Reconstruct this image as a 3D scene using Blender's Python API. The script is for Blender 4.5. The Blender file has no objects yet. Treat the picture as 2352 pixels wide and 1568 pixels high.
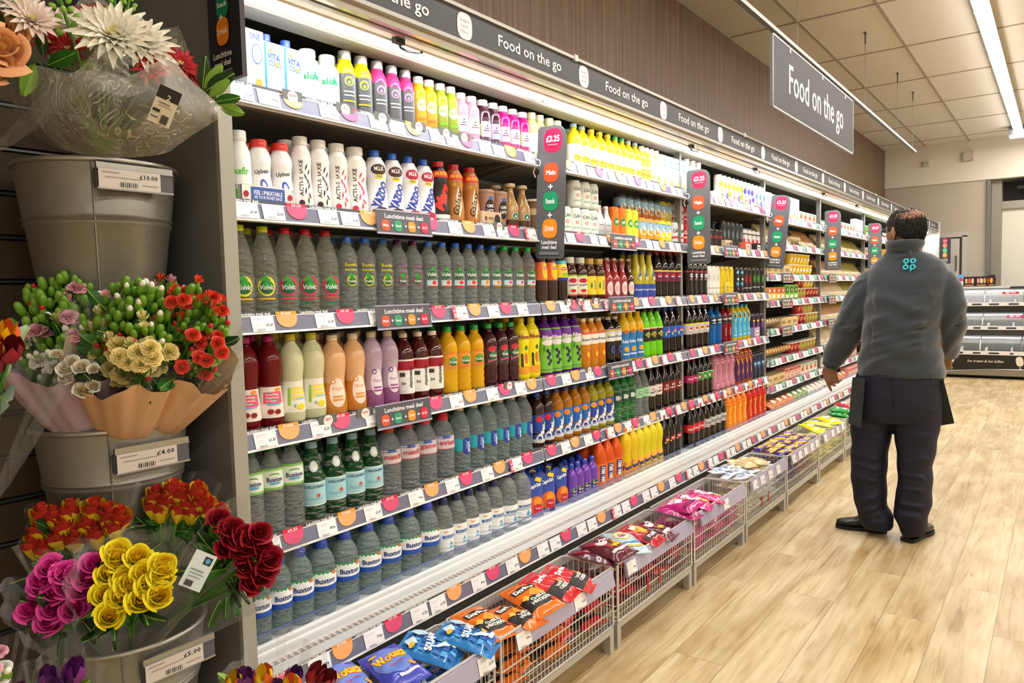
import bpy, bmesh, math, random
from mathutils import Vector, Matrix
from math import sin, cos, pi, radians, sqrt, atan2, exp
rnd = random.Random(7)
SC = bpy.context.scene
COL = SC.collection
# ---------------------------------------------------------------- camera, light, exposure
EYE = 1.35
RW = ((0.59596191, -0.06637491, 0.80026481), (-0.80264674, -0.01915453, 0.59614705), (-0.02424051, -0.99761088, -0.06469097))
cam_d = bpy.data.cameras.new('camera'); cam = bpy.data.objects.new('camera', cam_d); COL.objects.link(cam)
cam_d.lens = 36.0*1700/2352; cam_d.sensor_width = 36; cam_d.clip_end = 60
_m = Matrix(((RW[0][0], -RW[0][1], -RW[0][2], 0), (RW[1][0], -RW[1][1], -RW[1][2], 0), (RW[2][0], -RW[2][1], -RW[2][2], EYE), (0, 0, 0, 1)))
cam.matrix_world = _m
SC.camera = cam
SC.view_settings.view_transform = 'Standard'; SC.view_settings.look = 'None'
SC.view_settings.exposure = 0.0; SC.view_settings.gamma = 1.0; SC.view_settings.use_curve_mapping = False
w = bpy.data.worlds.new('shop_air'); SC.world = w; w.use_nodes = True
w.node_tree.nodes['Background'].inputs[0].default_value = (1.0, .95, .88, 1)
w.node_tree.nodes['Background'].inputs[1].default_value = 0.35
SC.cycles.transmission_bounces = 10; SC.cycles.transparent_max_bounces = 24; SC.cycles.max_bounces = 12
SC.cycles.sample_clamp_indirect = 6.0
SC.cycles.caustics_reflective = False; SC.cycles.caustics_refractive = False

def area(name, loc, rot, sx, sy, power, col=(1, 1, 1), spread=180):
    l = bpy.data.lights.new(name, 'AREA'); l.shape = 'RECTANGLE'; l.size = sx; l.size_y = sy; l.energy = power; l.color = col
    l.spread = radians(spread)
    o = bpy.data.objects.new(name, l); COL.objects.link(o); o.location = loc; o.rotation_euler = rot
    return o
# strip lights under the chiller canopy (one per bay) shining down and inward
for i, (a, b) in enumerate(((1.08, 2.58), (2.62, 4.1), (4.16, 5.64), (5.7, 7.24), (7.3, 9.1), (9.2, 11.2), (11.3, 13.4))):
    area('canopy_tube_light', ((a+b)/2, 1.70, 2.135), (radians(-4), 0, 0), b-a, .05, 4.6*(b-a), (.97, 1.0, 1.0))
# ceiling strip lights
area('ceiling_strip_light', (7.2, .56, 3.46), (0, 0, 0), 12.6, .10, 95, (1, .975, .93))
area('ceiling_strip_light', (4.0, -2.4, 3.46), (0, 0, 0), 16, .10, 190, (1, .975, .93))
area('ceiling_strip_light', (4.0, -5.0, 3.46), (0, 0, 0), 16, .10, 140, (1, .975, .93))
area('ceiling_strip_light', (13.1, -.9, 3.40), (0, 0, pi/2), 2.4, .10, 40, (1, .975, .93))

# ---------------------------------------------------------------- pixel helpers: where a line of sight meets a real plane
def _ray(px, py):
    c = (px-1176.0, py-784.0, 1700.0)
    return Vector([sum(RW[i][k]*c[k] for k in range(3)) for i in range(3)])
def atY(px, py, Y):
    r = _ray(px, py); t = Y/r.y; return Vector((r.x*t, Y, r.z*t+EYE))
def atX(px, py, X):
    r = _ray(px, py); t = X/r.x; return Vector((X, r.y*t, r.z*t+EYE))
def atZ(px, py, Z):
    r = _ray(px, py); t = (Z-EYE)/r.z; return Vector((r.x*t, r.y*t, Z))
def atD(px, py, d):
    r = _ray(px, py)/1700.0*d; return Vector((r.x, r.y, r.z+EYE))
def xat(px, Y, Z):
    k = (px-1176.0)/1700.0
    b = [RW[1][i]*Y+RW[2][i]*(Z-EYE) for i in range(3)]
    return (k*b[2]-b[0])/(RW[0][0]-k*RW[0][2])

# ---------------------------------------------------------------- materials
def lin(h):
    if isinstance(h, str):
        h = h.lstrip('#'); c = [int(h[i:i+2], 16)/255 for i in (0, 2, 4)]
    else: c = h
    return tuple((x/12.92 if x <= .04045 else ((x+.055)/1.055)**2.4) for x in c)
_M = {}
def mat(h, rough=.5, metal=0, trans=0, ior=1.45, alpha=1, emit=0, bump=0, bscale=60, var=.06, vscale=9, coat=0, sheen=0, sss=0):
    key = (h, rough, metal, trans, ior, alpha, emit, bump, bscale, var, vscale, coat, sheen, sss)
    if key in _M: return _M[key]
    m = bpy.data.materials.new('surface_%d' % len(_M)); m.use_nodes = True
    nt = m.node_tree; b = nt.nodes['Principled BSDF']
    c = lin(h)
    b.inputs['Base Color'].default_value = (*c, 1)
    b.inputs['Roughness'].default_value = rough; b.inputs['Metallic'].default_value = metal
    b.inputs['Transmission Weight'].default_value = trans; b.inputs['IOR'].default_value = ior
    b.inputs['Alpha'].default_value = alpha
    b.inputs['Coat Weight'].default_value = coat
    if sss: b.inputs['Subsurface Weight'].default_value = sss; b.inputs['Subsurface Radius'].default_value = (.01, .006, .004)
    if sheen: b.inputs['Sheen Weight'].default_value = sheen; b.inputs['Sheen Roughness'].default_value = .5
    if emit: b.inputs['Emission Color'].default_value = (*c, 1); b.inputs['Emission Strength'].default_value = emit
    m.diffuse_color = (*c, 1)
    if var or bump:
        tc = nt.nodes.new('ShaderNodeTexCoord')
    if var:
        n = nt.nodes.new('ShaderNodeTexNoise'); n.inputs['Scale'].default_value = vscale; n.inputs['Detail'].default_value = 3
        nt.links.new(tc.outputs['Object'], n.inputs['Vector'])
        mx = nt.nodes.new('ShaderNodeMix'); mx.data_type = 'RGBA'
        nt.links.new(n.outputs['Fac'], mx.inputs['Factor'])
        mx.inputs['A'].default_value = (*[min(1, x*(1+var)) for x in c], 1)
        mx.inputs['B'].default_value = (*[x*(1-var) for x in c], 1)
        nt.links.new(mx.outputs['Result'], b.inputs['Base Color'])
    if bump:
        n2 = nt.nodes.new('ShaderNodeTexNoise'); n2.inputs['Scale'].default_value = bscale; n2.inputs['Detail'].default_value = 4
        nt.links.new(tc.outputs['Object'], n2.inputs['Vector'])
        bp = nt.nodes.new('ShaderNodeBump'); bp.inputs['Strength'].default_value = bump; bp.inputs['Distance'].default_value = .01
        nt.links.new(n2.outputs['Fac'], bp.inputs['Height']); nt.links.new(bp.outputs['Normal'], b.inputs['Normal'])
    _M[key] = m
    return m
def film(name, tint, amount=.12, rough=.08, pattern=0):
    # thin plastic film: mostly see-through, part glossy, optional printed white pattern
    m = bpy.data.materials.new(name); m.use_nodes = True; nt = m.node_tree; nt.nodes.clear()
    out = nt.nodes.new('ShaderNodeOutputMaterial'); tr = nt.nodes.new('ShaderNodeBsdfTransparent'); gl = nt.nodes.new('ShaderNodeBsdfPrincipled')
    gl.inputs['Base Color'].default_value = (*lin(tint), 1); gl.inputs['Roughness'].default_value = rough
    mix = nt.nodes.new('ShaderNodeMixShader'); fr = nt.nodes.new('ShaderNodeFresnel'); fr.inputs['IOR'].default_value = 1.35
    ad = nt.nodes.new('ShaderNodeMath'); ad.operation = 'MULTIPLY_ADD'; ad.use_clamp = True; ad.inputs[1].default_value = .22; ad.inputs[2].default_value = amount
    nt.links.new(fr.outputs[0], ad.inputs[0]); last = ad.outputs[0]
    tw = nt.nodes.new('ShaderNodeTexCoord'); nw = nt.nodes.new('ShaderNodeTexNoise'); nw.inputs['Scale'].default_value = 14; nw.inputs['Distortion'].default_value = 1.5; nt.links.new(tw.outputs['Object'], nw.inputs['Vector'])
    bw = nt.nodes.new('ShaderNodeBump'); bw.inputs['Strength'].default_value = .6; bw.inputs['Distance'].default_value = .02; nt.links.new(nw.outputs['Fac'], bw.inputs['Height']); nt.links.new(bw.outputs[0], gl.inputs['Normal'])
    if pattern:
        tc = nt.nodes.new('ShaderNodeTexCoord'); nz = nt.nodes.new('ShaderNodeTexNoise'); nz.inputs['Scale'].default_value = 9; nz.inputs['Detail'].default_value = 1; nz.inputs['Distortion'].default_value = 2.2
        nt.links.new(tc.outputs['Object'], nz.inputs['Vector'])
        mu = nt.nodes.new('ShaderNodeMath'); mu.operation = 'MULTIPLY'; mu.inputs[1].default_value = 9; nt.links.new(nz.outputs['Fac'], mu.inputs[0])
        fc = nt.nodes.new('ShaderNodeMath'); fc.operation = 'PINGPONG'; fc.inputs[1].default_value = .5; nt.links.new(mu.outputs[0], fc.inputs[0])
        lt = nt.nodes.new('ShaderNodeMath'); lt.operation = 'LESS_THAN'; lt.inputs[1].default_value = .075; nt.links.new(fc.outputs[0], lt.inputs[0])
        n3 = nt.nodes.new('ShaderNodeTexNoise'); n3.inputs['Scale'].default_value = 5; nt.links.new(tc.outputs['Object'], n3.inputs['Vector'])
        g3 = nt.nodes.new('ShaderNodeMath'); g3.operation = 'GREATER_THAN'; g3.inputs[1].default_value = .46; nt.links.new(n3.outputs['Fac'], g3.inputs[0])
        m3 = nt.nodes.new('ShaderNodeMath'); m3.operation = 'MULTIPLY'; nt.links.new(lt.outputs[0], m3.inputs[0]); nt.links.new(g3.outputs[0], m3.inputs[1])
        m4 = nt.nodes.new('ShaderNodeMath'); m4.operation = 'MULTIPLY'; m4.inputs[1].default_value = pattern; nt.links.new(m3.outputs[0], m4.inputs[0])
        a2 = nt.nodes.new('ShaderNodeMath'); a2.operation = 'ADD'; a2.use_clamp = True
        nt.links.new(last, a2.inputs[0]); nt.links.new(m4.outputs[0], a2.inputs[1]); last = a2.outputs[0]
    nt.links.new(last, mix.inputs[0]); nt.links.new(tr.outputs[0], mix.inputs[1]); nt.links.new(gl.outputs[0], mix.inputs[2])
    nt.links.new(mix.outputs[0], out.inputs[0])
    return m

# ---------------------------------------------------------------- mesh builder
class MB:
    def __init__(s): s.v = []; s.f = []; s.m = []; s.mats = []
    def mi(s, m):
        if m not in s.mats: s.mats.append(m)
        return s.mats.index(m)
    def add(s, vs, fs, m, M=None):
        o = len(s.v); k = s.mi(m)
        if M is not None: vs = [M @ Vector(p) for p in vs]
        s.v.extend([tuple(p) for p in vs]); s.f.extend([tuple(o+i for i in f) for f in fs]); s.m.extend([k]*len(fs))
        return s
    def box(s, x0, x1, y0, y1, z0, z1, m, M=None):
        vs = [(x, y, z) for z in (z0, z1) for y in (y0, y1) for x in (x0, x1)]
        return s.add(vs, [(0, 2, 3, 1), (4, 5, 7, 6), (0, 1, 5, 4), (2, 6, 7, 3), (0, 4, 6, 2), (1, 3, 7, 5)], m, M)
    def tube(s, pts, r, m, n=6, closed=False, caps=True, M=None):
        P = [Vector(p) for p in pts]; N = len(P); rr = r if hasattr(r, '__len__') else [r]*N
        rings = []; up = Vector((0, 0, 1)); prev = None
        for i in range(N):
            a = P[i-1] if (i or closed) else P[i]; b = P[(i+1) % N] if (i < N-1 or closed) else P[i]
            t = (b-a); t = t.normalized() if t.length > 1e-9 else Vector((0, 0, 1))
            if prev is None:
                ref = up if abs(t.z) < .9 else Vector((1, 0, 0)); u = t.cross(ref).normalized()
            else:
                u = prev-t*prev.dot(t); u = u.normalized() if u.length > 1e-6 else t.orthogonal().normalized()
            prev = u; w_ = t.cross(u)
            rings.append([P[i]+(u*cos(2*pi*k/n)+w_*sin(2*pi*k/n))*rr[i] for k in range(n)])
        vs = [p for R_ in rings for p in R_]; fs = []
        for i in range(N if closed else N-1):
            for k in range(n):
                a = i*n+k; b = i*n+(k+1) % n; j = (i+1) % N
                fs.append((a, b, j*n+(k+1) % n, j*n+k))
        if caps and not closed: fs.append(tuple(reversed(range(n)))); fs.append(tuple((N-1)*n+k for k in range(n)))
        return s.add(vs, fs, m, M)
    def lathe(s, prof, m, n=20, M=None, sx=1, sy=1):
        vs = []; fs = []; rows = []
        for (r, z) in prof:
            if r < 1e-6: rows.append([len(vs)]); vs.append((0, 0, z))
            else:
                rows.append(list(range(len(vs), len(vs)+n))); vs += [(r*sx*cos(2*pi*k/n), r*sy*sin(2*pi*k/n), z) for k in range(n)]
        for a, b in zip(rows, rows[1:]):
            for k in range(n):
                k2 = (k+1) % n
                if len(a) == 1 and len(b) == 1: continue
                if len(a) == 1: fs.append((a[0], b[k2], b[k]))
                elif len(b) == 1: fs.append((a[k], a[k2], b[0]))
                else: fs.append((a[k], a[k2], b[k2], b[k]))
        return s.add(vs, fs, m, M)
    def grid(s, fn, nu, nv, m, closed_u=False, M=None):
        vs = [fn(i/nu, j/nv) for j in range(nv+1) for i in range(nu+1)]
        fs = [(j*(nu+1)+i, j*(nu+1)+i+1, (j+1)*(nu+1)+i+1, (j+1)*(nu+1)+i) for j in range(nv) for i in range(nu)]
        return s.add(vs, fs, m, M)
    def shape(s, sh, fn, m):
        return s.add([fn(x, y) for x, y in sh[0]], sh[1], m)
    def mesh(s, name, smooth=40):
        me = bpy.data.meshes.new(name); me.from_pydata(s.v, [], s.f)
        for m in s.mats: me.materials.append(m)
        me.polygons.foreach_set('material_index', s.m)
        if smooth:
            me.polygons.foreach_set('use_smooth', [True]*len(s.f)); me.update()
            if smooth < 180: me.set_sharp_from_angle(angle=radians(smooth))
        me.update(); return me
    def build(s, name, parent=None, smooth=40, loc=None, rot=None):
        return obj(name, s.mesh(name, smooth), parent, loc, rot)
def obj(name, data, parent=None, loc=None, rot=None):
    o = bpy.data.objects.new(name, data); COL.objects.link(o)
    if parent: o.parent = parent
    if loc is not None: o.location = loc
    if rot is not None: o.rotation_euler = rot
    return o
def thing(name, label, cat, loc=(0, 0, 0), rot=(0, 0, 0), group=None):
    o = obj(name, None, None, loc, rot); o.empty_display_size = .05; return tag(o, label, cat, group)
def tag(o, label, cat, group=None, kind=None):
    if label: o['label'] = label
    if cat: o['category'] = cat
    if group: o['group'] = group
    if kind: o['kind'] = kind
    return o
def struct(o): o['kind'] = 'structure'; return o
def dup(o, parent=None):
    c = o.copy(); COL.objects.link(c)
    if parent: c.parent = parent
    for ch in KIDS.get(o.name, ()):
        dup(ch, c)
    return c
KIDS = {}
def kids(root):
    # remember the tree of a prototype so copies need no search
    KIDS[root.name] = list(root.children)
    for c in root.children: kids(c)

# ---------------------------------------------------------------- lettering and flat art
_T = {}
def _slice(vs, fs, sx, sy=0):
    bm = bmesh.new(); bv = [bm.verts.new((x, y, 0)) for x, y in vs]
    for f in fs:
        try: bm.faces.new([bv[i] for i in f])
        except ValueError: pass
    xs = [v[0] for v in vs]; ys = [v[1] for v in vs]
    for ax, st, lo, hi in ((0, sx, min(xs), max(xs)), (1, sy, min(ys), max(ys))):
        if not st: continue
        k = lo+st
        while k < hi-1e-6:
            bmesh.ops.bisect_plane(bm, geom=bm.verts[:]+bm.edges[:]+bm.faces[:], dist=1e-6, plane_co=(k, 0, 0) if ax == 0 else (0, k, 0), plane_no=(1, 0, 0) if ax == 0 else (0, 1, 0))
            k += st
    bm.verts.index_update()
    r = ([(v.co.x, v.co.y) for v in bm.verts], [tuple(v.index for v in f.verts) for f in bm.faces])
    bm.free(); return r
def text2d(s_, bold=.0, slant=0, res=2):
    # unit lettering: centred box, width 1, height 1, plus natural aspect
    k = (s_, bold, slant, res)
    if k in _T: return _T[k]
    c = bpy.data.curves.new('letters', 'FONT'); c.body = s_; c.size = 1; c.resolution_u = res; c.offset = bold; c.fill_mode = 'FRONT'; c.shear = slant
    o = bpy.data.objects.new('letters', c); COL.objects.link(o)
    dg = bpy.context.evaluated_depsgraph_get(); dg.update()
    me = bpy.data.meshes.new_from_object(o.evaluated_get(dg))
    vs = [(v.co.x, v.co.y) for v in me.vertices]; fs = [tuple(p.vertices) for p in me.polygons]
    bpy.data.objects.remove(o); bpy.data.curves.remove(c); bpy.data.meshes.remove(me)
    if not vs: vs = [(0, 0), (1, 0), (0, 1)]; fs = [(0, 1, 2)]
    x0 = min(v[0] for v in vs); x1 = max(v[0] for v in vs); y0 = min(v[1] for v in vs); y1 = max(v[1] for v in vs)
    # make all faces wind the same way (+Z)
    nf = []
    for f in fs:
        a = sum(vs[f[i]][0]*vs[f[(i+1) % len(f)]][1]-vs[f[(i+1) % len(f)]][0]*vs[f[i]][1] for i in range(len(f)))
        nf.append(f if a > 0 else tuple(reversed(f)))
    vs = [((x-x0)/(x1-x0)-.5, (y-y0)/(y1-y0)-.5) for x, y in vs]
    _T[k] = (vs, nf, (x1-x0)/(y1-y0)); return _T[k]
def place2d(vs, fs, cx, cy, w_, h_, rot=0, sx=0, sy=0):
    c, s_ = cos(rot), sin(rot)
    v2 = [(cx+x*w_*c-y*h_*s_, cy+x*w_*s_+y*h_*c) for x, y in vs]
    return _slice(v2, fs, sx, sy) if sx or sy else (v2, fs)
def disc2d(n=18, p=2.0):
    vs = [(0, 0)]
    for k in range(n):
        a = 2*pi*k/n; ca, sa = cos(a), sin(a); q = (abs(ca)**p+abs(sa)**p)**(-1/p); vs.append((.5*ca*q, .5*sa*q))
    return vs, [(0, 1+k, 1+(k+1) % n) for k in range(n)]
SQ = ([(-.5, -.5), (.5, -.5), (.5, .5), (-.5, .5)], [(0, 1, 2, 3)])
ELL = disc2d(16); SQC = disc2d(24, 3.0)
TRI = ([(-.5, -.5), (.5, -.5), (0, .5)], [(0, 1, 2)])
LEAF = ([(0, -.5), (.28, -.15), (.22, .2), (0, .5), (-.22, .2), (-.28, -.15)], [(0, 1, 2, 3, 4, 5)])
DIA = ([(0, -.5), (.5, 0), (0, .5), (-.5, 0)], [(0, 1, 2, 3)])
SHP = {'R': SQ, 'E': ELL, 'Q': SQC, 'V': TRI, 'L': LEAF, 'D': DIA}
def art(mb, arts, fn, sx=0, sy=0, e0=1):
    """arts: list of (kind, cx, cy, w, h, colour[, rot][, text opts]); fn(u, v, layer) -> point"""
    for i, a in enumerate(arts):
        kd = a[0]; lay = e0+i
        if kd == 'T':
            _, s_, cx, cy, w_, h_, col = a[:7]; rot = a[7] if len(a) > 7 else 0; bold = a[8] if len(a) > 8 else .02; sl = a[9] if len(a) > 9 else 0
            t = text2d(s_, bold, sl, 1 if h_ < .012 else 2)
            sh = place2d(t[0], t[1], cx, cy, w_, h_, rot, sx, sy)
        else:
            _, cx, cy, w_, h_, col = a[:6]; rot = a[6] if len(a) > 6 else 0
            b = SHP[kd]; sh = place2d(b[0], b[1], cx, cy, w_, h_, rot, sx, sy)
        m = col if not isinstance(col, str) else mat(col, .45, var=0)
        mb.shape(sh, lambda x, y, L=lay: fn(x, y, L), m)

# common materials
GREY_STEEL = mat('#8c8d88', .38, .6)
WHITE = mat('#f2f2f0', .4); RAILBG = mat('#72748a', .35, var=.05, vscale=30); DARKSTRIP = mat('#3c4046', .5)
RED = mat('#d8123c', .45, var=0); ORANGE = mat('#f59a1c', .45, var=0); GREEN = mat('#1f9d63', .45, var=0); OREDR = mat('#ea5523', .45, var=0)
INK = mat('#33333a', .5, var=0); PAPER = mat('#f7f6f8', .5, var=0); LETTER = mat('#f5f5f3', .45, var=0); PINKT = mat('#e0507c', .4, var=0); PEACH = mat('#f6ac6d', .4, var=0)
SLATE = mat('#43454b', .5, var=.04)
# ---------------------------------------------------------------- the room
def floor_material():
    m = bpy.data.materials.new('oak_plank_floor'); m.use_nodes = True; nt = m.node_tree; b = nt.nodes['Principled BSDF']; L = nt.links.new
    tc = nt.nodes.new('ShaderNodeTexCoord')
    br = nt.nodes.new('ShaderNodeTexBrick'); br.inputs['Scale'].default_value = 1; br.inputs['Mortar Size'].default_value = .0012; br.inputs['Brick Width'].default_value = 1.25; br.inputs['Row Height'].default_value = .19
    br.offset = .37; br.offset_frequency = 2
    br.inputs['Color1'].default_value = (0, 0, 0, 1); br.inputs['Color2'].default_value = (1, 1, 1, 1); br.inputs['Mortar'].default_value = (.35, .35, .35, 1); br.inputs['Bias'].default_value = 0
    L(tc.outputs['Object'], br.inputs['Vector'])
    bw = nt.nodes.new('ShaderNodeRGBToBW'); L(br.outputs['Color'], bw.inputs[0])
    # per-plank offset for the grain
    cmb = nt.nodes.new('ShaderNodeCombineXYZ'); mul = nt.nodes.new('ShaderNodeMath'); mul.operation = 'MULTIPLY'; mul.inputs[1].default_value = 13
    L(bw.outputs[0], mul.inputs[0]); L(mul.outputs[0], cmb.inputs['Y']); L(mul.outputs[0], cmb.inputs['Z'])
    va = nt.nodes.new('ShaderNodeVectorMath'); va.operation = 'ADD'; L(tc.outputs['Object'], va.inputs[0]); L(cmb.outputs[0], va.inputs[1])
    mp = nt.nodes.new('ShaderNodeMapping'); mp.inputs['Scale'].default_value = (1.3, 17, 1); L(va.outputs[0], mp.inputs['Vector'])
    n1 = nt.nodes.new('ShaderNodeTexNoise'); n1.inputs['Scale'].default_value = 2.2; n1.inputs['Detail'].default_value = 6; n1.inputs['Distortion'].default_value = .8; L(mp.outputs[0], n1.inputs['Vector'])
    r1 = nt.nodes.new('ShaderNodeValToRGB'); e = r1.color_ramp.elements
    e[0].position = .22; e[0].color = (*lin('#a18a60'), 1); e[1].position = .62; e[1].color = (*lin('#d8c6a2'), 1)
    x = r1.color_ramp.elements.new(.42); x.color = (*lin('#ccb58a'), 1)
    L(n1.outputs['Fac'], r1.inputs['Fac'])
    mp2 = nt.nodes.new('ShaderNodeMapping'); mp2.inputs['Scale'].default_value = (.9, 3.2, 1); L(va.outputs[0], mp2.inputs['Vector'])
    n2 = nt.nodes.new('ShaderNodeTexNoise'); n2.inputs['Scale'].default_value = 2.6; n2.inputs['Detail'].default_value = 3; L(mp2.outputs[0], n2.inputs['Vector'])
    r2 = nt.nodes.new('ShaderNodeValToRGB'); r2.color_ramp.elements[0].position = .33; r2.color_ramp.elements[0].color = (*lin('#c9b58e'), 1); r2.color_ramp.elements[1].position = .6; r2.color_ramp.elements[1].color = (1, 1, 1, 1)
    L(n2.outputs['Fac'], r2.inputs['Fac'])
    mx = nt.nodes.new('ShaderNodeMix'); mx.data_type = 'RGBA'; mx.blend_type = 'MULTIPLY'; mx.inputs['Factor'].default_value = .7
    L(r1.outputs[0], mx.inputs['A']); L(r2.outputs[0], mx.inputs['B'])
    # knots
    vo = nt.nodes.new('ShaderNodeTexVoronoi'); vo.inputs['Scale'].default_value = 2.1; mp3 = nt.nodes.new('ShaderNodeMapping'); mp3.inputs['Scale'].default_value = (.9, 2.2, 1); L(va.outputs[0], mp3.inputs['Vector']); L(mp3.outputs[0], vo.inputs['Vector'])
    rk = nt.nodes.new('ShaderNodeValToRGB'); rk.color_ramp.elements[0].position = .02; rk.color_ramp.elements[0].color = (.42, .3, .2, 1); rk.color_ramp.elements[1].position = .06; rk.color_ramp.elements[1].color = (1, 1, 1, 1)
    L(vo.outputs['Distance'], rk.inputs['Fac'])
    m2 = nt.nodes.new('ShaderNodeMix'); m2.data_type = 'RGBA'; m2.blend_type = 'MULTIPLY'; m2.inputs['Factor'].default_value = .8; L(mx.outputs['Result'], m2.inputs['A']); L(rk.outputs[0], m2.inputs['B'])
    # plank tone and joints
    rt = nt.nodes.new('ShaderNodeValToRGB'); rt.color_ramp.elements[0].color = (.88, .87, .84, 1); rt.color_ramp.elements[1].color = (1.08, 1.06, 1.0, 1); L(bw.outputs[0], rt.inputs['Fac'])
    m3 = nt.nodes.new('ShaderNodeMix'); m3.data_type = 'RGBA'; m3.blend_type = 'MULTIPLY'; m3.inputs['Factor'].default_value = 1; L(m2.outputs['Result'], m3.inputs['A']); L(rt.outputs[0], m3.inputs['B'])
    m4 = nt.nodes.new('ShaderNodeMix'); m4.data_type = 'RGBA'; m4.inputs['B'].default_value = (*lin('#8c7046'), 1); L(br.outputs['Fac'], m4.inputs['Factor']); L(m3.outputs['Result'], m4.inputs['A'])
    L(m4.outputs['Result'], b.inputs['Base Color']); b.inputs['Roughness'].default_value = .38
    bp = nt.nodes.new('ShaderNodeBump'); bp.inputs['Strength'].default_value = .15; bp.inputs['Distance'].default_value = .003; L(n1.outputs['Fac'], bp.inputs['Height']); L(bp.outputs[0], b.inputs['Normal'])
    return m
def veneer_material():
    m = bpy.data.materials.new('brown_wood_panelling'); m.use_nodes = True; nt = m.node_tree; b = nt.nodes['Principled BSDF']; L = nt.links.new
    tc = nt.nodes.new('ShaderNodeTexCoord'); mp = nt.nodes.new('ShaderNodeMapping'); mp.inputs['Scale'].default_value = (26, 1, .5); L(tc.outputs['Object'], mp.inputs['Vector'])
    n = nt.nodes.new('ShaderNodeTexNoise'); n.inputs['Scale'].default_value = 2; n.inputs['Detail'].default_value = 5; n.inputs['Distortion'].default_value = .3; L(mp.outputs[0], n.inputs['Vector'])
    r = nt.nodes.new('ShaderNodeValToRGB'); r.color_ramp.elements[0].position = .3; r.color_ramp.elements[0].color = (*lin('#54402f'), 1); r.color_ramp.elements[1].position = .7; r.color_ramp.elements[1].color = (*lin('#806550'), 1)
    L(n.outputs['Fac'], r.inputs['Fac'])
    # fine grooves every 8 cm
    sx = nt.nodes.new('ShaderNodeSeparateXYZ'); L(tc.outputs['Object'], sx.inputs[0])
    pp = nt.nodes.new('ShaderNodeMath'); pp.operation = 'PINGPONG'; pp.inputs[1].default_value = .055; L(sx.outputs['X'], pp.inputs[0])
    gt = nt.nodes.new('ShaderNodeMath'); gt.operation = 'LESS_THAN'; gt.inputs[1].default_value = .0022; L(pp.outputs[0], gt.inputs[0])
    mx = nt.nodes.new('ShaderNodeMix'); mx.data_type = 'RGBA'; mx.inputs['B'].default_value = (*lin('#45341f'), 1); L(gt.outputs[0], mx.inputs['Factor']); L(r.outputs[0], mx.inputs['A'])
    L(mx.outputs['Result'], b.inputs['Base Color']); b.inputs['Roughness'].default_value = .5
    return m
def slab(name, x0, x1, y0, y1, z0, z1, m): return struct(MB().box(x0, x1, y0, y1, z0, z1, m).build(name, smooth=0))
ZC = 3.58; XW = 13.9; YW = 2.44
slab('floor', -4.2, 17, -7.2, 3.3, -.1, 0, floor_material())
TILE = mat('#dfdad0', .8, bump=.12, bscale=140, var=.03)
slab('ceiling', -4.2, 17, -7.2, 3.3, ZC, ZC+.1, TILE)
slab('wall_left', -4.2, XW+.12, YW, YW+.12, 0, ZC, veneer_material())
WARM = mat('#d9d1c4', .75, var=.03, vscale=3); TAUPE = mat('#b3a99a', .75, var=.03, vscale=3)
slab('wall_far', XW, XW+.12, .98, YW, 0, 2.95, TAUPE)
slab('wall_near', -4.3, -4.2, -7.2, YW, 0, ZC, WARM)
slab('wall_right', -4.2, 17, -7.3, -7.2, 0, ZC, WARM)
slab('trim_1', XW-.02, XW+.14, -7.2, YW, 2.95, ZC, WARM)          # cream fascia above the far wall
slab('trim_2', XW-.04, XW+.16, .935, .985, 0, 2.95, mat('#6c6c66', .5))   # grey pilaster
slab('wall_recess', 15.6, 15.7, -7.2, .98, 0, ZC, WARM)
slab('trim_3', XW+.1, 15.6, .80, .93, 0, 2.95, mat('#8b8679', .6))
# pale panels closing the recess, beam and dark service opening above
slab('wall_panel', XW+.35, XW+.42, -7.2, .82, 0, 2.50, mat('#d9d4c9', .6, var=.02))
slab('trim_4', XW+.30, XW+.45, -7.2, .82, 2.50, 2.62, mat('#9a958a', .6))
slab('trim_5', XW+.55, XW+.62, -7.2, .80, 2.62, 2.95, mat('#2b2b2b', .6))
slab('trim_6', XW+.33, XW+.36, .44, .46, 0, 2.5, mat('#8b8679', .6))
slab('trim_7', XW+.28, XW+.34, -7.2, .6, 2.8, 2.84, mat('#4b4b48', .6))
slab('trim_8', XW+.12, 17, -7.2, 3.3, 3.2, 3.22, WARM)
# ceiling grid
g = MB(); gm = mat('#a2978a', .6)
x = 5.24+1.34-1.34*8+.37
k = 0
for i in range(-7, 12):
    xx = 6.62+i*1.34
    if -4 < xx < XW-.05: g.box(xx-.011, xx+.011, -7.1, YW-.02, ZC-.006, ZC+.001, gm)
for i in range(-14, 3):
    yy = 1.84+i*.61
    if -7 < yy < YW: g.box(-4, XW-.05, yy-.011, yy+.011, ZC-.008, ZC+.001, gm)
struct(g.build('trim_9', smooth=0))
# door in the far wall
d = MB(); d.box(XW-.03, XW, 1.24, 2.1, 2.08, 2.16, mat('#b9b3ab', .5)); d.box(XW-.03, XW, 1.24, 1.31, 0, 2.1, mat('#b9b3ab', .5))
d.box(XW-.012, XW+.01, 1.30, 2.1, 0, 2.08, mat('#3c3a36', .6)); d.box(XW-.035, XW-.013, 1.345, 2.1, 0.02, 2.055, mat('#c3bdb8', .5))
dr = struct(d.build('door_1', smooth=0))
h = MB(); h.tube([(XW-.036, 1.385, 1.55), (XW-.085, 1.385, 1.55), (XW-.085, 1.385, 1.78), (XW-.036, 1.385, 1.78)], .010, mat('#4d4d4d', .3, .8)); h.build('door_handle', dr)

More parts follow.
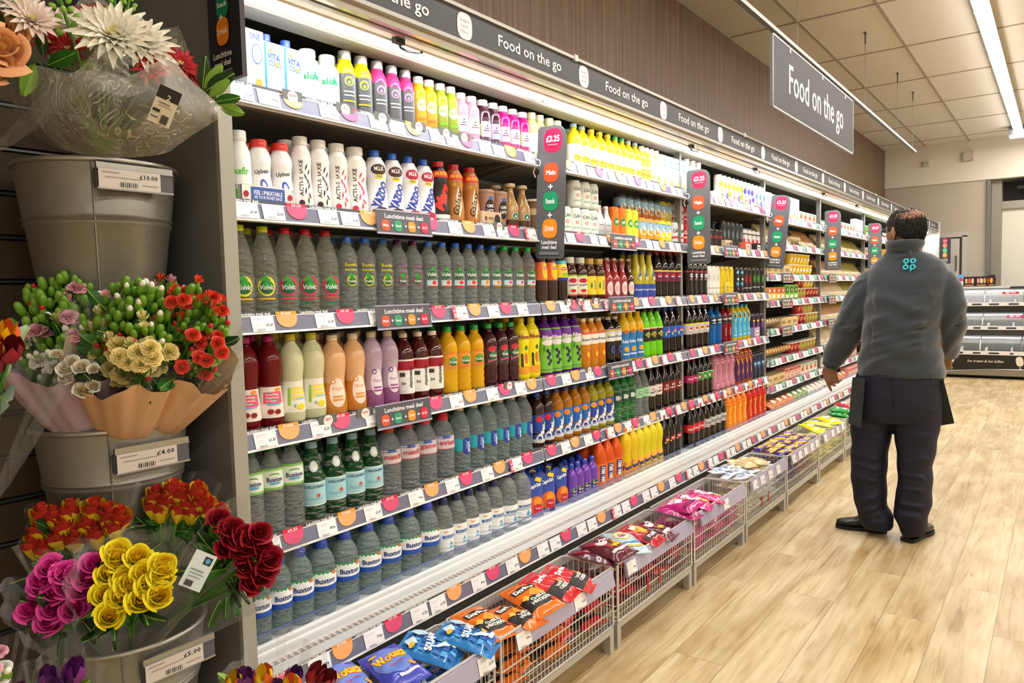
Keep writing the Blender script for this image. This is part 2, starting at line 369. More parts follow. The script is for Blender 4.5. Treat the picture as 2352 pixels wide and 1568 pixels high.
# wall fittings on the far fascia
b = MB(); b.box(XW-.08, XW-.02, 1.77, 1.86, 3.25, 3.34, mat('#cfc8bd', .5)); b.box(XW-.085, XW-.079, 1.79, 1.84, 3.27, 3.32, mat('#a9a298', .5))
tag(b.build('wall_box', smooth=0), 'small square cream box fixed high on the far wall fascia, left of the larger one', 'wall box')
b = MB(); b.box(XW-.09, XW-.02, 1.17, 1.31, 3.27, 3.41, mat('#bdb5a8', .5))
for yy in (1.185, 1.295):
    for zz in (3.285, 3.395): b.tube([(XW-.095, yy, zz), (XW-.088, yy, zz)], .006, mat('#555555', .4), 6)
tag(b.build('junction_box', smooth=0), 'larger square cream junction box with four screws, high on the far wall', 'junction box')

# ceiling strip lights: one long run along the aisle seen at the right, a cross piece at the far end, more over the rest of the shop
GLOW = mat('#fff8ee', .4, emit=16, var=0); ALU = mat('#a9abad', .35, .4)
def strip_light(x0, x1, y, z, label, group=None):
    t = thing('ceiling_strip_light', label, 'ceiling light', (0, y, z), group=group)
    m = MB(); m.box(x0, x1, -.045, .045, .045, ZC-z, ALU); m.box(x0, x1, -.06, .06, .03, .047, ALU); m.build('housing', t, 0)
    n = max(1, round((x1-x0)/1.5)); s_ = (x1-x0)/n
    for i in range(n):
        q = MB(); a = x0+i*s_+.012; e_ = x0+(i+1)*s_-.012
        pr = [(-.046, .03), (-.046, .0), (-.03, -.016), (.03, -.016), (.046, .0), (.046, .03)]
        vs = [(xx, p[0], p[1]) for xx in (a, e_) for p in pr]; N = len(pr)
        q.add(vs, [(j, j+1, N+j+1, N+j) for j in range(N-1)]+[tuple(range(N))[::-1], tuple(range(N, 2*N))], GLOW)
        q.build('diffuser', t, 0)
        r = MB(); r.tube([(e_+.012, -.05, .035), (e_+.012, -.05, -.012), (e_+.012, 0, -.026), (e_+.012, .05, -.012), (e_+.012, .05, .035)], .006, ALU, 5); r.build('clip', t)
    return t
strip_light(.9, 13.25, .56, 3.49, 'long white ceiling strip light running along the aisle at the right of the picture')
strip_light(-3.5, 12, -2.4, 3.49, 'white ceiling strip light over the middle of the shop, outside the picture')
strip_light(-3.5, 12, -5.0, 3.49, 'white ceiling strip light nearest the right wall, outside the picture')
t = thing('ceiling_strip_light', 'short cross-wise ceiling strip light at the far end of the aisle', 'ceiling light', (13.1, -.6, 3.42))
MB().box(-.08, .08, -1.4, 1.28, .03, .16, mat('#77797b', .4, .3)).build('housing', t, 0); MB().box(-.05, .05, -1.38, 1.26, 0, .03, GLOW).build('diffuser', t, 0)

# suspended rail with its wires and the hanging department sign
ry, rz = 1.45, 2.92
t = thing('sign_rail', 'thin grey metal rail hung on wires from the ceiling above the chiller', 'hanging rail', (0, ry, rz))
MB().box(1.2, 10.1, -.016, .016, -.012, .012, GREY_STEEL).build('rail', t, 0)
for xx in (3.0, 5.2, 7.3, 8.9, 9.9):
    m = MB(); m.tube([(xx, 0, .012), (xx, 0, ZC-rz-.09)], .0022, mat('#777777', .4, .6), 5); m.build('wire', t)
    m = MB(); m.tube([(xx, 0, ZC-rz-.10), (xx, 0, ZC-rz)], .006, mat('#55554f', .5), 6); m.box(xx-.03, xx+.03, -.008, .008, ZC-rz-.012, ZC-rz, mat('#55554f', .5)); m.build('hook', t)
p0 = atY(1772, 66, ry); p1 = atY(1957, 357, ry)
sx0, sx1, sz0, sz1 = 4.66, 6.80, 2.455, 2.885
t = thing('hanging_sign', 'large grey hanging sign reading Food on the go, hung from the rail', 'sign', (sx0, ry, sz0))
m = MB(); m.box(0, sx1-sx0, -.008, .008, 0, sz1-sz0, mat('#4f5054', .7, var=.03, vscale=4)); m.build('panel', t, 0)
m = MB(); W_ = sx1-sx0; H_ = sz1-sz0
for a in ((0, W_, -.010, .010, -.006, .004), (0, W_, -.010, .010, H_-.004, H_+.006), (-.006, .004, -.010, .010, 0, H_), (W_-.004, W_+.006, -.010, .010, 0, H_)): m.box(*a, mat('#a8a8a6', .35, .4))
m.build('frame', t, 0)
m = MB(); tt = text2d('Food on the go', .008); art(m, [('T', 'Food on the go', 1.06, .20, 1.46, .245, '#f4f4f2', 0, .006)], lambda u, v, L: (u, -.009-.0003*L, v), 0, 0); m.build('lettering', t, 0)
for xx in (.35, 1.15, 1.85):
    m = MB(); m.tube([(xx, 0, H_), (xx, 0, H_+.03)], .004, mat('#9a9a98', .4), 5); m.box(xx-.012, xx+.012, -.012, .012, H_-.035, H_+.004, mat('#bcbcbc', .3)); m.build('clip', t)
# ---------------------------------------------------------------- open-front chiller
YS = 1.80; YB = 2.38; ZT = 2.29
X0C, X1C = 1.04, 13.5
CREAM = mat('#dcd8cf', .45); INNER = mat('#a9adaa', .5); TAUPEM = mat('#8f8a80', .45, .1); CW = mat('#d3d5d3', .35); DARKIN = mat('#33352f', .6)
case = thing('refrigerated_display_case', 'long open-front chiller wall with dark header sign, lit canopy and white base', 'display fridge', (X0C, 1.6, 0))
def cp(mb, name, parent=case, smooth=0, ofs=True):
    o = mb.build(name, parent, smooth)
    if parent is case: o.location = (-X0C, -1.6, 0)
    return o
m = MB(); m.box(X0C, X1C, YB, YB+.05, .30, 2.29, INNER)
cp(m, 'back_panel')
m = MB()
xx = X0C+.02
while xx < 7: m.box(xx, xx+.012, YB-.02, YB, 2.05, 2.27, DARKIN); xx += .03
m.box(X0C, X1C, YB-.008, YB, 2.05, 2.27, mat('#4a4d48', .6)); m.box(X0C, X1C, YB-.04, YB, 2.02, 2.045, mat('#b9c4c0', .3)); cp(m, 'rear_grille')
# end panels
ep = MB(); ep.box(X0C-.035, X0C, 1.60, YB+.05, 0, ZT+.06, mat('#7b7c7c', .45, .1, var=.05)); cp(ep, 'end_panel')
ee = MB(); ee.box(X0C-.036, X0C+.001, 1.585, 1.60, 0, ZT+.06, mat('#a6a59e', .38, .2)); cp(ee, 'end_panel_edge')
ep = MB(); ep.box(X1C, X1C+.04, 1.58, YB+.05, 0, ZT+.02, CW); cp(ep, 'end_panel')
# canopy and header
m = MB(); m.box(X0C, X1C, 1.625, YB+.05, 2.27, 2.29, mat('#9f9c94', .4)); m.box(X0C, X1C, 1.86, 1.88, 2.165, 2.27, CW); m.box(X0C, X1C, 1.80, 1.88, 2.150, 2.168, CW)
m.box(X0C, X1C, 1.625, 1.80, 2.162, 2.18, mat('#d8cbb2', .45)); m.box(X0C, X1C, 1.88, YB, 2.262, 2.27, mat('#777a76', .5))
cp(m, 'canopy')
m = MB(); m.box(X0C, X1C, 1.612, 1.63, 2.15, 2.185, mat('#bdb9b0', .25, .6)); m.box(X0C, X1C, 1.655, 1.672, 2.155, 2.163, mat('#8d867a', .3, .5)); cp(m, 'canopy_trim')
GLW = mat('#ffffff', .3, emit=4, var=0)
for a, b in ((1.06, 2.6), (2.6, 4.12), (4.13, 5.66), (5.66, 7.27), (7.27, 9.15), (9.15, 11.3), (11.3, 13.48)):
    m = MB(); m.tube([(a+.02, 1.745, 2.147), (b-.02, 1.745, 2.147)], .011, GLW, 8); cp(m, 'light_tube', smooth=60)
    m = MB(); m.box(a, b, 1.725, 1.765, 2.157, 2.163, WHITE); cp(m, 'tube_reflector')
for xx in (1.72, 4.02, 5.1, 6.9, 8.2):
    m = MB(); P = [(xx+.02*t_, 1.70+.012*sin(t_*1.3), 2.15-.018*sin(t_/6*pi)) for t_ in range(7)]; m.tube(P, .004, DARKIN, 6); m.box(xx-.02, xx+.02, 1.69, 1.71, 2.145, 2.162, DARKIN); cp(m, 'tube_cable')
# header sign: a long dark band in sections with lettering and pale badges
hz0, hz1 = 2.183, 2.283
m = MB(); m.box(X0C-.2, X1C, 1.602, 1.612, hz0, hz1, SLATE); hs = cp(m, 'header_sign')
m = MB(); m.box(X0C-.2, X1C, 1.594, 1.616, hz1, hz1+.012, mat('#b9b9b2', .3, .5)); m.box(X0C-.2, X1C, 1.592, 1.616, hz0-.012, hz0, mat('#c4c4c2', .25, .6)); cp(m, 'header_trim')
for xx in (2.62, 4.6, 6.5, 8.6): m = MB(); m.box(xx-.012, xx+.012, 1.592, 1.604, hz1-.004, hz1+.02, mat('#d9d9d4', .3)); cp(m, 'header_clip')
hz = (hz0+hz1)/2
bm_ = MB(); art(bm_, [('Q', 0, 0, .076, .086, '#e8e2e8'), ('T', 'Breakfast', 0, .018, .045, .009, '#a39ca3', 0, 0), ('T', 'Lunch', 0, .001, .03, .009, '#a39ca3', 0, 0), ('T', 'Dinner', 0, -.017, .035, .009, '#a39ca3', 0, 0)], lambda u, v, L: (u, -.0006*L, v))
bmesh_ = bm_.mesh('badge', 0)
lm = MB(); art(lm, [('T', 'Food on the go', 0, 0, .405, .052, '#f1f1ef', 0, .012)], lambda u, v, L: (u, -.001, v)); lmesh = lm.mesh('lettering', 0)
for k in range(16):
    bx = 1.172+.7585*k
    if k: obj('badge', bmesh_, hs, (bx, 1.6015, hz))
    if bx+.38 < X1C: obj('lettering', lmesh, hs, (bx+.383, 1.6015, hz-.005))
# base: well front, inner lip, honeycomb air grille, ticket rail, plinth
m = MB()
m.box(X0C, X1C, 1.60, 1.622, .38, .402, CW)         # lip above the ticket rail
m.box(X0C, X1C, 1.655, 1.70, .34, .402, CW); m.box(X0C, X1C, 1.70, 1.735, .34, .405, CW); m.box(X0C, X1C, 1.699, 1.702, .40, .4075, WHITE); m.box(X0C, X1C, 1.731, 1.740, .34, .409, WHITE)
m.box(X0C, X1C, 1.622, 1.655, .34, .36, mat('#8f887c', .5))
m.box(X0C, X1C, 1.615, YB, .05, .09, CW); m.box(X0C, X1C, 1.735, YB, .380, .399, CW)
m.box(X0C, X1C, 1.60, 1.615, .12, .34, mat('#c9ccca', .4))
m.box(X0C, X1C, 1.66, 1.68, 0, .12, mat('#3a3a38', .5))
cp(m, 'base')
m = MB(); xx = X0C+.01; k = 0
while xx < 9.6:
    m.box(xx, xx+.0035, 1.622, 1.655, .368, .400, mat('#ece8e4', .4)); xx += .021 if xx < 4.2 else .045; k += 1
m.box(X0C, X1C, 1.652, 1.6555, .368, .4015, mat('#ece8e4', .4)); m.box(X0C, X1C, 1.637, 1.640, .362, .385, mat('#cfc9c0', .4)); cp(m, 'air_grille')
m = MB(); m.box(X0C, X1C, 1.585, 1.60, .398, .402, CW); m.box(X0C, X1C, 1.570, 1.585, .272, .30, mat('#cfd2d2', .35)); m.box(X0C, X1C, 1.588, 1.60, .30, .33, DARKIN); cp(m, 'bumper')
m = MB(); m.box(X0C, X1C, 1.595, 1.60, .24, .258, mat('#babdbb', .35)); m.box(X0C, X1C, 1.590, 1.60, .15, .17, mat('#d5d8d6', .35)); cp(m, 'kick_trim')
# clear plastic risers in front of the bottom deck
PLEX = film('clear_riser', '#b9c6e0', .06, .05)
for a, b in ((1.05, 2.58), (2.62, 4.12), (4.15, 5.65), (5.68, 7.25), (7.3, 9.15), (9.2, 11.2), (11.3, 13.45)):
    m = MB(); m.box(a, b, 1.742, 1.745, .400, .432, PLEX); cp(m, 'clear_riser')
    m = MB(); m.box(a, b, 1.7415, 1.7455, .432, .4345, mat('#5b6aa0', .3)); cp(m, 'riser_edge')
# uprights
for xx in (4.135, 5.665, 7.265, 9.17, 11.25):
    m = MB(); m.box(xx-.014, xx+.014, 1.815, 1.85, .40, 2.15, mat('#8b8a85', .4, .3)); cp(m, 'upright')

# ---- shelf fronts
PRICES = ['£1.69', '£2.35', '£1.80', '99p', '£1.25', '89p', '79p', '£1.00', '£2.50', '£1.35']
RH = .045
def rail_map(y):   # slightly tilted front strip
    return lambda u, v, L: (u, y-.0006*L+(v)*.28, v)
_tick = {}
def ticket_mesh(p, red=False):
    if (p, red) in _tick: return _tick[(p, red)]
    m = MB(); f = rail_map(0); w_ = .072; h_ = .044
    A = [('R', 0, 0, w_, h_, '#f6f5f8'), ('T', p, w_*.28, -.004, w_*.30, h_*.20, '#3a3a40', 0, .02), ('R', -w_*.18, h_*.30, w_*.5, .0012, '#b9b8c0'), ('R', -w_*.22, h_*.20, w_*.4, .0010, '#c6c5cc'), ('R', -w_*.25, -h_*.02, w_*.3, .0010, '#cfced4'), ('R', -w_*.25, -h_*.16, w_*.34, .0010, '#cfced4')]
    for i in range(7): A.append(('R', -w_*.30+i*.003, -h_*.38, .0012 if i % 2 else .002, .006, '#77767e'))
    if red: A += [('R', -w_*.62, 0, w_*.26, h_*1.12, '#e0546a'), ('T', 'Any 2', -w_*.62, .008, w_*.2, .008, '#ffffff', 0, .02), ('T', '£2', -w_*.62, -.008, w_*.2, .014, '#ffffff', 0, .03)]
    art(m, A, f); _tick[(p, red)] = m.mesh('price_ticket', 0); return _tick[(p, red)]
def tab_mesh(txt, top, low):
    k = (txt, top)
    if k in _tick: return _tick[k]
    m = MB(); f = rail_map(0); w_ = .070
    m.shape(place2d(*SQ, 0, RH/2+.004, w_, .0095), lambda x, y: f(x, y, 1), top)
    # half-round tag under it
    vs = [(-w_/2, RH/2), (w_/2, RH/2)]
    for k2 in range(0, 13):
        a = -pi*k2/12; vs.append((w_/2*cos(a)*1.0, RH/2-.010+.027*sin(a)))
    m.add([f(x, y, 1) for x, y in vs], [tuple([0]+list(range(len(vs)-1, 1, -1))+[1])[::-1]], low)
    art(m, [('T', txt, 0, RH/2+.0032, .034, .0075, '#ffffff', 0, .02)], f, e0=2)
    _tick[k] = m.mesh('promotion_tab', 0); return _tick[k]
def strip_mesh():
    if 'strip' in _tick: return _tick['strip']
    m = MB(); art(m, [('T', 'Lunchtime meal deal', 0, 0, .100, .0085, '#f2f2f2', 0, .02)], rail_map(0)); _tick['strip'] = m.mesh('strip_lettering', 0); return _tick['strip']
def new_mesh():
    if 'new' in _tick: return _tick['new']
    m = MB(); f = rail_map(0); m.box(-.034, .034, -.004, -.002, -.012, .016, mat('#6b6d6a', .4)); art(m, [('E', 0, -.002, .036, .034, '#f5f2f2'), ('T', 'NEW', 0, .002, .024, .0085, '#d2555a', 0, .01)], lambda u, v, L: (u, -.0045-.0005*L, v))
    _tick['new'] = m.mesh('new_product_tag', 0); return _tick['new']
def front_strip(parent, x0, x1, y, z, seed, loc=(0, 0, 0), food=False, dense=1.0, seq=None):
    """ticket rail whose top edge is z, running x0..x1 at depth y"""
    r = random.Random(seed); yr = y-.010
    m = MB()
    f = lambda v: yr+v*.28
    def band(z0_, z1_, mt, e=0): m.add([(x0, f(z0_-z)-e, z0_), (x1, f(z0_-z)-e, z0_), (x1, f(z1_-z)-e, z1_), (x0, f(z1_-z)-e, z1_)], [(0, 1, 2, 3)], mt)
    band(z-RH, z, RAILBG); band(z, z+.009, DARKSTRIP)
    band(z-RH-.006, z-RH, WHITE); band(z-.003, z-.0005, WHITE, .0006)
    m.box(x0, x1, yr+.002, y+.01, z-RH-.006, z-.001, WHITE)
    o = m.build('price_rail', parent, 0); o.location = tuple(-Vector(loc))
    zc = z-RH/2; yc = f(-RH/2)-.0015
    def put(me, nm, xx, dz=0): obj(nm, me, o, (xx, yc+dz*.28, zc+dz))
    x = x0+.045+r.random()*.03; i = r.randrange(2)
    while x < x1-.05:
        if i % 2 == 0: put(tab_mesh('£3.25', RED, PINKT), 'promotion_tab', x)
        elif food: put(tab_mesh('Snack', GREEN, mat('#7cc9a8', .4, var=0)), 'promotion_tab', x)
        else: put(tab_mesh('Drink', ORANGE, PEACH), 'promotion_tab', x)
        x += .045
        if x+.12 < x1: put(strip_mesh(), 'strip_lettering', x+.055, RH/2+.0045)
        g = r.uniform(.02, .05)
        if x+g+.08 < x1: put(ticket_mesh(r.choice(PRICES), r.random() < (.3 if x > 1.8 else 0)), 'price_ticket', x+g+.04); x += g+.08
        if dense > 1 and r.random() < .6 and x+.09 < x1: put(ticket_mesh(r.choice(PRICES)), 'price_ticket', x+.045); x += .085
        x += .042; i += 1
    return o, put
SHELF_ORD = ['top', 'second', 'third', 'fourth', 'fifth', 'sixth', 'seventh']
Z_D = [1.931, 1.616, 1.306, .983, .676]; Z_F = [1.905, 1.69, 1.447, 1.247, 1.025, .79, .585]
BAYS = [(X0C+.002, 2.597, Z_D, 'first drinks bay'), (2.612, 4.128, Z_D, 'second drinks bay'), (4.142, 5.655, Z_D, 'third drinks bay'),
        (5.68, 7.255, Z_F, 'first food bay'), (7.28, 9.155, Z_F, 'second food bay'), (9.19, 11.235, Z_F, 'third food bay'), (11.265, 13.48, Z_F, 'farthest food bay')]
DECKM = mat('#9c9a93', .4, .2); UND = mat('#8a847a', .5)
SHELVES = {}
for bi, (a, b, zs, bn) in enumerate(BAYS):
    for si, z in enumerate(zs):
        t = thing('display_shelf', 'grey %s shelf of the %s, with a white ticket rail' % (SHELF_ORD[si], bn), 'shelf', (a, YS, z), group='chiller shelves')
        loc = (a, YS, z)
        m = MB(); m.box(0, b-a, .004, YB-YS-.06, -.018, 0, DECKM); m.box(0, b-a, .03, .10, -.034, -.018, UND); m.build('deck', t, 0)
        for e in (.02, b-a-.03):
            q = MB(); q.add([(e, .05, -.02), (e, YB-YS-.05, -.02), (e, YB-YS-.05, -.09), (e+.01, .05, -.02), (e+.01, YB-YS-.05, -.02), (e+.01, YB-YS-.05, -.09)], [(0, 2, 1), (3, 4, 5), (0, 3, 5, 2), (0, 1, 4, 3), (1, 2, 5, 4)], UND); q.build('bracket', t, 0)
        rail, put = front_strip(t, a, b, YS, z, bi*31+si*7+1, loc, food=bi > 2, dense=1.6 if si < 2 or bi > 2 else 1)
        SHELVES[(bi, si)] = (rail, put)
# "new" markers on some ticket rails (seen at these points)
for si, xs, in ((0, (1.37, 1.565, 1.72, 1.89, 2.03, 2.13)), (1, (2.33,)), (3, (1.45, 1.60, 1.72, 2.37)), (2, ())):
    for xx in xs: SHELVES[(0, si)][1](new_mesh(), 'new_product_tag', xx, RH/2-.002)
for si, xs in ((2, (2.83, 2.93, 3.07)), (3, (3.0,)), (1, (3.42, 3.5))):
    for xx in xs: SHELVES[(1, si)][1](new_mesh(), 'new_product_tag', xx, RH/2-.002)
front_strip(case, X0C+.003, 13.48, 1.597, .392, 99, (X0C, 1.6, 0), dense=1.2)

# meal-deal cards hooked on the shelf rails
cm = MB(); cm.box(-.125, .125, -.002, .0, -.072, 0, mat('#55565f', .4))
cm2 = MB(); cm2.box(-.126, .126, -.003, .0005, -.077, -.071, mat('#a9a6bd', .3)); cm2.box(-.126, .126, -.003, .0005, 0, .004, mat('#a9a6bd', .3))
ca = MB(); art(ca, [('T', 'Lunchtime meal deal', 0, -.017, .175, .015, '#f3f1f5', 0, .02)] + [('Q', x, -.048, .036, .036, c) for x, c in ((-.088, '#e8593a'), (-.032, '#2b9a70'), (.030, '#f3952f'), (.090, '#d9244e'))] +
    [('T', s_, x, -.048, .024, .0085, '#ffffff', 0, .02) for x, s_ in ((-.088, 'Main'), (-.032, 'Snack'), (.030, 'Drink'), (.090, '£3.25'))] +
    [('T', '+', x, -.048, .010, .010, '#ffffff', 0, .02) for x in (-.06, 0)] + [('T', '=', .060, -.048, .012, .006, '#ffffff', 0, .02)], lambda u, v, L: (u, -.0024-.0003*L, v))
me1, me2, me3 = cm.mesh('card', 0), cm2.mesh('card_holder', 0), ca.mesh('lettering', 0)
def promo_card(px, py, zs, lab):
    X = xat(px, YS-.03, zs); t = thing('promotion_card', lab, 'promotion card', (X, YS-.030, zs+.012), (radians(-7), 0, radians(-1)), 'meal deal cards on the shelf edges')
    obj('card', me1, t); obj('card_holder', me2, t); obj('lettering', me3, t)
for px, si in ((926, 1), (926, 2), (926, 3)): promo_card(px, 0, Z_D[si], 'grey meal deal card hooked on the %s shelf of the first bay' % SHELF_ORD[si])
for px, si in ((1430, 1), (1427, 2), (1423, 3)): promo_card(px, 0, Z_D[si], 'grey meal deal card hooked on the %s shelf of the second bay' % SHELF_ORD[si])
for px, si in ((1678, 1), (1677, 2), (1678, 3)): promo_card(px, 0, Z_D[si], 'grey meal deal card hooked on the %s shelf of the third bay' % SHELF_ORD[si])
for px, si in ((1807, 2), (1806, 3), (1806, 4)): promo_card(px, 0, Z_F[si], 'grey meal deal card hooked on the %s shelf of the first food bay' % SHELF_ORD[si])
for px, si in ((1911, 2), (1910, 3), (1909, 4)): promo_card(px, 0, Z_F[si], 'grey meal deal card hooked on the %s shelf of the second food bay' % SHELF_ORD[si])

# tall aisle fins clipped to the top shelf, standing out into the aisle
def fin(X, tilt, lab, shade='#5a5c62'):
    t = thing('aisle_fin_sign', lab, 'promotion sign', (X, YS-.02, 1.905), (tilt, 0, 0), 'meal deal fins clipped to the top shelf')
    W_, Ht, Hb = .142, .135, .41
    pts = [(0, -Hb+.01), (.01, -Hb), (W_-.012, -Hb), (W_, -Hb+.012)]
    for k in range(9):
        a = k/8*pi/2; pts.append((W_-.055+.055*cos(a), Ht-.055+.055*sin(a)))
    pts += [(.012, Ht), (.0, Ht-.012), (0, -.03), (.012, -.045), (.012, -.055), (0, -.065)]
    n = len(pts); vs = [(x_, -u, v) for x_ in (-.0015, .0015) for u, v in pts]
    m = MB(); m.add(vs, [tuple(range(n)), tuple(range(2*n-1, n-1, -1))]+[(i, n+i, n+(i+1) % n, (i+1) % n) for i in range(n)], mat(shade, .25, var=.02)); m.build('fin', t, 0)
    def A(sgn): return lambda u, v, L: (sgn*(.0018+.0003*L), -(W_/2)+sgn*u*1.0, v)
    for sgn in (-1, 1):
        m = MB()
        f = A(sgn)
        art(m, [('Q', .005, .075, .088, .098, '#d9174c'), ('T', '£3.25', .005, .082, .066, .026, '#ffffff', 0, .03), ('R', .005, .058, .05, .003, '#f0a0b4')] +
            [('Q', 0, z_, .074, .08, c) for z_, c in ((-.055, '#ee5a2b'), (-.172, '#21a06c'), (-.285, '#f79a22'))] +
            [('T', s_, 0, z_, .046, .021, '#ffffff', 0, .03) for z_, s_ in ((-.055, 'Main'), (-.172, 'Snack'), (-.285, 'Drink'))] +
            [('T', '+', 0, z_, .022, .022, '#ffffff', 0, .03) for z_ in (-.113, -.230)] +
            [('T', 'Lunchtime', 0, -.342, .078, .017, '#ffffff', 0, .03), ('T', 'meal deal', 0, -.362, .072, .016, '#ffffff', 0, .03), ('R', 0, -.388, .098, .012, '#85888c')], f)
        m.build('lettering', t, 0)
    m = MB(); m.tube([(0, -.002+.014*cos(a), -.012+.014*sin(a)) for a in [k*pi/8 for k in range(16)]], .003, WHITE, 6, closed=True); m.tube([(0, .008, -.015), (0, .02, -.05), (.004, .012, -.07)], .003, WHITE, 5); m.build('clip', t)
FINS = [(1262, 'first meal deal fin from the left, grey, tall, on the top shelf rail', 2.60), (1612, 'second meal deal fin from the left, paler grey, hanging before the cola bottles', 4.14), (1796, 'third meal deal fin from the left, tilted', 5.68), (1890, 'fourth meal deal fin from the left', 7.27), (1957, 'fifth meal deal fin from the left, close to the man', 9.17), (2010, 'sixth meal deal fin, just left of the man and his glasses', 11.25)]
for i, (px, lab, X) in enumerate(FINS): fin(X, radians((3, 0, 6, 0, 0, 0)[i]), lab, ('#54565c', '#8d8f90', '#606267', '#a4a5a6', '#a4a5a6', '#a9a9a9')[i] if False else '#64666a')

# dark meal-deal board on the near end of the chiller, and its twin at the far end
def board(X, y0, y1, z0, z1, lab, two):
    t = thing('end_sign_board', lab, 'sign', (X, y1, z0))
    W_ = y1-y0; H_ = z1-z0
    m = MB(); m.box(0, .012, -W_, 0, 0, H_, mat('#2e2a31', .35)); m.build('board', t, 0)
    q = MB(); f = lambda u, v, L: (-.0006*L, -W_/2-u, v)
    s_ = W_/.115
    A = []
    for z_, c, tx in two: A += [('Q', 0, z_, .044*s_, .056*s_, c), ('T', tx, 0, z_, .034*s_, .011*s_, '#ffffff', 0, .02)]
    for i in range(len(two)-1): A.append(('T', '+', 0, (two[i][0]+two[i+1][0])/2, .013*s_, .013*s_, '#f3f3f3', 0, .02))
    zl = two[-1][0]
    A += [('T', 'Lunchtime', 0, zl-.048*s_, .066*s_, .013*s_, '#f3f3f3', 0, .02), ('T', 'meal deal', 0, zl-.066*s_, .058*s_, .012*s_, '#f3f3f3', 0, .02), ('R', 0, zl-.083*s_, .07*s_, .004, '#7a767d'), ('R', 0, zl-.089*s_, .07*s_, .003, '#7a767d')]
    art(q, A, f); q.build('lettering', t, 0)
board(.985, 1.452, 1.575, 1.842, 2.32, 'dark meal deal board on the near end of the chiller, beside the white bouquet', [(.312, '#d9174c', '£3.25'), (.242, '#d9532a', 'Main'), (.165, '#1c7f5b', 'Snack'), (.106, '#ee8a1c', 'Drink')])
board(13.43, 1.42, 1.575, 1.65, 2.06, 'small dark meal deal board at the far end of the chiller, near the grey door', [(.36, '#d9174c', '£3.25'), (.285, '#d9532a', 'Main'), (.21, '#1c9f6b', 'Snack'), (.135, '#ee8a1c', 'Drink')])
# ---------------------------------------------------------------- drinks
CLEAR = {}
def clear(tint='#e9f2ef', rough=.03, mixt=.45, ior=1.30, body='#c9d6cf'):
    k = (tint, rough, mixt, ior, body)
    if k in CLEAR: return CLEAR[k]
    m = bpy.data.materials.new('clear_plastic_%d' % len(CLEAR)); m.use_nodes = True; nt = m.node_tree; nt.nodes.clear(); L = nt.links.new
    out = nt.nodes.new('ShaderNodeOutputMaterial'); gl = nt.nodes.new('ShaderNodeBsdfPrincipled'); tr = nt.nodes.new('ShaderNodeBsdfTransparent'); mx = nt.nodes.new('ShaderNodeMixShader')
    gl.inputs['Base Color'].default_value = (*lin(tint), 1); gl.inputs['Roughness'].default_value = rough; gl.inputs['Transmission Weight'].default_value = .70; gl.inputs['IOR'].default_value = ior
    # white noise streaks painted into the colour as highlights; bump for moulded ridges
    tc = nt.nodes.new('ShaderNodeTexCoord'); mp = nt.nodes.new('ShaderNodeMapping'); mp.inputs['Scale'].default_value = (.8, .8, 2.6); L(tc.outputs['Object'], mp.inputs['Vector'])
    n = nt.nodes.new('ShaderNodeTexNoise'); n.inputs['Scale'].default_value = 38; n.inputs['Detail'].default_value = 2; L(mp.outputs[0], n.inputs['Vector'])
    rp = nt.nodes.new('ShaderNodeValToRGB'); rp.color_ramp.elements[0].position = .50; rp.color_ramp.elements[0].color = (*[min(1, c*1.6) for c in lin(body)], 1); rp.color_ramp.elements[1].position = .68; rp.color_ramp.elements[1].color = (1, 1, 1, 1)
    L(n.outputs['Fac'], rp.inputs['Fac']); L(rp.outputs[0], gl.inputs['Base Color'])
    bp = nt.nodes.new('ShaderNodeBump'); bp.inputs['Strength'].default_value = 1; bp.inputs['Distance'].default_value = .02; L(n.outputs['Fac'], bp.inputs['Height']); L(bp.outputs[0], gl.inputs['Normal'])
    tr.inputs[0].default_value = (*lin(tint), 1); mx.inputs[0].default_value = 1-mixt
    L(tr.outputs[0], mx.inputs[1]); L(gl.outputs[0], mx.inputs[2]); L(mx.outputs[0], out.inputs[0])
    CLEAR[k] = m; return m
def juice(c): return mat(c, .12, trans=.15, ior=1.35, var=.03)
def dark(c): return mat(c, .07, trans=.12, ior=1.4, var=0, coat=.6)
def plas(c): return mat(c, .25, var=.02, coat=.2)
def glossy(c): return mat(c, .15, var=.03, coat=.5)
WATER = clear(); WATER2 = clear('#dbeef2', .03, .42, 1.3, '#bcd6df'); PET = clear('#f0f3ee', .03, .5, 1.3, '#cbd2be'); GGLASS = clear('#4fb060', .03, .15, 1.4, '#1c6a2e'); GPET = clear('#4fc068', .03, .15, 1.4, '#22a23e')

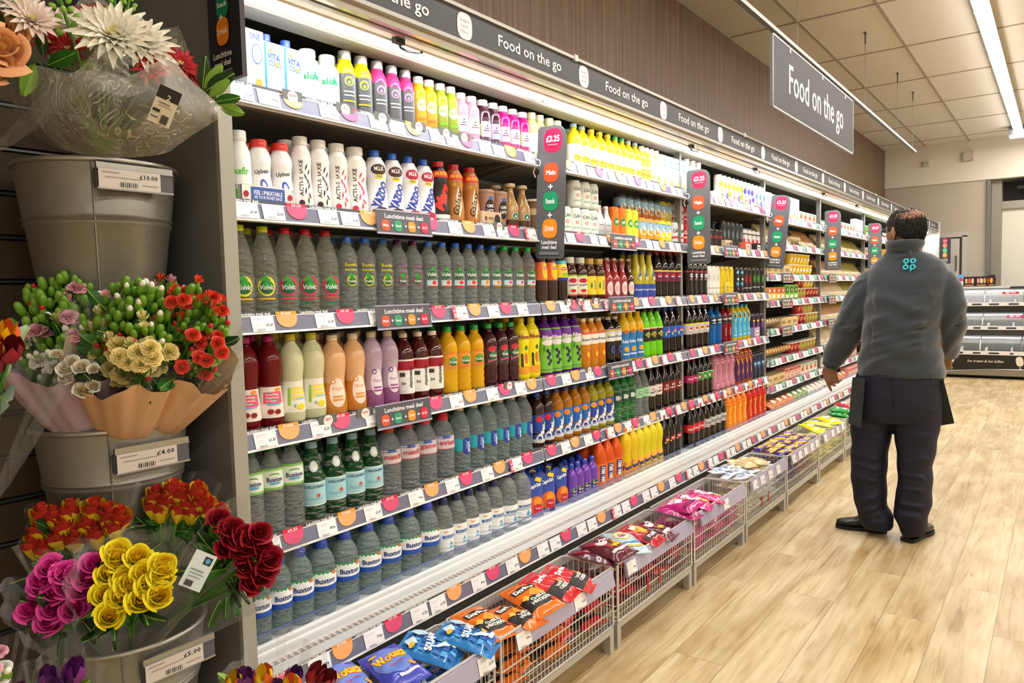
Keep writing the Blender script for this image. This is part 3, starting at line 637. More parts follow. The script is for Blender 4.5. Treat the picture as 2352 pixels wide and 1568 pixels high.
PROF = {
 'pet': [(.0, .0), (.78, 0), (.96, .02), (1, .06), (1, .17), (.955, .19), (1, .21), (1, .30), (.965, .32), (1, .34), (1, .56), (.97, .60), (.98, .63), (.86, .72), (.60, .81), (.42, .86), (.37, .885), (.37, .90), (.46, .905), (.46, .915), (.36, .92), (.36, .93)],
 'rib': [(0, 0), (.80, 0), (.97, .02), (1, .05), (.93, .10), (1, .15), (.93, .20), (1, .25), (.93, .295), (.99, .33), (.99, .55), (.93, .585), (1, .62), (1, .68), (.92, .75), (.70, .82), (.46, .87), (.40, .885), (.40, .90), (.48, .905), (.48, .915), (.38, .92), (.38, .93)],
 'cone': [(0, 0), (.80, 0), (.97, .02), (1, .06), (.96, .10), (1, .14), (1, .42), (1, .46), (.97, .50), (.99, .58), (.90, .66), (.74, .76), (.55, .85), (.42, .89), (.42, .90), (.50, .905), (.50, .915), (.40, .92), (.40, .935)],
 'cola': [(0, 0), (.72, 0), (.92, .02), (.97, .08), (.93, .16), (.90, .27), (.97, .38), (1, .46), (1, .60), (.98, .64), (.84, .73), (.60, .82), (.42, .88), (.38, .90), (.38, .905), (.46, .91), (.46, .918), (.36, .92), (.36, .93)],
 'wavy': [(0, 0), (.80, 0), (.96, .02), (1, .10), (.96, .22), (.86, .36), (.84, .44), (.94, .56), (1, .66), (.96, .74), (.76, .83), (.48, .89), (.40, .91), (.40, .915), (.48, .92), (.38, .935)],
 'tube': [(0, 0), (.85, 0), (.98, .015), (1, .04), (1, .66), (.97, .72), (.80, .80), (.52, .88), (.42, .91), (.42, .915), (.50, .92), (.40, .935)],
 'dome': [(0, 0), (.80, 0), (.97, .02), (1, .05), (.94, .085), (1, .12), (.94, .155), (1, .19), (.94, .225), (1, .26), (.95, .29), (1, .32), (1, .53), (.96, .555), (1, .59), (.955, .62), (.97, .65), (.87, .72), (.68, .79), (.47, .835), (.43, .845), (.43, .86)],
 'shake': [(0, 0), (.82, 0), (.95, .01), (1, .05), (1, .20), (.93, .34), (.84, .46), (.86, .56), (.94, .65), (.94, .72), (.82, .81), (.62, .87), (.60, .89)],
 'smooth': [(0, 0), (.88, 0), (.98, .01), (1, .03), (1, .62), (.95, .70), (.78, .78), (.62, .83), (.62, .87)],
 'square': [(0, 0), (.90, 0), (1, .02), (1, .70), (.92, .76), (.66, .82), (.66, .88)],
 'wine': [(0, 0), (.85, 0), (.98, .015), (1, .05), (1, .46), (.95, .52), (.72, .62), (.52, .74), (.42, .84), (.40, .90), (.46, .905), (.46, .92), (.40, .93)],
 'can': [(0, .012), (.70, .012), (.78, 0), (.86, .01), (.98, .05), (1, .07), (1, .90), (.97, .93), (.86, .975), (.86, .99), (.90, 1.0), (.86, 1.0), (.84, .985), (0, .985)],
 'cup': [(0, 0), (.74, 0), (.76, .01), (.98, .90), (1, .905), (1, .93), (.96, .935)],
}
def rad(prof, f):
    P = PROF[prof]
    for (r0, z0), (r1, z1) in zip(P[1:], P[2:]):
        if z0 <= f <= z1 and z1 > z0: return r0+(r1-r0)*(f-z0)/(z1-z0)
    return P[-1][0]
def capper(kind, R, H, z0, col):
    m = MB()
    if kind == 'flat':
        r = .42*R; m.lathe([(0, z0), (r, z0), (r*1.02, z0+.004), (r, H-.002), (r*.94, H), (0, H)], plas(col), 16)
    elif kind == 'wide':
        r = .68*R; m.lathe([(0, z0), (r, z0), (r, H-.003), (r*.95, H), (0, H)], plas(col), 18)
        m.lathe([(r*1.01, z0+.004), (r*1.03, z0+.006), (r*1.01, z0+.008)], plas(col), 18)
    elif kind == 'metal':
        r = .62*R; m.lathe([(0, z0), (r, z0), (r*1.02, z0+.003), (r, H-.003), (r*.93, H), (0, H)], mat(col, .25, .7, var=0), 18)
    elif kind == 'crown':
        r = .40*R; m.lathe([(0, z0), (r, z0), (r*1.15, z0+.004), (r, H-.002), (r*.8, H), (0, H)], mat(col, .3, .4, var=0), 16)
    elif kind == 'sport':
        r = .50*R; h_ = H-z0; m.lathe([(0, z0), (r, z0), (r, z0+h_*.42), (r*.93, z0+h_*.46), (r*.93, z0+h_*.62), (r*.84, z0+h_*.80), (r*.55, z0+h_*.95), (0, H)], plas(col), 16)
    elif kind == 'clearsport':
        r = .46*R; m.lathe([(0, z0), (r, z0), (r, z0+.020), (r*.55, z0+.026), (0, z0+.026)], plas(col), 16)
        m.lathe([(r*.5, z0+.026), (r*.5, H-.004), (r*.35, H), (0, H)], clear('#e8eef2'), 12)
    elif kind == 'tallblack':
        r = .55*R; m.lathe([(0, z0), (r, z0), (r, z0+.020), (0, z0+.020)], plas('#c8202a'), 18); m.lathe([(r*.62, z0+.020), (r*.62, H-.003), (r*.5, H), (0, H)], plas('#1a1718'), 14)
    return m
KIND = {}
def K(key, noun, look, cat, H, R, prof, body, cap=None, label=None, arts=(), n=20, group=None):
    KIND[key] = dict(noun=noun, look=look, cat=cat, H=H, R=R, prof=prof, body=body, cap=cap, label=label, arts=arts, n=n, made=None)
def make_kind(key):
    k = KIND[key]; H, R = k['H'], k['R']
    t = obj(k['noun'], None)
    pf = k['prof']
    if pf == 'carton':
        m = MB(); m.box(-R, R, -R*.8, R*.8, 0, H*.90, k['body']); m.add([(-R, -R*.8, H*.9), (R, -R*.8, H*.9), (R, R*.8, H), (-R, R*.8, H), (-R, R*.8, H*.9), (R, R*.8, H*.9)], [(0, 1, 2, 3), (0, 3, 4), (1, 5, 2), (4, 3, 2, 5)], k['body'])
        m.build('carton', t, 0); fn = lambda u, v, L: (u, -R*.8-.0005-.0003*L, v)
        if k['cap']: q = MB(); q.lathe([(0, 0), (R*.42, 0), (R*.42, .018), (0, .02)], plas(k['cap'][1]), 14, Matrix.Translation((-.2*R, 0, H*.945))); q.build('cap', t)
    elif pf == 'pouch':
        m = MB()
        def pf_(u, v):
            x = (u-.5)*2; th = R*.55*(1-v**1.5*.9)*(1-x*x)**.5 if abs(x) < 1 else 0
            return (x*R*(1-.12*sin(pi*v)+.05), -th, v*H*.93)
        m.grid(pf_, 12, 10, k['body']); m.grid(lambda u, v: (pf_(1-u, v)[0], -pf_(1-u, v)[1], v*H*.93), 12, 10, k['body']); m.build('pouch', t)
        fn = lambda u, v, L: (u, -(R*.55*(1-(min(1, v/(H*.93)))**1.5*.9)*max(0, 1-(u/R)**2)**.5)-.0008-.0004*L, v)
        q = MB(); q.lathe([(0, H*.9), (R*.3, H*.9), (R*.3, H), (0, H)], plas(k['cap'][1]), 12); q.build('cap', t)
    elif pf == 'tray':
        m = MB(); D = .11 if R > .045 else .08
        for b in ((-R, R, 0, .0015, 0, H), (-R, -R+.0015, 0, D, 0, H), (R-.0015, R, 0, D, 0, H), (-R, R, D-.0015, D, 0, H), (-R, R, 0, D, 0, .0008)): m.box(*b, k['body'])
        m.build('tray', t, 0); fn = lambda u, v, L: (u, -.0006-.0003*L, v)
    elif pf == 'box':
        D = R*.75; m = MB(); m.box(-R, R, -D, D, 0, H, k['body']); m.build('box', t, 0); fn = lambda u, v, L: (u, -D-.0006-.0003*L, v)
    else:
        prof = [(r*R, z*H) for r, z in PROF[pf]]
        if pf not in ('can',): prof.append((0, prof[-1][1]+.0005))
        m = MB(); m.lathe(prof, k['body'], k['n'])
        if pf == 'can': m.mats[0] = k['body']; m.lathe([(R*.83, H*.988), (0, H*.99)], mat('#c9cbcc', .25, .8, var=0), k['n'])
        m.build('can' if pf == 'can' else ('cup' if pf == 'cup' else 'bottle'), t)
        if k['cap']:
            z0 = PROF[pf][-1][1]*H-.001
            if k['cap'][0] == 'lid': q = MB(); q.lathe([(0, z0), (R*1.03, z0), (R*1.03, z0+.006), (R*.9, H), (0, H)], plas(k['cap'][1]), 20); q.build('lid', t)
            else: capper(k['cap'][0], R, H, z0, k['cap'][1]).build('cap', t)
        def fn(u, v, L):
            r = rad(pf, min(.93, v/H))*R+.0007+.00022*L; a = u/R
            return (r*sin(a), -r*cos(a), v)
    if k['label']:
        z0, z1, lm = k['label'][:3]; half = k['label'][3] if len(k['label']) > 3 else None
        m = MB()
        lmat = lm if not isinstance(lm, str) else mat(lm, .35, var=.02, coat=.15)
        if pf in ('carton', 'box', 'pouch', 'tray'):
            pass
        elif half:
            m.grid(lambda u, v: fn((u*2-1)*half*R, (z0+(z1-z0)*v)*H, 0), 12, 6, lmat)
        else:
            zs = [z0+(z1-z0)*i/8 for i in range(9)]
            m.lathe([(rad(pf, z)*R+.0006, z*H) for z in zs], lmat, k['n'])
        A = []
        for a in k['arts']:
            a = list(a); o = 1 if a[0] != 'T' else 2
            a[o] *= R; a[o+1] *= H; a[o+2] *= R; a[o+3] *= R; A.append(tuple(a))
        art(m, A, fn, .008, .012)
        m.build('label', t, 0 if pf in ('carton', 'box', 'tray') else 40)
    kids(t); k['made'] = t; t.location = (0, 0, -50)
    return t

# label art in units of the bottle radius (x), height fraction (y)
def volvic(ring, z=.40, s=1.0, bar=None):
    A = [('E', 0, z+.01, 1.35*s, 1.6*s, ring), ('D', -.1, z+.08, .8*s, .8*s, '#3faa3a'), ('E', 0, z, 1.1*s, 1.1*s, '#17663a'), ('V', .05, z+.06, .9*s, .7*s, '#2f9e3b'), ('T', 'Volvic', 0, z, 1.0*s, .40*s, '#ffffff', 0, .02, .2)]
    if bar: A.append(('R', 0, z-.13, 1.2*s, .14*s, bar))
    return A
def fruitv(c): return [('E', 0, .50, 1.15, .9, '#14603a'), ('V', .05, .57, 1.0, .75, '#3fb040'), ('T', 'Volvic', 0, .50, 1.1, .44, '#ffffff', 0, .02, .2), ('R', 0, .37, 1.2, .62, '#cfe6f2'), ('E', .18, .375, .55, .5, c), ('R', .1, .315, .9, .13, c)]
W1 = '#f4f4f2'
K('lemon_water', 'water_bottle', 'clear water bottle with yellow cap', 'water bottle', .252, .0355, 'cone', PET, ('flat', '#d8dc24'), (.20, .42, film('lbl', '#ffffff', .03)), volvic('#f0e23a', .31, 1.0, '#f0b81c'))
K('berry_water', 'water_bottle', 'clear water bottle with red cap and round berry label', 'water bottle', .252, .0355, 'cone', PET, ('flat', '#c3152b'), (.20, .42, film('lbl', '#ffffff', .03)), volvic('#e0245f', .31, 1.05, '#e04a5a'))
K('blue_water', 'water_bottle', 'clear ribbed water bottle, blue cap, yellow lettering', 'water bottle', .238, .0315, 'rib', WATER, ('flat', '#2465c8'), (.33, .55, film('lbl', '#ffffff', .02)), [('T', 'Bottle', 0, .62, 1.2, .36, '#e2e02a'), ('T', 'Bursting', 0, .55, 1.2, .30, '#e2e02a')]+volvic('#e6e22c', .40, .72))
K('purple_water', 'water_bottle', 'clear ribbed water bottle, dark purple cap', 'water bottle', .238, .0315, 'rib', WATER, ('flat', '#4c1247'), (.33, .55, film('lbl', '#ffffff', .02)), [('T', 'touch', 0, .62, .9, .28, '#c660b8'), ('T', 'of fruit', 0, .55, .9, .26, '#c660b8')]+volvic('#b6187a', .40, .7))
K('strawberry_water', 'water_bottle', 'clear ribbed water bottle, blue cap, red fruit label', 'water bottle', .238, .0315, 'rib', WATER, ('flat', '#2465c8'), (.30, .56, film('lbl', '#ffffff', .02)), fruitv('#e2463a'))
K('orange_water', 'water_bottle', 'clear ribbed water bottle, blue cap, orange fruit label', 'water bottle', .238, .0315, 'rib', WATER, ('flat', '#2465c8'), (.30, .56, film('lbl', '#ffffff', .02)), fruitv('#f0941f'))
K('green_water', 'water_bottle', 'clear ribbed water bottle with bright green cap', 'water bottle', .238, .0315, 'rib', WATER, ('flat', '#1fb04c'), (.30, .56, film('lbl', '#ffffff', .02)), fruitv('#f2a22a')[:-2]+[('E', .2, .375, .5, .4, '#cf4aa0'), ('R', .1, .315, .9, .13, '#f2b01f')])
K('peach_tea', 'tea_bottle', 'dark iced tea bottle with orange and yellow label', 'iced tea', .245, .033, 'cone', dark('#3a1d10'), ('flat', '#e8c61c'), (.40, .72, '#e8702a'), [('E', .3, .56, 1.1, 2.2, '#f5cf2a'), ('Q', .35, .62, .9, .4, '#c01f2e'), ('T', 'Lipton', .35, .62, .7, .24, '#ffffff', 0, .02)])
K('lemon_tea', 'tea_bottle', 'dark iced tea bottle with yellow lemon label', 'iced tea', .245, .033, 'cone', dark('#2b1a10'), ('flat', '#e8c61c'), (.40, .76, '#f2d828'), [('R', 0, .73, 6, .5, '#4fb6dd'), ('Q', .1, .61, 1.1, .4, '#c01f2e'), ('T', 'Lipton', .1, .61, .85, .24, '#ffffff', 0, .02), ('E', .2, .50, .9, .5, '#8dbf2f'), ('R', 0, .42, 6, .4, '#1f3f9a')])
K('apple_tea', 'juice_bottle', 'dark glass bottle with pink and red fruit label', 'soft drink', .205, .032, 'smooth', dark('#3a1210'), ('wide', '#d9dcd6'), (.14, .60, '#f4ecd8'), [('R', 0, .58, 6, .25, '#9ac63a'), ('E', 0, .47, 1.3, .7, '#b8123c'), ('T', 'Snapple', 0, .37, 1.3, .42, '#274a9c', .12, .02, .3), ('E', 0, .24, .9, .5, '#c9202a'), ('R', 0, .16, 6, .12, '#e86a2a')])
K('pine_tea', 'juice_bottle', 'dark glass bottle with yellow label, gold cap', 'soft drink', .203, .031, 'smooth', dark('#4a2412'), ('wide', '#c9a23a'), (.14, .58, '#f5d935'), [('T', 'Snapple', .3, .36, 1.5, .42, '#274a9c', pi/2, .02, .3), ('L', -.35, .36, .6, 1.1, '#2f8a3c')])
K('rose_drink', 'glass_bottle', 'pink glass bottle with large pale oval label', 'soft drink', .212, .030, 'wine', dark('#a8303c'), ('crown', '#c8a48c'), (.08, .44, film('lbl', '#ffffff', .02)), [('E', 0, .27, 1.15, 2.3, '#f5dfe0'), ('E', 0, .27, .8, 1.1, '#f2b9bf'), ('L', 0, .80, .5, .9, '#e6b6a8')])
K('ginger_drink', 'glass_bottle', 'dark amber glass bottle with large pale oval label', 'soft drink', .212, .030, 'wine', dark('#4a1c0e'), ('crown', '#c8a48c'), (.08, .44, film('lbl', '#ffffff', .02)), [('E', 0, .27, 1.15, 2.3, '#f5e3dc'), ('E', 0, .27, .8, 1.1, '#f2b9bf')])
K('tonic', 'soda_bottle', 'yellow soda bottle with blue label and base', 'soft drink', .258, .033, 'wine', juice('#c9bc32'), ('flat', '#27408c'), (.03, .30, '#2b4db0'), [('L', .2, .52, .8, 2.6, '#2b4db0', -.35), ('E', .25, .42, .8, .6, '#f2f2e8'), ('E', .25, .42, .45, .4, '#e8b02a'), ('T', 'Orangina', 0, .18, 1.6, .4, '#dfe6f5', 0, .02, .3)])
K('cherry_cola', 'cola_bottle', 'cola bottle with red cap and maroon yellow-edged label', 'cola', .268, .032, 'cola', dark('#170b08'), ('flat', '#b3132c'), (.34, .57, '#7c1437'), [('R', 0, .56, 6, .26, '#f0d21f'), ('E', .15, .45, .8, .8, '#f4f4f4'), ('E', .15, .475, .76, .45, '#d8232f'), ('E', .15, .42, .7, .3, '#2446a8')])
K('zero_cola', 'cola_bottle', 'cola bottle with black cap and black red-edged label', 'cola', .268, .032, 'cola', dark('#130a08'), ('flat', '#1b1b1d'), (.34, .57, '#1c1a1d'), [('R', 0, .56, 6, .2, '#d7263a'), ('E', .1, .47, .8, .8, '#e6e0ea'), ('R', .1, .47, .8, .12, '#4a3aa0'), ('E', .0, .385, .5, .45, '#f2f2f2'), ('E', 0, .395, .48, .2, '#d8232f'), ('E', 0, .372, .44, .15, '#2446a8')])
K('white_can', 'energy_can', 'tall slim white energy drink can', 'drink can', .19, .027, 'can', glossy('#eceeea'), None, (.1, .9, '#eceeea'), [('L', -.2, .62, .25, 2.2, '#a6a7a2'), ('L', .15, .60, .25, 2.2, '#a6a7a2'), ('R', 0, .25, 1.2, .14, '#8d8e8a')])
K('yellow_can', 'energy_can', 'tall slim yellow energy drink can', 'drink can', .19, .027, 'can', glossy('#e9cf1c'), None, (.1, .9, '#e9cf1c'), [('L', 0, .58, .25, 2.4, '#8e7c12'), ('R', 0, .25, 1.2, .14, '#7a6c12')])
K('blue_can', 'energy_can', 'tall slim black can with blue and white splashes', 'drink can', .19, .027, 'can', glossy('#141822'), None, (.1, .9, '#15181f'), [('D', 0, .8, 1.2, 1.0, '#7fc3ea'), ('D', .1, .55, .9, .8, '#d8ecf6'), ('D', -.1, .38, 1.0, 1.3, '#5aa6d8'), ('D', .1, .2, .7, .6, '#c35aa0')])
K('red_can', 'energy_can', 'tall slim black can with red claw marks', 'drink can', .19, .027, 'can', glossy('#121212'), None, (.1, .9, '#121212'), [('L', -.3, .55, .3, 2.6, '#d2202c'), ('L', 0, .55, .3, 2.8, '#d2202c'), ('L', .3, .55, .3, 2.6, '#d2202c'), ('R', 0, .22, 1.2, .16, '#ececec')])
K('green_can', 'energy_can', 'tall slim black can with green claw marks', 'drink can', .19, .027, 'can', glossy('#121212'), None, (.1, .9, '#121212'), [('L', -.3, .58, .28, 2.4, '#5fd02a'), ('L', 0, .58, .28, 2.6, '#5fd02a'), ('L', .3, .58, .28, 2.4, '#5fd02a'), ('R', 0, .25, 1.2, .16, '#ececec')])
# fourth shelf
K('raspberry', 'juice_bottle', 'dark red sparkling drink with magenta cap', 'juice', .262, .037, 'wavy', juice('#6d0d16'), ('flat', '#b0146c'), (.10, .44, '#f4ece2'), [('R', .05, .32, 1.7, .9, '#e0607c'), ('T', 'Sparkling', 0, .355, 1.1, .2, '#ffffff'), ('T', 'Raspberry', 0, .32, 1.1, .2, '#ffffff'), ('T', '& Apple', -.1, .285, .8, .2, '#ffffff'), ('R', .1, .25, 1.1, .14, '#7ab4e6'), ('E', -.2, .17, .5, .4, '#a81226'), ('E', .35, .165, .5, .4, '#8f0e20'), ('E', .5, .41, .6, .3, '#f0a030')])
K('lemonade', 'juice_bottle', 'cloudy pale lemonade bottle with yellow cap', 'juice', .262, .037, 'wavy', juice('#dddcb2'), ('flat', '#ddd21c'), (.12, .47, '#f3f1e4'), [('R', .3, .33, 1.3, 1.0, '#f6df66'), ('T', 'Cloudy', .3, .36, .8, .2, '#ffffff'), ('T', 'Lemonade', .3, .32, 1.0, .2, '#ffffff'), ('R', .45, .27, .9, .13, '#8fd0ee'), ('R', -.55, .3, .22, 1.4, '#8fc63a'), ('E', .4, .18, .7, .5, '#f0e02a'), ('T', 'Y', -.1, .19, .2, .26, '#3a3a3a')])
K('orange_plus', 'juice_bottle', 'orange vitamin water bottle with cream cap', 'juice', .25, .040, 'wavy', juice('#f3bf8c'), ('flat', '#ead9bd'), (.02, .40, film('lblo', '#f09a1c', .55)), [('E', .1, .28, 1.4, 2.3, '#fbe9d8'), ('T', 'Water+', .1, .33, 1.0, .3, '#e8843a', 0, 0), ('E', -.25, .42, .4, .4, '#e8843a'), ('E', -.25, .42, .26, .26, '#fbe9d8'), ('R', .1, .23, .8, .14, '#f09a3a'), ('R', .1, .19, .8, .14, '#f09a3a')])
K('purple_plus', 'juice_bottle', 'pink and purple vitamin water bottle, cream cap', 'juice', .25, .038, 'wavy', juice('#cbb3cc'), ('flat', '#ead9bd'), (.02, .24, film('lblp', '#a0208c', .45)), [('E', .1, .34, 1.4, 2.3, '#efe3ee'), ('T', 'Water+', .1, .36, 1.0, .3, '#8a4aa6', 0, 0), ('E', -.2, .48, .45, .45, '#3a2a86'), ('E', -.2, .48, .28, .28, '#efe3ee'), ('R', .1, .27, .9, .14, '#a0489c'), ('R', .1, .23, .9, .14, '#a0489c')])
K('vitamin', 'juice_bottle', 'dark red vitamin water bottle with cream cap', 'juice', .238, .035, 'tube', dark('#4c0d12'), ('flat', '#e6d7c4'), (.12, .62, W1), [('R', 0, .53, 7, .9, '#a3122e'), ('T', 'vitaminwater', .35, .36, 2.2, .42, '#1e1c1e', pi/2, .02), ('T', '50', -.4, .27, .4, .3, '#1e1c1e', 0, .03), ('R', -.5, .40, .5, .4, '#3a3a3a')])
K('orange_fruit', 'juice_bottle', 'orange juice drink bottle with green cap', 'juice', .248, .034, 'rib', juice('#eab41c'), ('flat', '#1fa447'), (.34, .62, film('lbl', '#ffffff', .02)), [('E', 0, .58, 1.2, .7, '#f0902a'), ('E', .1, .48, 1.0, .9, '#1a6a3c'), ('V', .1, .53, .8, .5, '#49ad3f'), ('T', 'Volvic', .1, .475, .95, .34, '#ffffff', 0, .02, .2), ('R', 0, .40, 1.2, .26, '#f07f3a')])
K('berry_fruit', 'juice_bottle', 'dark berry juice drink bottle with green cap', 'juice', .248, .034, 'rib', dark('#3c0a1e'), ('flat', '#1fa447'), (.34, .62, film('lbl', '#ffffff', .02)), [('E', 0, .60, 1.1, .7, '#d2324a'), ('E', .1, .50, 1.0, .9, '#1a6a3c'), ('V', .1, .55, .8, .5, '#49ad3f'), ('T', 'Volvic', .1, .495, .95, .34, '#ffffff', 0, .02, .2), ('T', 'Juiced', 0, .42, 1.2, .4, '#f07fa0', .2, .02)])
K('pine_juice', 'juice_bottle', 'yellow bottle with pineapple label and yellow cap', 'juice', .262, .034, 'wavy', juice('#f2e01e'), ('flat', '#f0dc1e'), (.05, .80, '#f3e21c'), [('E', 0, .16, 1.7, 1.1, '#f0a02a'), ('E', .25, .35, .6, 1.4, '#c9761c'), ('L', .25, .52, .9, .7, '#3a7a2f'), ('R', -.35, .32, .3, 1.6, '#3a2f1c'), ('T', 'Ribena', 0, .70, 1.4, .46, '#8c1f3a', 0, .03)])
K('blackcurrant', 'juice_bottle', 'purple and green blackcurrant bottle with purple cap', 'juice', .262, .034, 'wavy', juice('#5a1d86'), ('flat', '#5b1a4a'), (.05, .80, '#7ac243'), [('R', 0, .72, 7, .9, '#6a2a96'), ('E', 0, .56, 1.8, .8, '#f0e6f2'), ('T', 'Ribena', 0, .65, 1.5, .5, '#f2e6ee', 0, .04), ('E', -.1, .42, .5, .5, '#2c1b50'), ('E', .25, .37, .55, .55, '#241848'), ('E', -.05, .31, .5, .5, '#2c1b50'), ('E', .3, .25, .5, .5, '#241848'), ('E', 0, .2, .4, .4, '#2c1b50'), ('L', -.6, .45, .4, .9, '#3a8a2a')])
K('peach_spring', 'juice_bottle', 'golden spring drink bottle with white collar label', 'juice', .238, .033, 'tube', juice('#d98a24'), ('flat', '#e8d2ae'), (.48, .70, '#f2ece0'), [('T', 'drench', 0, .58, 1.4, .4, '#274a86', 0, .02), ('R', 0, .70, 7, .2, '#e2482a'), ('E', .2, .28, .8, 1.2, '#f0701f'), ('E', .2, .28, .4, .7, '#f6d23a')])
K('berry_spring', 'juice_bottle', 'black spring drink bottle with white collar label', 'juice', .238, .033, 'tube', dark('#15131c'), ('flat', '#d9d2c8'), (.48, .70, '#ece9e4'), [('T', 'drench', 0, .58, 1.4, .4, '#274a86', 0, .02), ('R', 0, .72, 7, .2, '#e2c12a'), ('E', .2, .30, .8, 1.2, '#3a6ac0'), ('E', .25, .30, .5, .9, '#7a3aa0'), ('E', .2, .30, .3, .7, '#15131c')])
K('mango_blue', 'juice_bottle', 'blue and yellow sparkling fruit bottle', 'juice', .255, .034, 'wavy', juice('#f0c21f'), ('flat', '#e8b91c'), (.04, .62, '#1f7fc4'), [('D', 0, .64, 2.2, 1.0, '#f2b41c'), ('E', -.1, .60, .8, .6, '#c9742a'), ('T', 'Rubicon', 0, .40, 1.5, .5, '#f4f6f8', 0, .03, .2), ('E', 0, .24, .9, .8, '#f2a62a'), ('R', 0, .14, 1.2, .2, '#f2f2f2')])
K('lime_soda', 'soda_bottle', 'neon green soda bottle with black label', 'soft drink', .268, .033, 'cola', juice('#7ae01f'), ('flat', '#17170f'), (.32, .60, '#161a12'), [('R', 0, .59, 7, .2, '#d9e0d4'), ('R', 0, .57, 7, .12, '#c4202a'), ('D', 0, .46, 1.3, 1.1, '#8fc24a'), ('T', 'dew', .1, .46, .9, .45, '#d9364a', .3, .03)])
K('blue_cola', 'cola_bottle', 'cola bottle with blue cap and blue label', 'cola', .268, .032, 'cola', dark('#150a08'), ('flat', '#1f4fb4'), (.34, .58, '#1f63c9'), [('E', .2, .47, .8, .8, '#f4f4f4'), ('E', .2, .495, .76, .45, '#e0442a'), ('E', .2, .44, .7, .28, '#16327c'), ('R', -.45, .42, .2, .6, '#d9e24a')])
K('diet_cola', 'cola_bottle', 'cola bottle with grey cap and silver label', 'cola', .268, .032, 'cola', dark('#150a08'), ('flat', '#77736e'), (.34, .58, '#cfccc8'), [('R', 0, .57, 7, .26, '#e9e02c'), ('E', .1, .46, .8, .85, '#f4f4f4'), ('E', .1, .475, .78, .55, '#d8232f'), ('T', 'pepsi', .1, .385, .7, .2, '#4a4a52', 0, .01)])
K('blue_sport', 'sports_bottle', 'blue sports drink bottle with black cap', 'sports drink', .25, .033, 'rib', juice('#1668b8'), ('flat', '#2a2c30'), (.52, .72, '#17283c'), [('D', 0, .64, 1.4, .5, '#d9ecf6'), ('D', 0, .57, 1.2, .3, '#8fc3ea')])
K('red_sport', 'sports_bottle', 'red sports drink bottle with dark cap', 'sports drink', .25, .033, 'rib', juice('#8c1626'), ('flat', '#2a2c30'), (.52, .72, '#2a1418'), [('D', 0, .64, 1.4, .5, '#f0dcdc'), ('R', 0, .3, .25, 1.6, '#c9828c')])
K('yellow_sport', 'sports_bottle', 'yellow and light blue sports drink bottle', 'sports drink', .25, .032, 'wavy', juice('#e0c52a'), ('flat', '#2aa6c9'), (.10, .78, '#3fb0dd'), [('L', .2, .62, .8, 2.0, '#eec92a', -.3), ('L', -.1, .7, .6, 1.4, '#16202c', .3), ('L', .1, .32, .3, 2.0, '#f2d03a'), ('R', 0, .16, .8, .18, '#dff0f6')])
K('purple_can', 'energy_can', 'slim purple and yellow energy can in white tray', 'drink can', .175, .028, 'can', glossy('#2a1436'), None, (.1, .9, '#2c1638'), [('T', 'ROCKSTAR', 0, .6, 2.0, .5, '#a06ac0', pi/2, .03), ('E', 0, .7, .8, .4, '#d9d22a'), ('E', 0, .45, .8, .8, '#8a3aa0')])
# fifth shelf
K('green_still', 'water_bottle', 'clear bottle with green cap and pale green label', 'water bottle', .25, .0385, 'tube', WATER, ('flat', '#176a36'), (.50, .74, '#e8f2e2'), [('R', 0, .515, 7, .14, '#7ac24a'), ('R', 0, .735, 7, .16, '#8fcf5a'), ('E', 0, .67, .9, .3, '#3fa04a'), ('E', 0, .66, .9, .25, '#e8f2e2'), ('T', 'Buxton', 0, .62, 1.4, .36, '#2a2f86', 0, .02), ('E', 0, .575, 1.1, .14, '#3fb0d8')])
K('green_glass', 'mineral_water_bottle', 'green mineral water bottle with pale blue label', 'water bottle', .262, .0385, 'wine', GGLASS, ('crown', '#d9d2bc'), (.16, .44, '#a9dbe6'), [('R', 0, .43, 7, .07, '#f2f4f0'), ('R', 0, .17, 7, .07, '#f2f4f0'), ('T', 'S.PELLEGRINO', 0, .385, 1.6, .22, '#23406a', 0, .02), ('D', .25, .28, .36, .36, '#e2492f'), ('T', 'Benedetta', -.1, .25, 1.2, .3, '#8ab9c9', 0, 0, .3), ('E', 0, .62, .85, .85, '#f0f6f4'), ('E', 0, .62, .72, .72, '#9fc9d6'), ('E', 0, .62, .6, .6, '#f0f6f4'), ('R', 0, .86, 2.4, .5, '#7fa6b4')])
def evian(tx): return [('R', 0, .44, 7, .08, '#f2a0b4'), ('R', 0, .60, 7, .05, '#7a93d0'), ('V', -.3, .62, .5, .35, '#3a56a8'), ('V', .05, .625, .5, .4, '#4a68b8'), ('T', tx, 0, .53, 1.5, .45, '#c8324a', 0, .02)]
for kk, tx in (('match', 'match'), ('game', 'game'), ('evian', 'evian')):
    K(kk, 'water_bottle', 'clear water bottle with white and pink "%s" label' % tx if tx != 'evian' else 'clear water bottle with white and pink label', 'water bottle', .245, .0395, 'dome', clear('#e3ebf5', .03, .42, 1.3, '#c6cede'), ('sport', '#c3202e') if kk == 'evian' else ('sport', '#c3202e'), (.44, .62, film('lble', '#f6eef2', .75)), evian(tx))
K('smart', 'water_bottle', 'tall clear bottle with dark blue oval label', 'water bottle', .248, .0365, 'tube', WATER2, ('flat', '#cbc5b6'), (.30, .60, film('lbl', '#ffffff', .02)), [('Q', -.65, .42, .9, 1.4, '#2fb2c9'), ('Q', .25, .40, 1.0, 1.7, '#1c3fa0'), ('T', 'smart', .42, .38, 1.1, .36, '#ffffff', pi/2, .02), ('T', 'water', .12, .42, 1.0, .28, '#7fa3e8', pi/2, .02)])
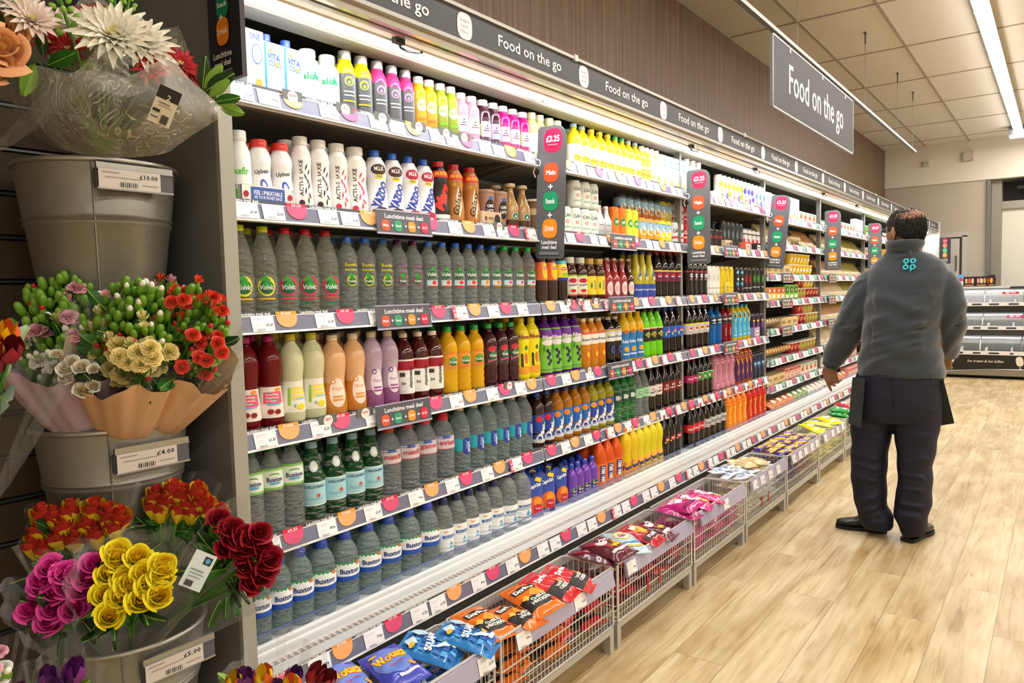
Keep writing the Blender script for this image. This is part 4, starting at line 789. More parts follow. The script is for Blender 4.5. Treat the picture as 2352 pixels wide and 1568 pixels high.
def oasis(c1): return [('R', 0, .12, 7, .5, '#d8e8f5'), ('E', -.3, .52, .9, .8, c1), ('T', 'Oasis', .12, .30, 2.6, .80, '#f4f6fa', 1.15, .05), ('E', -.25, .17, .95, .95, '#f4f6fa'), ('E', -.25, .17, .55, .55, '#1b2f86'), ('D', .5, .45, .2, 1.4, '#7fd06a', .4)]
K('oasis_dark', 'juice_bottle', 'dark fruit drink bottle, blue cap and blue label', 'juice', .238, .0325, 'rib', dark('#2b0d10'), ('flat', '#2450b0'), (.10, .60, '#1f49b0'), oasis('#d8232f'))
K('oasis_orange', 'juice_bottle', 'orange fruit drink bottle, blue cap and blue label', 'juice', .238, .0325, 'rib', juice('#b9761a'), ('flat', '#2450b0'), (.10, .60, '#1f6cc4'), oasis('#f0903a'))
K('oasis_citrus', 'juice_bottle', 'yellow citrus drink bottle, blue cap and blue label', 'juice', .238, .0325, 'rib', juice('#a8a02a'), ('flat', '#2450b0'), (.10, .60, '#1f49b0'), oasis('#f2a12a'))
K('green_soda', 'soda_bottle', 'bright green lemonade bottle with dark label', 'soft drink', .25, .033, 'cola', GPET, ('flat', '#1c8a3c'), (.38, .60, '#174a3a'), [('R', -.2, .50, .6, .7, '#d9e6dc'), ('T', 'Sprite', .5, .5, 1.0, .4, '#f2f4f0', .1, .02, .2)])
K('clear_soda', 'soda_bottle', 'clear lemonade bottle with green label', 'soft drink', .25, .033, 'cola', WATER, ('flat', '#d9dcd6'), (.38, .60, '#9fd8a8'), [('R', 0, .59, 7, .12, '#2f9e4a'), ('Q', .1, .49, .9, .6, '#2f9e4a'), ('T', '7UP', .1, .49, .7, .35, '#ffffff', 0, .03)])
K('pepper_white', 'cola_bottle', 'dark soda bottle with white label', 'cola', .25, .032, 'cola', dark('#150a08'), ('flat', '#26201e'), (.34, .58, '#e9e4e2'), [('T', 'Dr', 0, .50, .7, .4, '#a3142e', .3, .03, .3), ('T', 'Pepper', 0, .43, 1.3, .4, '#2a1c1e', .3, .03, .3), ('R', 0, .57, 7, .06, '#a3142e')])
K('pepper_red', 'cola_bottle', 'dark soda bottle with deep red label', 'cola', .25, .032, 'cola', dark('#150a08'), ('flat', '#26201e'), (.34, .58, '#7c1022'), [('T', 'Dr', 0, .50, .7, .4, '#f2eeee', .3, .03, .3), ('T', 'Pepper', 0, .43, 1.3, .4, '#f2eeee', .3, .03, .3)])
K('cherry_coke', 'cola_bottle', 'cola bottle with red cap and magenta label', 'cola', .25, .031, 'cola', dark('#120806'), ('flat', '#c3202e'), (.40, .57, '#b01460'), [('T', 'Cherry', 0, .49, 1.6, .44, '#f4dcea', 0, .03, .4)])
K('life_coke', 'cola_bottle', 'cola bottle with green and red label', 'cola', .25, .031, 'cola', dark('#120806'), ('flat', '#2b2624'), (.40, .60, '#3a9a3c'), [('R', 0, .59, 7, .12, '#e8efe4'), ('Q', .3, .49, .8, .5, '#c3303a'), ('R', -.5, .48, .3, .5, '#e8efe4')])
K('pink_energy', 'sports_bottle', 'pale pink energy drink bottle', 'sports drink', .258, .034, 'wavy', juice('#d98aa2'), ('flat', '#c9b8b4'), (.05, .80, '#dd93ab'), [('T', 'Lucozade', .1, .42, 3.6, .5, '#4a2030', pi/2, .02, .2)])
K('orange_purple', 'sports_bottle', 'orange and purple flame energy bottle', 'sports drink', .258, .033, 'wavy', juice('#d96a1a'), ('flat', '#e8761c'), (.06, .80, '#4c1c5c'), [('L', -.2, .62, .6, 2.4, '#f2a22a', .3), ('L', .2, .36, .5, 2.2, '#f2a22a', -.3), ('L', .25, .7, .4, 1.2, '#e2542a')])
K('navy_can', 'energy_can', 'dark blue energy drink can', 'drink can', .185, .029, 'can', glossy('#14264a'), None, (.1, .9, '#14264a'), [('L', -.25, .55, .3, 2.2, '#4a8ad8', .2), ('L', .1, .55, .3, 2.2, '#4a8ad8', -.2), ('R', 0, .2, 1.3, .2, '#0e1628'), ('T', 'M', 0, .6, .9, .9, '#9ac3f0', 0, .02)])
# bottom deck
K('sport_still', 'water_bottle', 'clear ribbed bottle with dark blue sports cap', 'water bottle', .232, .0385, 'dome', WATER2, ('sport', '#2344a6'), (.33, .56, '#f0f4f6'), [('R', 0, .535, 7, .40, '#2fa04f'), ('R', 0, .355, 7, .40, '#1f4fb0'), ('E', 0, .50, 2.2, .5, '#f0f4f6'), ('E', .1, .42, 2.2, .4, '#f0f4f6'), ('T', 'Buxton', 0, .455, 1.45, .42, '#1d2a78', 0, .03), ('R', .7, .54, .35, .25, '#d8662f')])
K('clear_sport', 'water_bottle', 'clear bottle, navy sports cap, white and blue label', 'water bottle', .228, .035, 'dome', WATER, ('clearsport', '#1c2850'), (.10, .50, '#f1f2f2'), [('R', .1, .37, 1.5, .3, '#2a5fae'), ('T', 'Spring', .1, .37, 1.1, .17, '#e8eef5'), ('E', .3, .22, .5, .5, '#4aa8dc'), ('V', .3, .27, .3, .4, '#4aa8dc'), ('E', -.3, .45, .5, .15, '#e8a24a')])
K('large_clear', 'water_bottle', 'larger clear bottle with white and blue label', 'water bottle', .245, .041, 'dome', WATER, ('flat', '#1c2444'), (.06, .42, '#eef0f1'), [('R', .1, .31, 1.5, .26, '#2a5fae'), ('T', 'Spring', .1, .31, 1.1, .15, '#e8eef5'), ('E', .3, .18, .42, .42, '#4aa8dc'), ('V', .3, .225, .26, .34, '#4aa8dc')])
K('juice_pouch', 'juice_pouch', 'blue and orange fruit juice pouch', 'juice pouch', .185, .042, 'pouch', glossy('#2248a8'), ('flat', '#1d2f6e'), (.1, .9, '#2248a8'), [('E', 0, .26, 1.7, 1.9, '#e0642a'), ('E', .15, .34, .9, .9, '#f2962a'), ('T', 'Capri-Sun', 0, .70, 1.3, .5, '#eef2f8', .2, .04, .2), ('R', .4, .84, .7, .4, '#f0d22a', -.4), ('Q', .1, .18, .9, 1.0, '#c3243c'), ('T', 'Orange', .1, .2, .6, .2, '#f6ece0')])
K('kids_drink', 'childs_drink_bottle', 'small purple drink bottle with blue sports cap', 'juice', .172, .030, 'dome', glossy('#6a34a6'), ('clearsport', '#2b46b0'), (.08, .40, film('lbl', '#ffffff', .05)), [('E', 0, .28, 1.2, 1.0, '#3b2a5c'), ('L', -.3, .32, .6, .9, '#8fc23a'), ('T', 'fruit', 0, .29, .8, .24, '#f2f2f2', .1, .03), ('T', 'shoot', 0, .22, .8, .24, '#f2f2f2', .1, .03)])
K('irn', 'soda_bottle', 'bright orange soda bottle with orange and blue label', 'soft drink', .245, .035, 'cola', juice('#e0571a'), ('flat', '#27409c'), (.10, .50, '#f0761c'), [('R', 0, .31, .95, 2.2, '#27357c'), ('T', 'IRN BRU', 0, .30, 2.0, .6, '#f4ede4', pi/2, .05)])
K('fanta', 'soda_bottle', 'yellow orange soda bottle with orange cap', 'soft drink', .25, .034, 'wavy', juice('#f0cb1c'), ('flat', '#ee7a1c'), (.04, .32, '#f0a02a'), [('T', 'Fanta', 0, .21, 1.7, .7, '#23306e', .12, .05), ('E', .5, .12, .6, .6, '#f07f1f'), ('L', -.5, .29, .4, .6, '#3f9a3a')])
K('fanta_pale', 'soda_bottle', 'yellow soda bottle with pale cap', 'soft drink', .25, .034, 'wavy', juice('#ecd928'), ('flat', '#c9bda6'), (.04, .32, '#f3b53a'), [('T', 'Fanta', 0, .21, 1.7, .7, '#23306e', .12, .05), ('L', -.5, .13, .5, .6, '#3f9a3a')])
K('zero_coke', 'cola_bottle', 'cola bottle with red cap and black dotted label', 'cola', .25, .031, 'cola', dark('#120806'), ('flat', '#c3202e'), (.36, .56, '#181414'), [('E', .1, .46, 1.0, .9, '#d9202e'), ('T', 'zero', .1, .46, .9, .3, '#f4f4f4', 0, .03), ('E', -.4, .40, .3, .3, '#f0d02a'), ('E', .5, .52, .2, .2, '#f4f4f4')])
K('red_coke', 'cola_bottle', 'cola bottle with red cap and red label', 'cola', .25, .031, 'cola', dark('#120806'), ('flat', '#c3202e'), (.38, .57, '#cf1f2a'), [('T', 'Coca-Cola', 0, .475, 1.8, .5, '#f6f2f2', .1, .02, .4)])
K('diet_coke', 'cola_bottle', 'cola bottle with red cap and silver label', 'cola', .25, .031, 'cola', dark('#120806'), ('flat', '#c3202e'), (.36, .57, '#c6c6c4'), [('T', 'Coke', 0, .475, 1.5, .55, '#4a4648', 0, .03, .3), ('E', .1, .40, .5, .3, '#cf4a50')])
K('orange_energy', 'sports_bottle', 'bright orange energy drink bottle', 'sports drink', .255, .033, 'wavy', juice('#ee7a14'), ('flat', '#e8651a'), (.04, .80, '#f28a18'), [('T', 'Lucozade', .05, .42, 3.5, .6, '#f5d43a', pi/2, .03, .2)])
K('red_energy', 'sports_bottle', 'bright red energy drink bottle with yellow script', 'sports drink', .255, .033, 'wavy', juice('#c31f1a'), ('flat', '#c62a20'), (.04, .80, '#cc2a1c'), [('T', 'Lucozade', .05, .42, 3.5, .6, '#f2c62a', pi/2, .03, .2)])
# top shelf
K('coconut', 'coconut_water_carton', 'pale blue coconut water carton', 'drink carton', .162, .0315, 'carton', mat('#e6f1f8', .4), ('x', '#3a62c9'), (.1, .9, '#e6f1f8'), [('R', -.88, .45, .22, 4.4, '#3a8fd8'), ('T', 'VITA', 0, .66, 1.3, .55, '#2456b0', -.06, .03), ('T', 'COCO', .1, .54, 1.3, .5, '#2f6fd0', -.06, .02), ('E', .25, .54, .36, .4, '#a6c93a'), ('L', -.3, .76, .6, .35, '#7ac24a'), ('L', .05, .32, .12, 1.1, '#e88a4a', .5), ('E', .5, .16, .9, .8, '#f3e3cf')])
K('white_carton', 'drink_carton', 'tall white and blue carton at the left end', 'drink carton', .185, .0315, 'carton', mat('#eef3fa', .4), None, (.1, .9, '#eef3fa'), [('T', 'ONE', 0, .8, 1.2, .5, '#3a56c8', 0, .02), ('E', .2, .55, 1.2, 1.8, '#3a62d0'), ('E', .2, .55, 1.0, 1.6, '#eef3fa'), ('E', .3, .12, .8, .8, '#f2a03a')])
K('aloe', 'aloe_drink_bottle', 'white aloe drink bottle with green lettering', 'juice', .165, .036, 'square', mat('#f4f6ea', .35), ('wide', '#f6f6f4'), (.05, .66, '#f7f8f2'), [('T', 'simply', 0, .60, 1.0, .26, '#5ab58a', .05, .01), ('T', 'aloe', 0, .49, 1.5, .55, '#159a62', 0, .03), ('V', .35, .52, .5, .6, '#19a06a'), ('R', 0, .34, .9, .08, '#b9c9b0')])
K('super_yellow', 'juice_bottle', 'yellow juice bottle with silver cap, grey label', 'juice', .195, .0345, 'smooth', juice('#f0e01e'), ('metal', '#c9ccd2'), (.06, .62, '#55565a'), [('E', 0, .50, .9, .9, '#a3d84a'), ('E', 0, .49, .6, .6, '#55565a'), ('E', 0, .48, .3, .3, '#a3d84a'), ('R', 0, .33, 1.1, .12, '#f2f2f2'), ('R', 0, .27, 1.0, .1, '#f2f2f2'), ('R', 0, .18, 1.2, .12, '#e8d82a')])
K('super_pink', 'juice_bottle', 'pink juice bottle with silver cap, grey label', 'juice', .195, .033, 'smooth', juice('#df3f8a'), ('metal', '#c9ccd2'), (.06, .62, '#55565a'), [('E', 0, .50, .9, .9, '#f08ab8'), ('E', 0, .49, .6, .6, '#55565a'), ('E', 0, .48, .3, .3, '#f08ab8'), ('R', 0, .33, 1.1, .12, '#f2f2f2'), ('R', 0, .27, 1.0, .1, '#f2f2f2')])
K('save_orange', 'smoothie_bottle', 'slim orange smoothie bottle with white cap', 'smoothie', .185, .027, 'square', juice('#f5b81c'), ('wide', '#f6f3ec'), (.05, .60, film('lbl', '#ffffff', .04)), [('E', 0, .45, 1.3, 1.5, '#fbe9b8'), ('T', 'SAV', 0, .47, 1.0, .5, '#ee9a1c', .1, .04), ('R', 0, .2, 1.0, .3, '#e8761c')])
K('save_green', 'smoothie_bottle', 'slim green smoothie bottle with white cap', 'smoothie', .185, .027, 'square', juice('#a3b82a'), ('wide', '#f6f3ec'), (.05, .60, film('lbl', '#ffffff', .04)), [('E', 0, .45, 1.3, 1.5, '#dfe8c0'), ('T', 'SAV', 0, .47, 1.0, .5, '#8aa82a', .1, .04), ('R', 0, .2, 1.0, .3, '#6fc02a')])
def plenty(c): return [('R', 0, .34, 1.5, 2.0, c), ('R', 0, .36, .6, .12, '#5a3a48'), ('R', 0, .31, .9, .1, '#5a3a48'), ('D', 0, .42, .25, .25, '#3a2a30'), ('R', -.85, .33, .2, 1.5, '#8fbf3a')]
K('rose_smooth', 'smoothie_bottle', 'pale pink smoothie bottle with white cap', 'smoothie', .175, .030, 'square', juice('#f09ab8'), ('wide', '#f7eeee'), (.05, .60, film('lbl', '#ffffff', .04)), plenty('#f5c3d3'))
K('plum_smooth', 'smoothie_bottle', 'dark purple smoothie bottle with white cap', 'smoothie', .175, .030, 'square', dark('#3e0f2a'), ('wide', '#f7eeee'), (.05, .60, film('lbl', '#ffffff', .04)), plenty('#b9a9c9'))
K('magenta_smooth', 'smoothie_bottle', 'magenta smoothie bottle with white cap', 'smoothie', .175, .030, 'square', juice('#c80f7c'), ('wide', '#f7eeee'), (.05, .60, film('lbl', '#ffffff', .04)), plenty('#f0b6d6'))
K('pear_smooth', 'juice_bottle', 'pale green juice bottle with cream cap', 'juice', .185, .029, 'smooth', juice('#d6df8c'), ('wide', '#e6dcc0'), (.08, .52, '#f3f4ee'), [('E', 0, .32, .7, 1.0, '#b9dcae'), ('E', 0, .32, .5, .8, '#f3f4ee')])
def pure(cap, key, look): K(key, 'juice_bottle', look, 'juice', .20, .036, 'pet', juice('#f6de2a'), ('flat', cap), (.06, .52, '#f8f6ee'), [('T', 'pure', 0, .44, .9, .3, '#8fa85a', 0, .01), ('E', -.3, .2, .9, .9, '#f2a62a'), ('E', .35, .18, .8, .8, '#f08f1c'), ('E', .35, .18, .5, .5, '#f8c85a'), ('R', 0, .36, .9, .1, '#d9cfa8')])
pure('#f3e24a', 'pure_yellow', 'orange juice bottle with yellow cap'); pure('#3fc06a', 'pure_green', 'orange juice bottle with green cap'); pure('#a9cdea', 'pure_blue', 'orange juice bottle with pale blue cap')
K('copella', 'juice_bottle', 'small yellow juice bottle with pale cap', 'juice', .19, .027, 'smooth', juice('#f5e03a'), ('wide', '#f0ead2'), (.06, .55, '#f7c84a'), [('R', 0, .4, 1.1, .5, '#f8e9c8'), ('R', 0, .2, 1.2, .4, '#f0942a')])
K('peach_smooth', 'smoothie_bottle', 'peach coloured smoothie bottle with white cap', 'smoothie', .19, .029, 'smooth', juice('#f7d3a0'), ('wide', '#f8f2ea'), (.06, .58, '#f6d9b0'), [('R', 0, .4, 1.1, .7, '#f4e8d8'), ('E', 0, .2, .8, .8, '#f0a66a')])
K('c_carton', 'coconut_water_carton', 'grey-white carton with large green letter C', 'drink carton', .195, .028, 'carton', mat('#e9eeee', .4), None, (.1, .9, '#e9eeee'), [('T', 'C', 0, .68, 1.2, 1.6, '#1f8a6a', 0, .02), ('R', 0, .45, 1.1, .12, '#9ac9b8'), ('R', 0, .38, .9, .12, '#9ac9b8'), ('E', .2, .14, 1.0, 1.0, '#c3dc4a')])
K('strawb_bottle', 'smoothie_bottle', 'white smoothie bottle with red fruit label', 'smoothie', .20, .030, 'smooth', mat('#f5f0ee', .35), ('wide', '#f6f3f2'), (.06, .64, '#f6efec'), [('V', -.1, .52, .8, 1.4, '#d8323a'), ('R', 0, .24, .9, .4, '#e05a60')])
K('banana_bottle', 'smoothie_bottle', 'white smoothie bottle with yellow fruit label', 'smoothie', .20, .030, 'smooth', mat('#f5f2e6', .35), ('wide', '#f6f3f2'), (.06, .64, '#f6f1dc'), [('E', .1, .52, 1.0, 1.4, '#f2da3a'), ('R', 0, .24, .9, .4, '#f0c23a')])
K('orange_can', 'energy_can', 'slim white and orange energy can', 'drink can', .165, .0265, 'can', glossy('#f0e8da'), None, (.1, .9, '#f3ead8'), [('D', 0, .62, 1.4, 2.2, '#f0a01c'), ('D', 0, .3, 1.4, 2.0, '#f0a01c'), ('E', .1, .75, .5, .5, '#f4d23a')])
K('violet_can', 'energy_can', 'slim blue and violet energy can', 'drink can', .165, .0265, 'can', glossy('#e6e4f0'), None, (.1, .9, '#e9e6f2'), [('D', -.2, .6, 1.2, 2.0, '#3a4ab8'), ('D', .2, .3, 1.2, 2.0, '#5a3aa8'), ('E', .1, .6, .4, .5, '#d83a5a')])
K('silver_can', 'energy_can', 'slim silver and blue energy can', 'drink can', .165, .0265, 'can', glossy('#dfe4ee'), None, (.1, .9, '#e4e9f2'), [('D', 0, .5, .7, 3.0, '#4a72c9'), ('R', 0, .2, 1.0, .3, '#7a9ad8')])
K('can_tray', 'can_tray', 'white cardboard tray with blue corners under the cans', 'cardboard tray', .060, .070, 'tray', mat('#f1eef0', .5), None, (.1, .9, '#f1eef0'), [('D', -.55, .5, .5, .5, '#f0b02a'), ('E', -.55, .5, .3, .25, '#d8323a'), ('R', .75, .5, .45, .6, '#3a56b8'), ('T', 'Red Bull', .1, .5, .75, .26, '#d8707a', 0, .02)])
# second shelf
K('kefir', 'milk_drink_bottle', 'white milk drink bottle with green label', 'milk drink', .20, .037, 'smooth', mat('#f3f3ee', .3), ('wide', '#eceae4'), (.03, .60, '#f3f3ee'), [('R', 0, .16, 7, 1.1, '#4fc22a'), ('T', 'kefir', 0, .44, 1.3, .55, '#4fc22a', 0, .02), ('E', -.3, .22, .5, .6, '#f3f3ee')])
K('protein_tub', 'yogurt_drink_tub', 'white and blue shaker tub with red paper collar', 'milk drink', .185, .040, 'shake', mat('#f1eff0', .3), ('wide', '#d8382c'), (.02, .62, '#f0eeef'), [('T', 'Upbeat', 0, .50, 1.4, .4, '#333a4a', .1, .02), ('E', .1, .30, .6, .9, '#3a5ab8', .4), ('E', .1, .30, .3, .5, '#f0eeef', .4)])
K('shake_dark', 'milkshake_bottle', 'white shake bottle with dark brown splash', 'milk drink', .215, .0365, 'shake', mat('#f0eeec', .25), ('wide', '#dedbd6'), (.02, .80, '#f0eeec'), [('T', 'ACTI-SHAKE', -.35, .42, 2.9, .36, '#3a3436', pi/2, .02), ('E', -.35, .08, .5, .5, '#3a2622')]+[('L', .25+.22*sin(i*2.3), .12+.065*i, .26, .62, '#3a2420', .6*sin(i*1.7)) for i in range(8)])
K('shake_red', 'milkshake_bottle', 'white shake bottle with red splash', 'milk drink', .215, .0365, 'shake', mat('#f0eeec', .25), ('wide', '#dedbd6'), (.02, .80, '#f0eeec'), [('T', 'ACTI-SHAKE', -.35, .42, 2.9, .36, '#4a3a3e', pi/2, .02), ('E', -.35, .08, .5, .5, '#d8324a')]+[('L', .25+.22*sin(i*2.3), .12+.065*i, .26, .62, '#d8324a', .6*sin(i*1.7)) for i in range(8)])
def yaz(c): return [('E', 0, .70, 1.5, 1.0, c), ('T', 'MILK', 0, .71, .9, .36, '#f4f0ee', 0, .03), ('E', 0, .59, .85, .42, '#e8e42a'), ('T', '95p', 0, .59, .55, .22, '#3a5ab8', 0, .02), ('T', 'YAZOO', .1, .32, 2.6, .85, '#2741a6', 1.15, .05), ('E', .1, .06, 1.6, .9, c)]
K('milk_choc', 'milkshake_bottle', 'white milkshake bottle, blue cap, brown swirl', 'milk drink', .218, .036, 'shake', mat('#ecebf0', .25), ('flat', '#2c62c8'), (.02, .82, '#eeedf2'), yaz('#4a2a20'))
K('milk_pink', 'milkshake_bottle', 'white milkshake bottle, blue cap, pink swirl', 'milk drink', .218, .036, 'shake', mat('#ecebf0', .25), ('flat', '#2c62c8'), (.02, .82, '#eeedf2'), yaz('#b8244c'))
K('choc_black', 'milkshake_bottle', 'black milkshake bottle with red cursive lettering', 'milk drink', .225, .035, 'shake', mat('#1c1714', .25), ('tallblack', '#1a1718'), (.02, .84, '#1b1614'), [('R', 0, .77, 7, .7, '#d8321f'), ('T', '25% EXTRA', 0, .775, 1.6, .35, '#f5cf2a', 0, .04), ('T', 'Mars', 0, .40, 2.9, 1.15, '#d8302a', 1.2, .06, .3), ('R', 0, .08, 7, .5, '#e9e4dc')])
K('choc_gold', 'milkshake_bottle', 'gold and brown milkshake bottle with dark script', 'milk drink', .225, .035, 'shake', mat('#b5763a', .25), ('tallblack', '#1a1718'), (.02, .84, '#b8783c'), [('R', 0, .77, 7, .7, '#d8321f'), ('T', '25% EXTRA', 0, .775, 1.6, .35, '#f5cf2a', 0, .04), ('L', .1, .35, 1.1, 3.4, '#f0dcb8'), ('T', 'Galaxy', .1, .36, 2.9, .8, '#2a1812', 1.35, .02, .4), ('E', -.35, .63, .5, .4, '#d8a23a')])
K('latte_cup', 'coffee_cup', 'brown iced coffee cup with black round logo', 'iced coffee', .145, .037, 'cup', mat('#a8806a', .3), ('lid', '#b08a72'), (.08, .88, '#a57c68'), [('E', .2, .48, 1.3, 2.0, '#1d1a1b'), ('T', 'CAFFE', .2, .55, .9, .32, '#f2eeea', 0, .03), ('T', 'LATTE', .2, .42, .9, .32, '#f2eeea', 0, .03), ('E', .2, .76, .5, .4, '#3a62b0')])
K('coffee_glass', 'coffee_bottle', 'tan iced coffee glass bottle with round green logo', 'iced coffee', .185, .0315, 'wine', glossy('#a98552'), ('wide', '#c4b487'), (.04, .40, film('lbl', '#ffffff', .02)), [('R', 0, .12, 7, .9, '#4a2c1c'), ('E', .1, .28, .9, .9, '#f2f2ee'), ('E', .1, .28, .8, .8, '#1a6a48'), ('V', .1, .28, .3, .4, '#f2f2ee')])
K('coffee_cup2', 'coffee_cup', 'brown coffee cup with green logo', 'iced coffee', .135, .034, 'cup', mat('#7c5a42', .3), ('lid', '#e6ded0'), (.08, .88, '#7c5a42'), [('R', 0, .6, 7, .8, '#c9b090'), ('E', .2, .5, .7, .7, '#1a6a48')])
K('card_tray', 'cardboard_tray', 'low printed tan cardboard tray', 'cardboard tray', .055, .062, 'tray', mat('#cdb090', .7), None, (.1, .9, '#cdb090'), [('E', -.6, .5, .25, .3, '#6a4a36'), ('E', .55, .45, .6, .7, '#2a2422'), ('R', -.1, .55, .5, .12, '#8a6a50')])
K('blue_tray', 'cardboard_tray', 'low white cardboard tray with blue lettered panel', 'cardboard tray', .050, .085, 'tray', mat('#e9e4dc', .7), None, (.1, .9, '#e9e4dc'), [('R', 0, .5, 1.3, .5, '#3a5aa8'), ('T', 'FEEL UPBEATABLE', 0, .62, 1.1, .14, '#e9edf5', 0, .02), ('T', 'OR YOUR MONEY BACK', 0, .36, 1.1, .12, '#e9edf5', 0, .02), ('E', -.84, .5, .2, .2, '#a81226'), ('E', .85, .5, .2, .2, '#a81226')])
K('red_tray', 'cardboard_tray', 'low orange-red cardboard tray', 'cardboard tray', .055, .062, 'tray', mat('#e8644a', .7), None, (.1, .9, '#e8644a'), [('R', 0, .5, 1.3, .5, '#f4f0ee'), ('T', 'Relentless', 0, .5, 1.0, .3, '#e8482a', 0, .03)])
K('black_tray', 'cardboard_tray', 'low black and white cardboard tray', 'cardboard tray', .055, .055, 'tray', mat('#1c1c1e', .6), None, (.1, .9, '#1c1c1e'), [('R', 0, .5, 1.3, .6, '#f4f4f2'), ('T', 'Monster', 0, .5, 1.0, .3, '#1c1c1e', 0, .03)])
K('yellow_tray', 'cardboard_tray', 'yellow cardboard tray in front of the yellow cans', 'cardboard tray', .085, .052, 'tray', mat('#e6cf3a', .6), None, (.1, .9, '#e6cf3a'), [('R', 0, .5, 1.2, .9, '#d8c22a'), ('R', 0, .6, .8, .12, '#8e7c12'), ('R', 0, .4, .6, .12, '#8e7c12')])
K('purple_tray', 'cardboard_tray', 'lilac cardboard tray with white end label', 'cardboard tray', .075, .062, 'tray', mat('#b79ccc', .6), None, (.1, .9, '#b79ccc'), [('R', .1, .45, 1.1, .6, '#efeae4'), ('T', 'RUBICON', .1, .45, .8, .25, '#2a2a2a', 0, .03)])
K('white_water_can', 'drink_can', 'white water can with red and black lettering', 'drink can', .124, .0315, 'can', glossy('#dfe6df'), None, (.1, .9, '#e0e7e0'), [('T', 'CAN', 0, .68, 1.1, .5, '#3a4440', 0, .02), ('T', 'O', 0, .45, .6, .5, '#d86a60', 0, .03), ('T', 'WATER', 0, .25, 1.1, .24, '#3f9a6a', 0, .01)])
K('alu_bottle', 'aluminium_bottle', 'slim silver aluminium water bottle', 'water bottle', .155, .029, 'wine', mat('#c9ccd0', .3, .6), ('flat', '#eeeeee'), (.1, .5, film('lbl', '#ffffff', .02)), [('T', 'water', 0, .38, 1.0, .22, '#5a5f68', 0, .01), ('R', 0, .2, .9, .06, '#8a8f98')])
K('orange_slim', 'drink_can', 'slim orange can with green round logo', 'drink can', .158, .0265, 'can', glossy('#ee7a24'), None, (.1, .9, '#ee7c26'), [('E', .1, .52, 1.3, 1.5, '#1f8a3c'), ('T', 'ZEO', .1, .52, .9, .5, '#f4f6f0', .3, .03)])
K('lime_slim', 'drink_can', 'slim lime yellow can with green round logo', 'drink can', .158, .0265, 'can', glossy('#d6e03a'), None, (.1, .9, '#d8e23c'), [('E', .1, .52, 1.3, 1.5, '#2a9a44'), ('T', 'ZEO', .1, .52, .9, .5, '#f4f6f0', .3, .03)])
def sanp(c): return [('R', 0, .20, 7, 1.1, c), ('R', 0, .66, 7, 1.4, '#9cc4dc'), ('E', .05, .42, 1.3, 1.4, '#f2f2ea'), ('T', 'SAN', 0, .80, .7, .2, '#23406a', 0, .02), ('E', .05, .38, .8, .8, c), ('L', -.2, .52, .3, .6, '#3f8a3a'), ('D', .45, .66, .25, .25, '#d8402f')]
K('orange_can2', 'drink_can', 'blue and orange citrus can with foil top', 'drink can', .124, .0315, 'can', glossy('#e8941f'), None, (.1, .9, '#eeb03a'), sanp('#ee9a1f'))
K('lemon_can', 'drink_can', 'blue and yellow citrus can with foil top', 'drink can', .124, .0315, 'can', glossy('#e9d22a'), None, (.1, .9, '#f0d83a'), sanp('#eed428'))
K('dark_can', 'drink_can', 'dark blue and orange citrus can, upper layer', 'drink can', .124, .0315, 'can', glossy('#3a4452'), None, (.1, .9, '#4a5a6a'), sanp('#c9761f'))
K('silver_cola_can', 'cola_can', 'silver cola can with black and red lettering', 'drink can', .124, .0315, 'can', glossy('#c9cbcc'), None, (.1, .9, '#cfd0d2'), [('T', 'Coke', 0, .62, 1.3, .7, '#2a2224', .25, .04, .3), ('R', 0, .3, 7, .35, '#c3202e', .08)])
K('red_cola_can', 'cola_can', 'red cola can with white lettering', 'drink can', .124, .0315, 'can', glossy('#c41424'), None, (.1, .9, '#c81626'), [('T', 'Coca', 0, .60, 1.3, .6, '#f6f2f2', .2, .03, .4), ('R', 0, .35, 7, .22, '#f2ecec', .08)])
K('black_cola_can', 'cola_can', 'black cola can with red lettering', 'drink can', .124, .0315, 'can', glossy('#161314'), None, (.1, .9, '#161314'), [('T', 'Coca', 0, .60, 1.3, .6, '#d8202e', .2, .03, .4)])
K('slate_can', 'energy_can', 'tall slim dark grey energy can', 'drink can', .185, .0265, 'can', glossy('#23292c'), None, (.1, .9, '#23292c'), [('L', -.2, .55, .22, 2.4, '#b9c9c9'), ('L', .1, .55, .22, 2.4, '#8fa3a6')])
K('redwhite_can', 'energy_can', 'red and silver energy can', 'drink can', .150, .0265, 'can', glossy('#d9d4d4'), None, (.1, .9, '#ddd8d8'), [('R', 0, .45, 1.6, 1.4, '#c8323a'), ('T', 'E', 0, .5, .6, .8, '#f2eeee', 0, .05), ('R', 0, .8, 7, .3, '#3a2a2c')])
K('teal_straw', 'straw_packet', 'upright white and teal packet', 'packet', .165, .028, 'box', mat('#e9f1ee', .5), None, (.1, .9, '#e9f1ee'), [('L', 0, .55, .5, 2.6, '#3fb0a8', .3), ('L', .3, .5, .3, 2.2, '#e8b8a8', -.2)])
# food
def box_kind(key, noun, look, cat, H, R, c, arts): K(key, noun, look, cat, H, R, 'box', mat(c, .5), None, (.1, .9, c), arts)
box_kind('yellow_box', 'snack_box', 'yellow and red snack box', 'snack box', .10, .055, '#f0d02a', [('R', 0, .75, 1.9, .7, '#d8323a'), ('R', 0, .3, 1.2, .5, '#f4f2ea'), ('R', .2, .75, .8, .4, '#f4e6b8')])
box_kind('green_box', 'snack_box', 'green salad snack box', 'snack box', .12, .060, '#7fc83a', [('R', 0, .65, 1.5, .9, '#2f4a22'), ('L', .1, .65, .9, .5, '#b9d84a'), ('R', 0, .2, 1.4, .4, '#e8efdc')])
box_kind('brown_box', 'wrap_box', 'tan card box of wraps', 'wrap box', .075, .075, '#d9c08a', [('R', 0, .5, 1.1, .35, '#a88a4a'), ('R', -.6, .5, .3, .25, '#8a6a3a')])
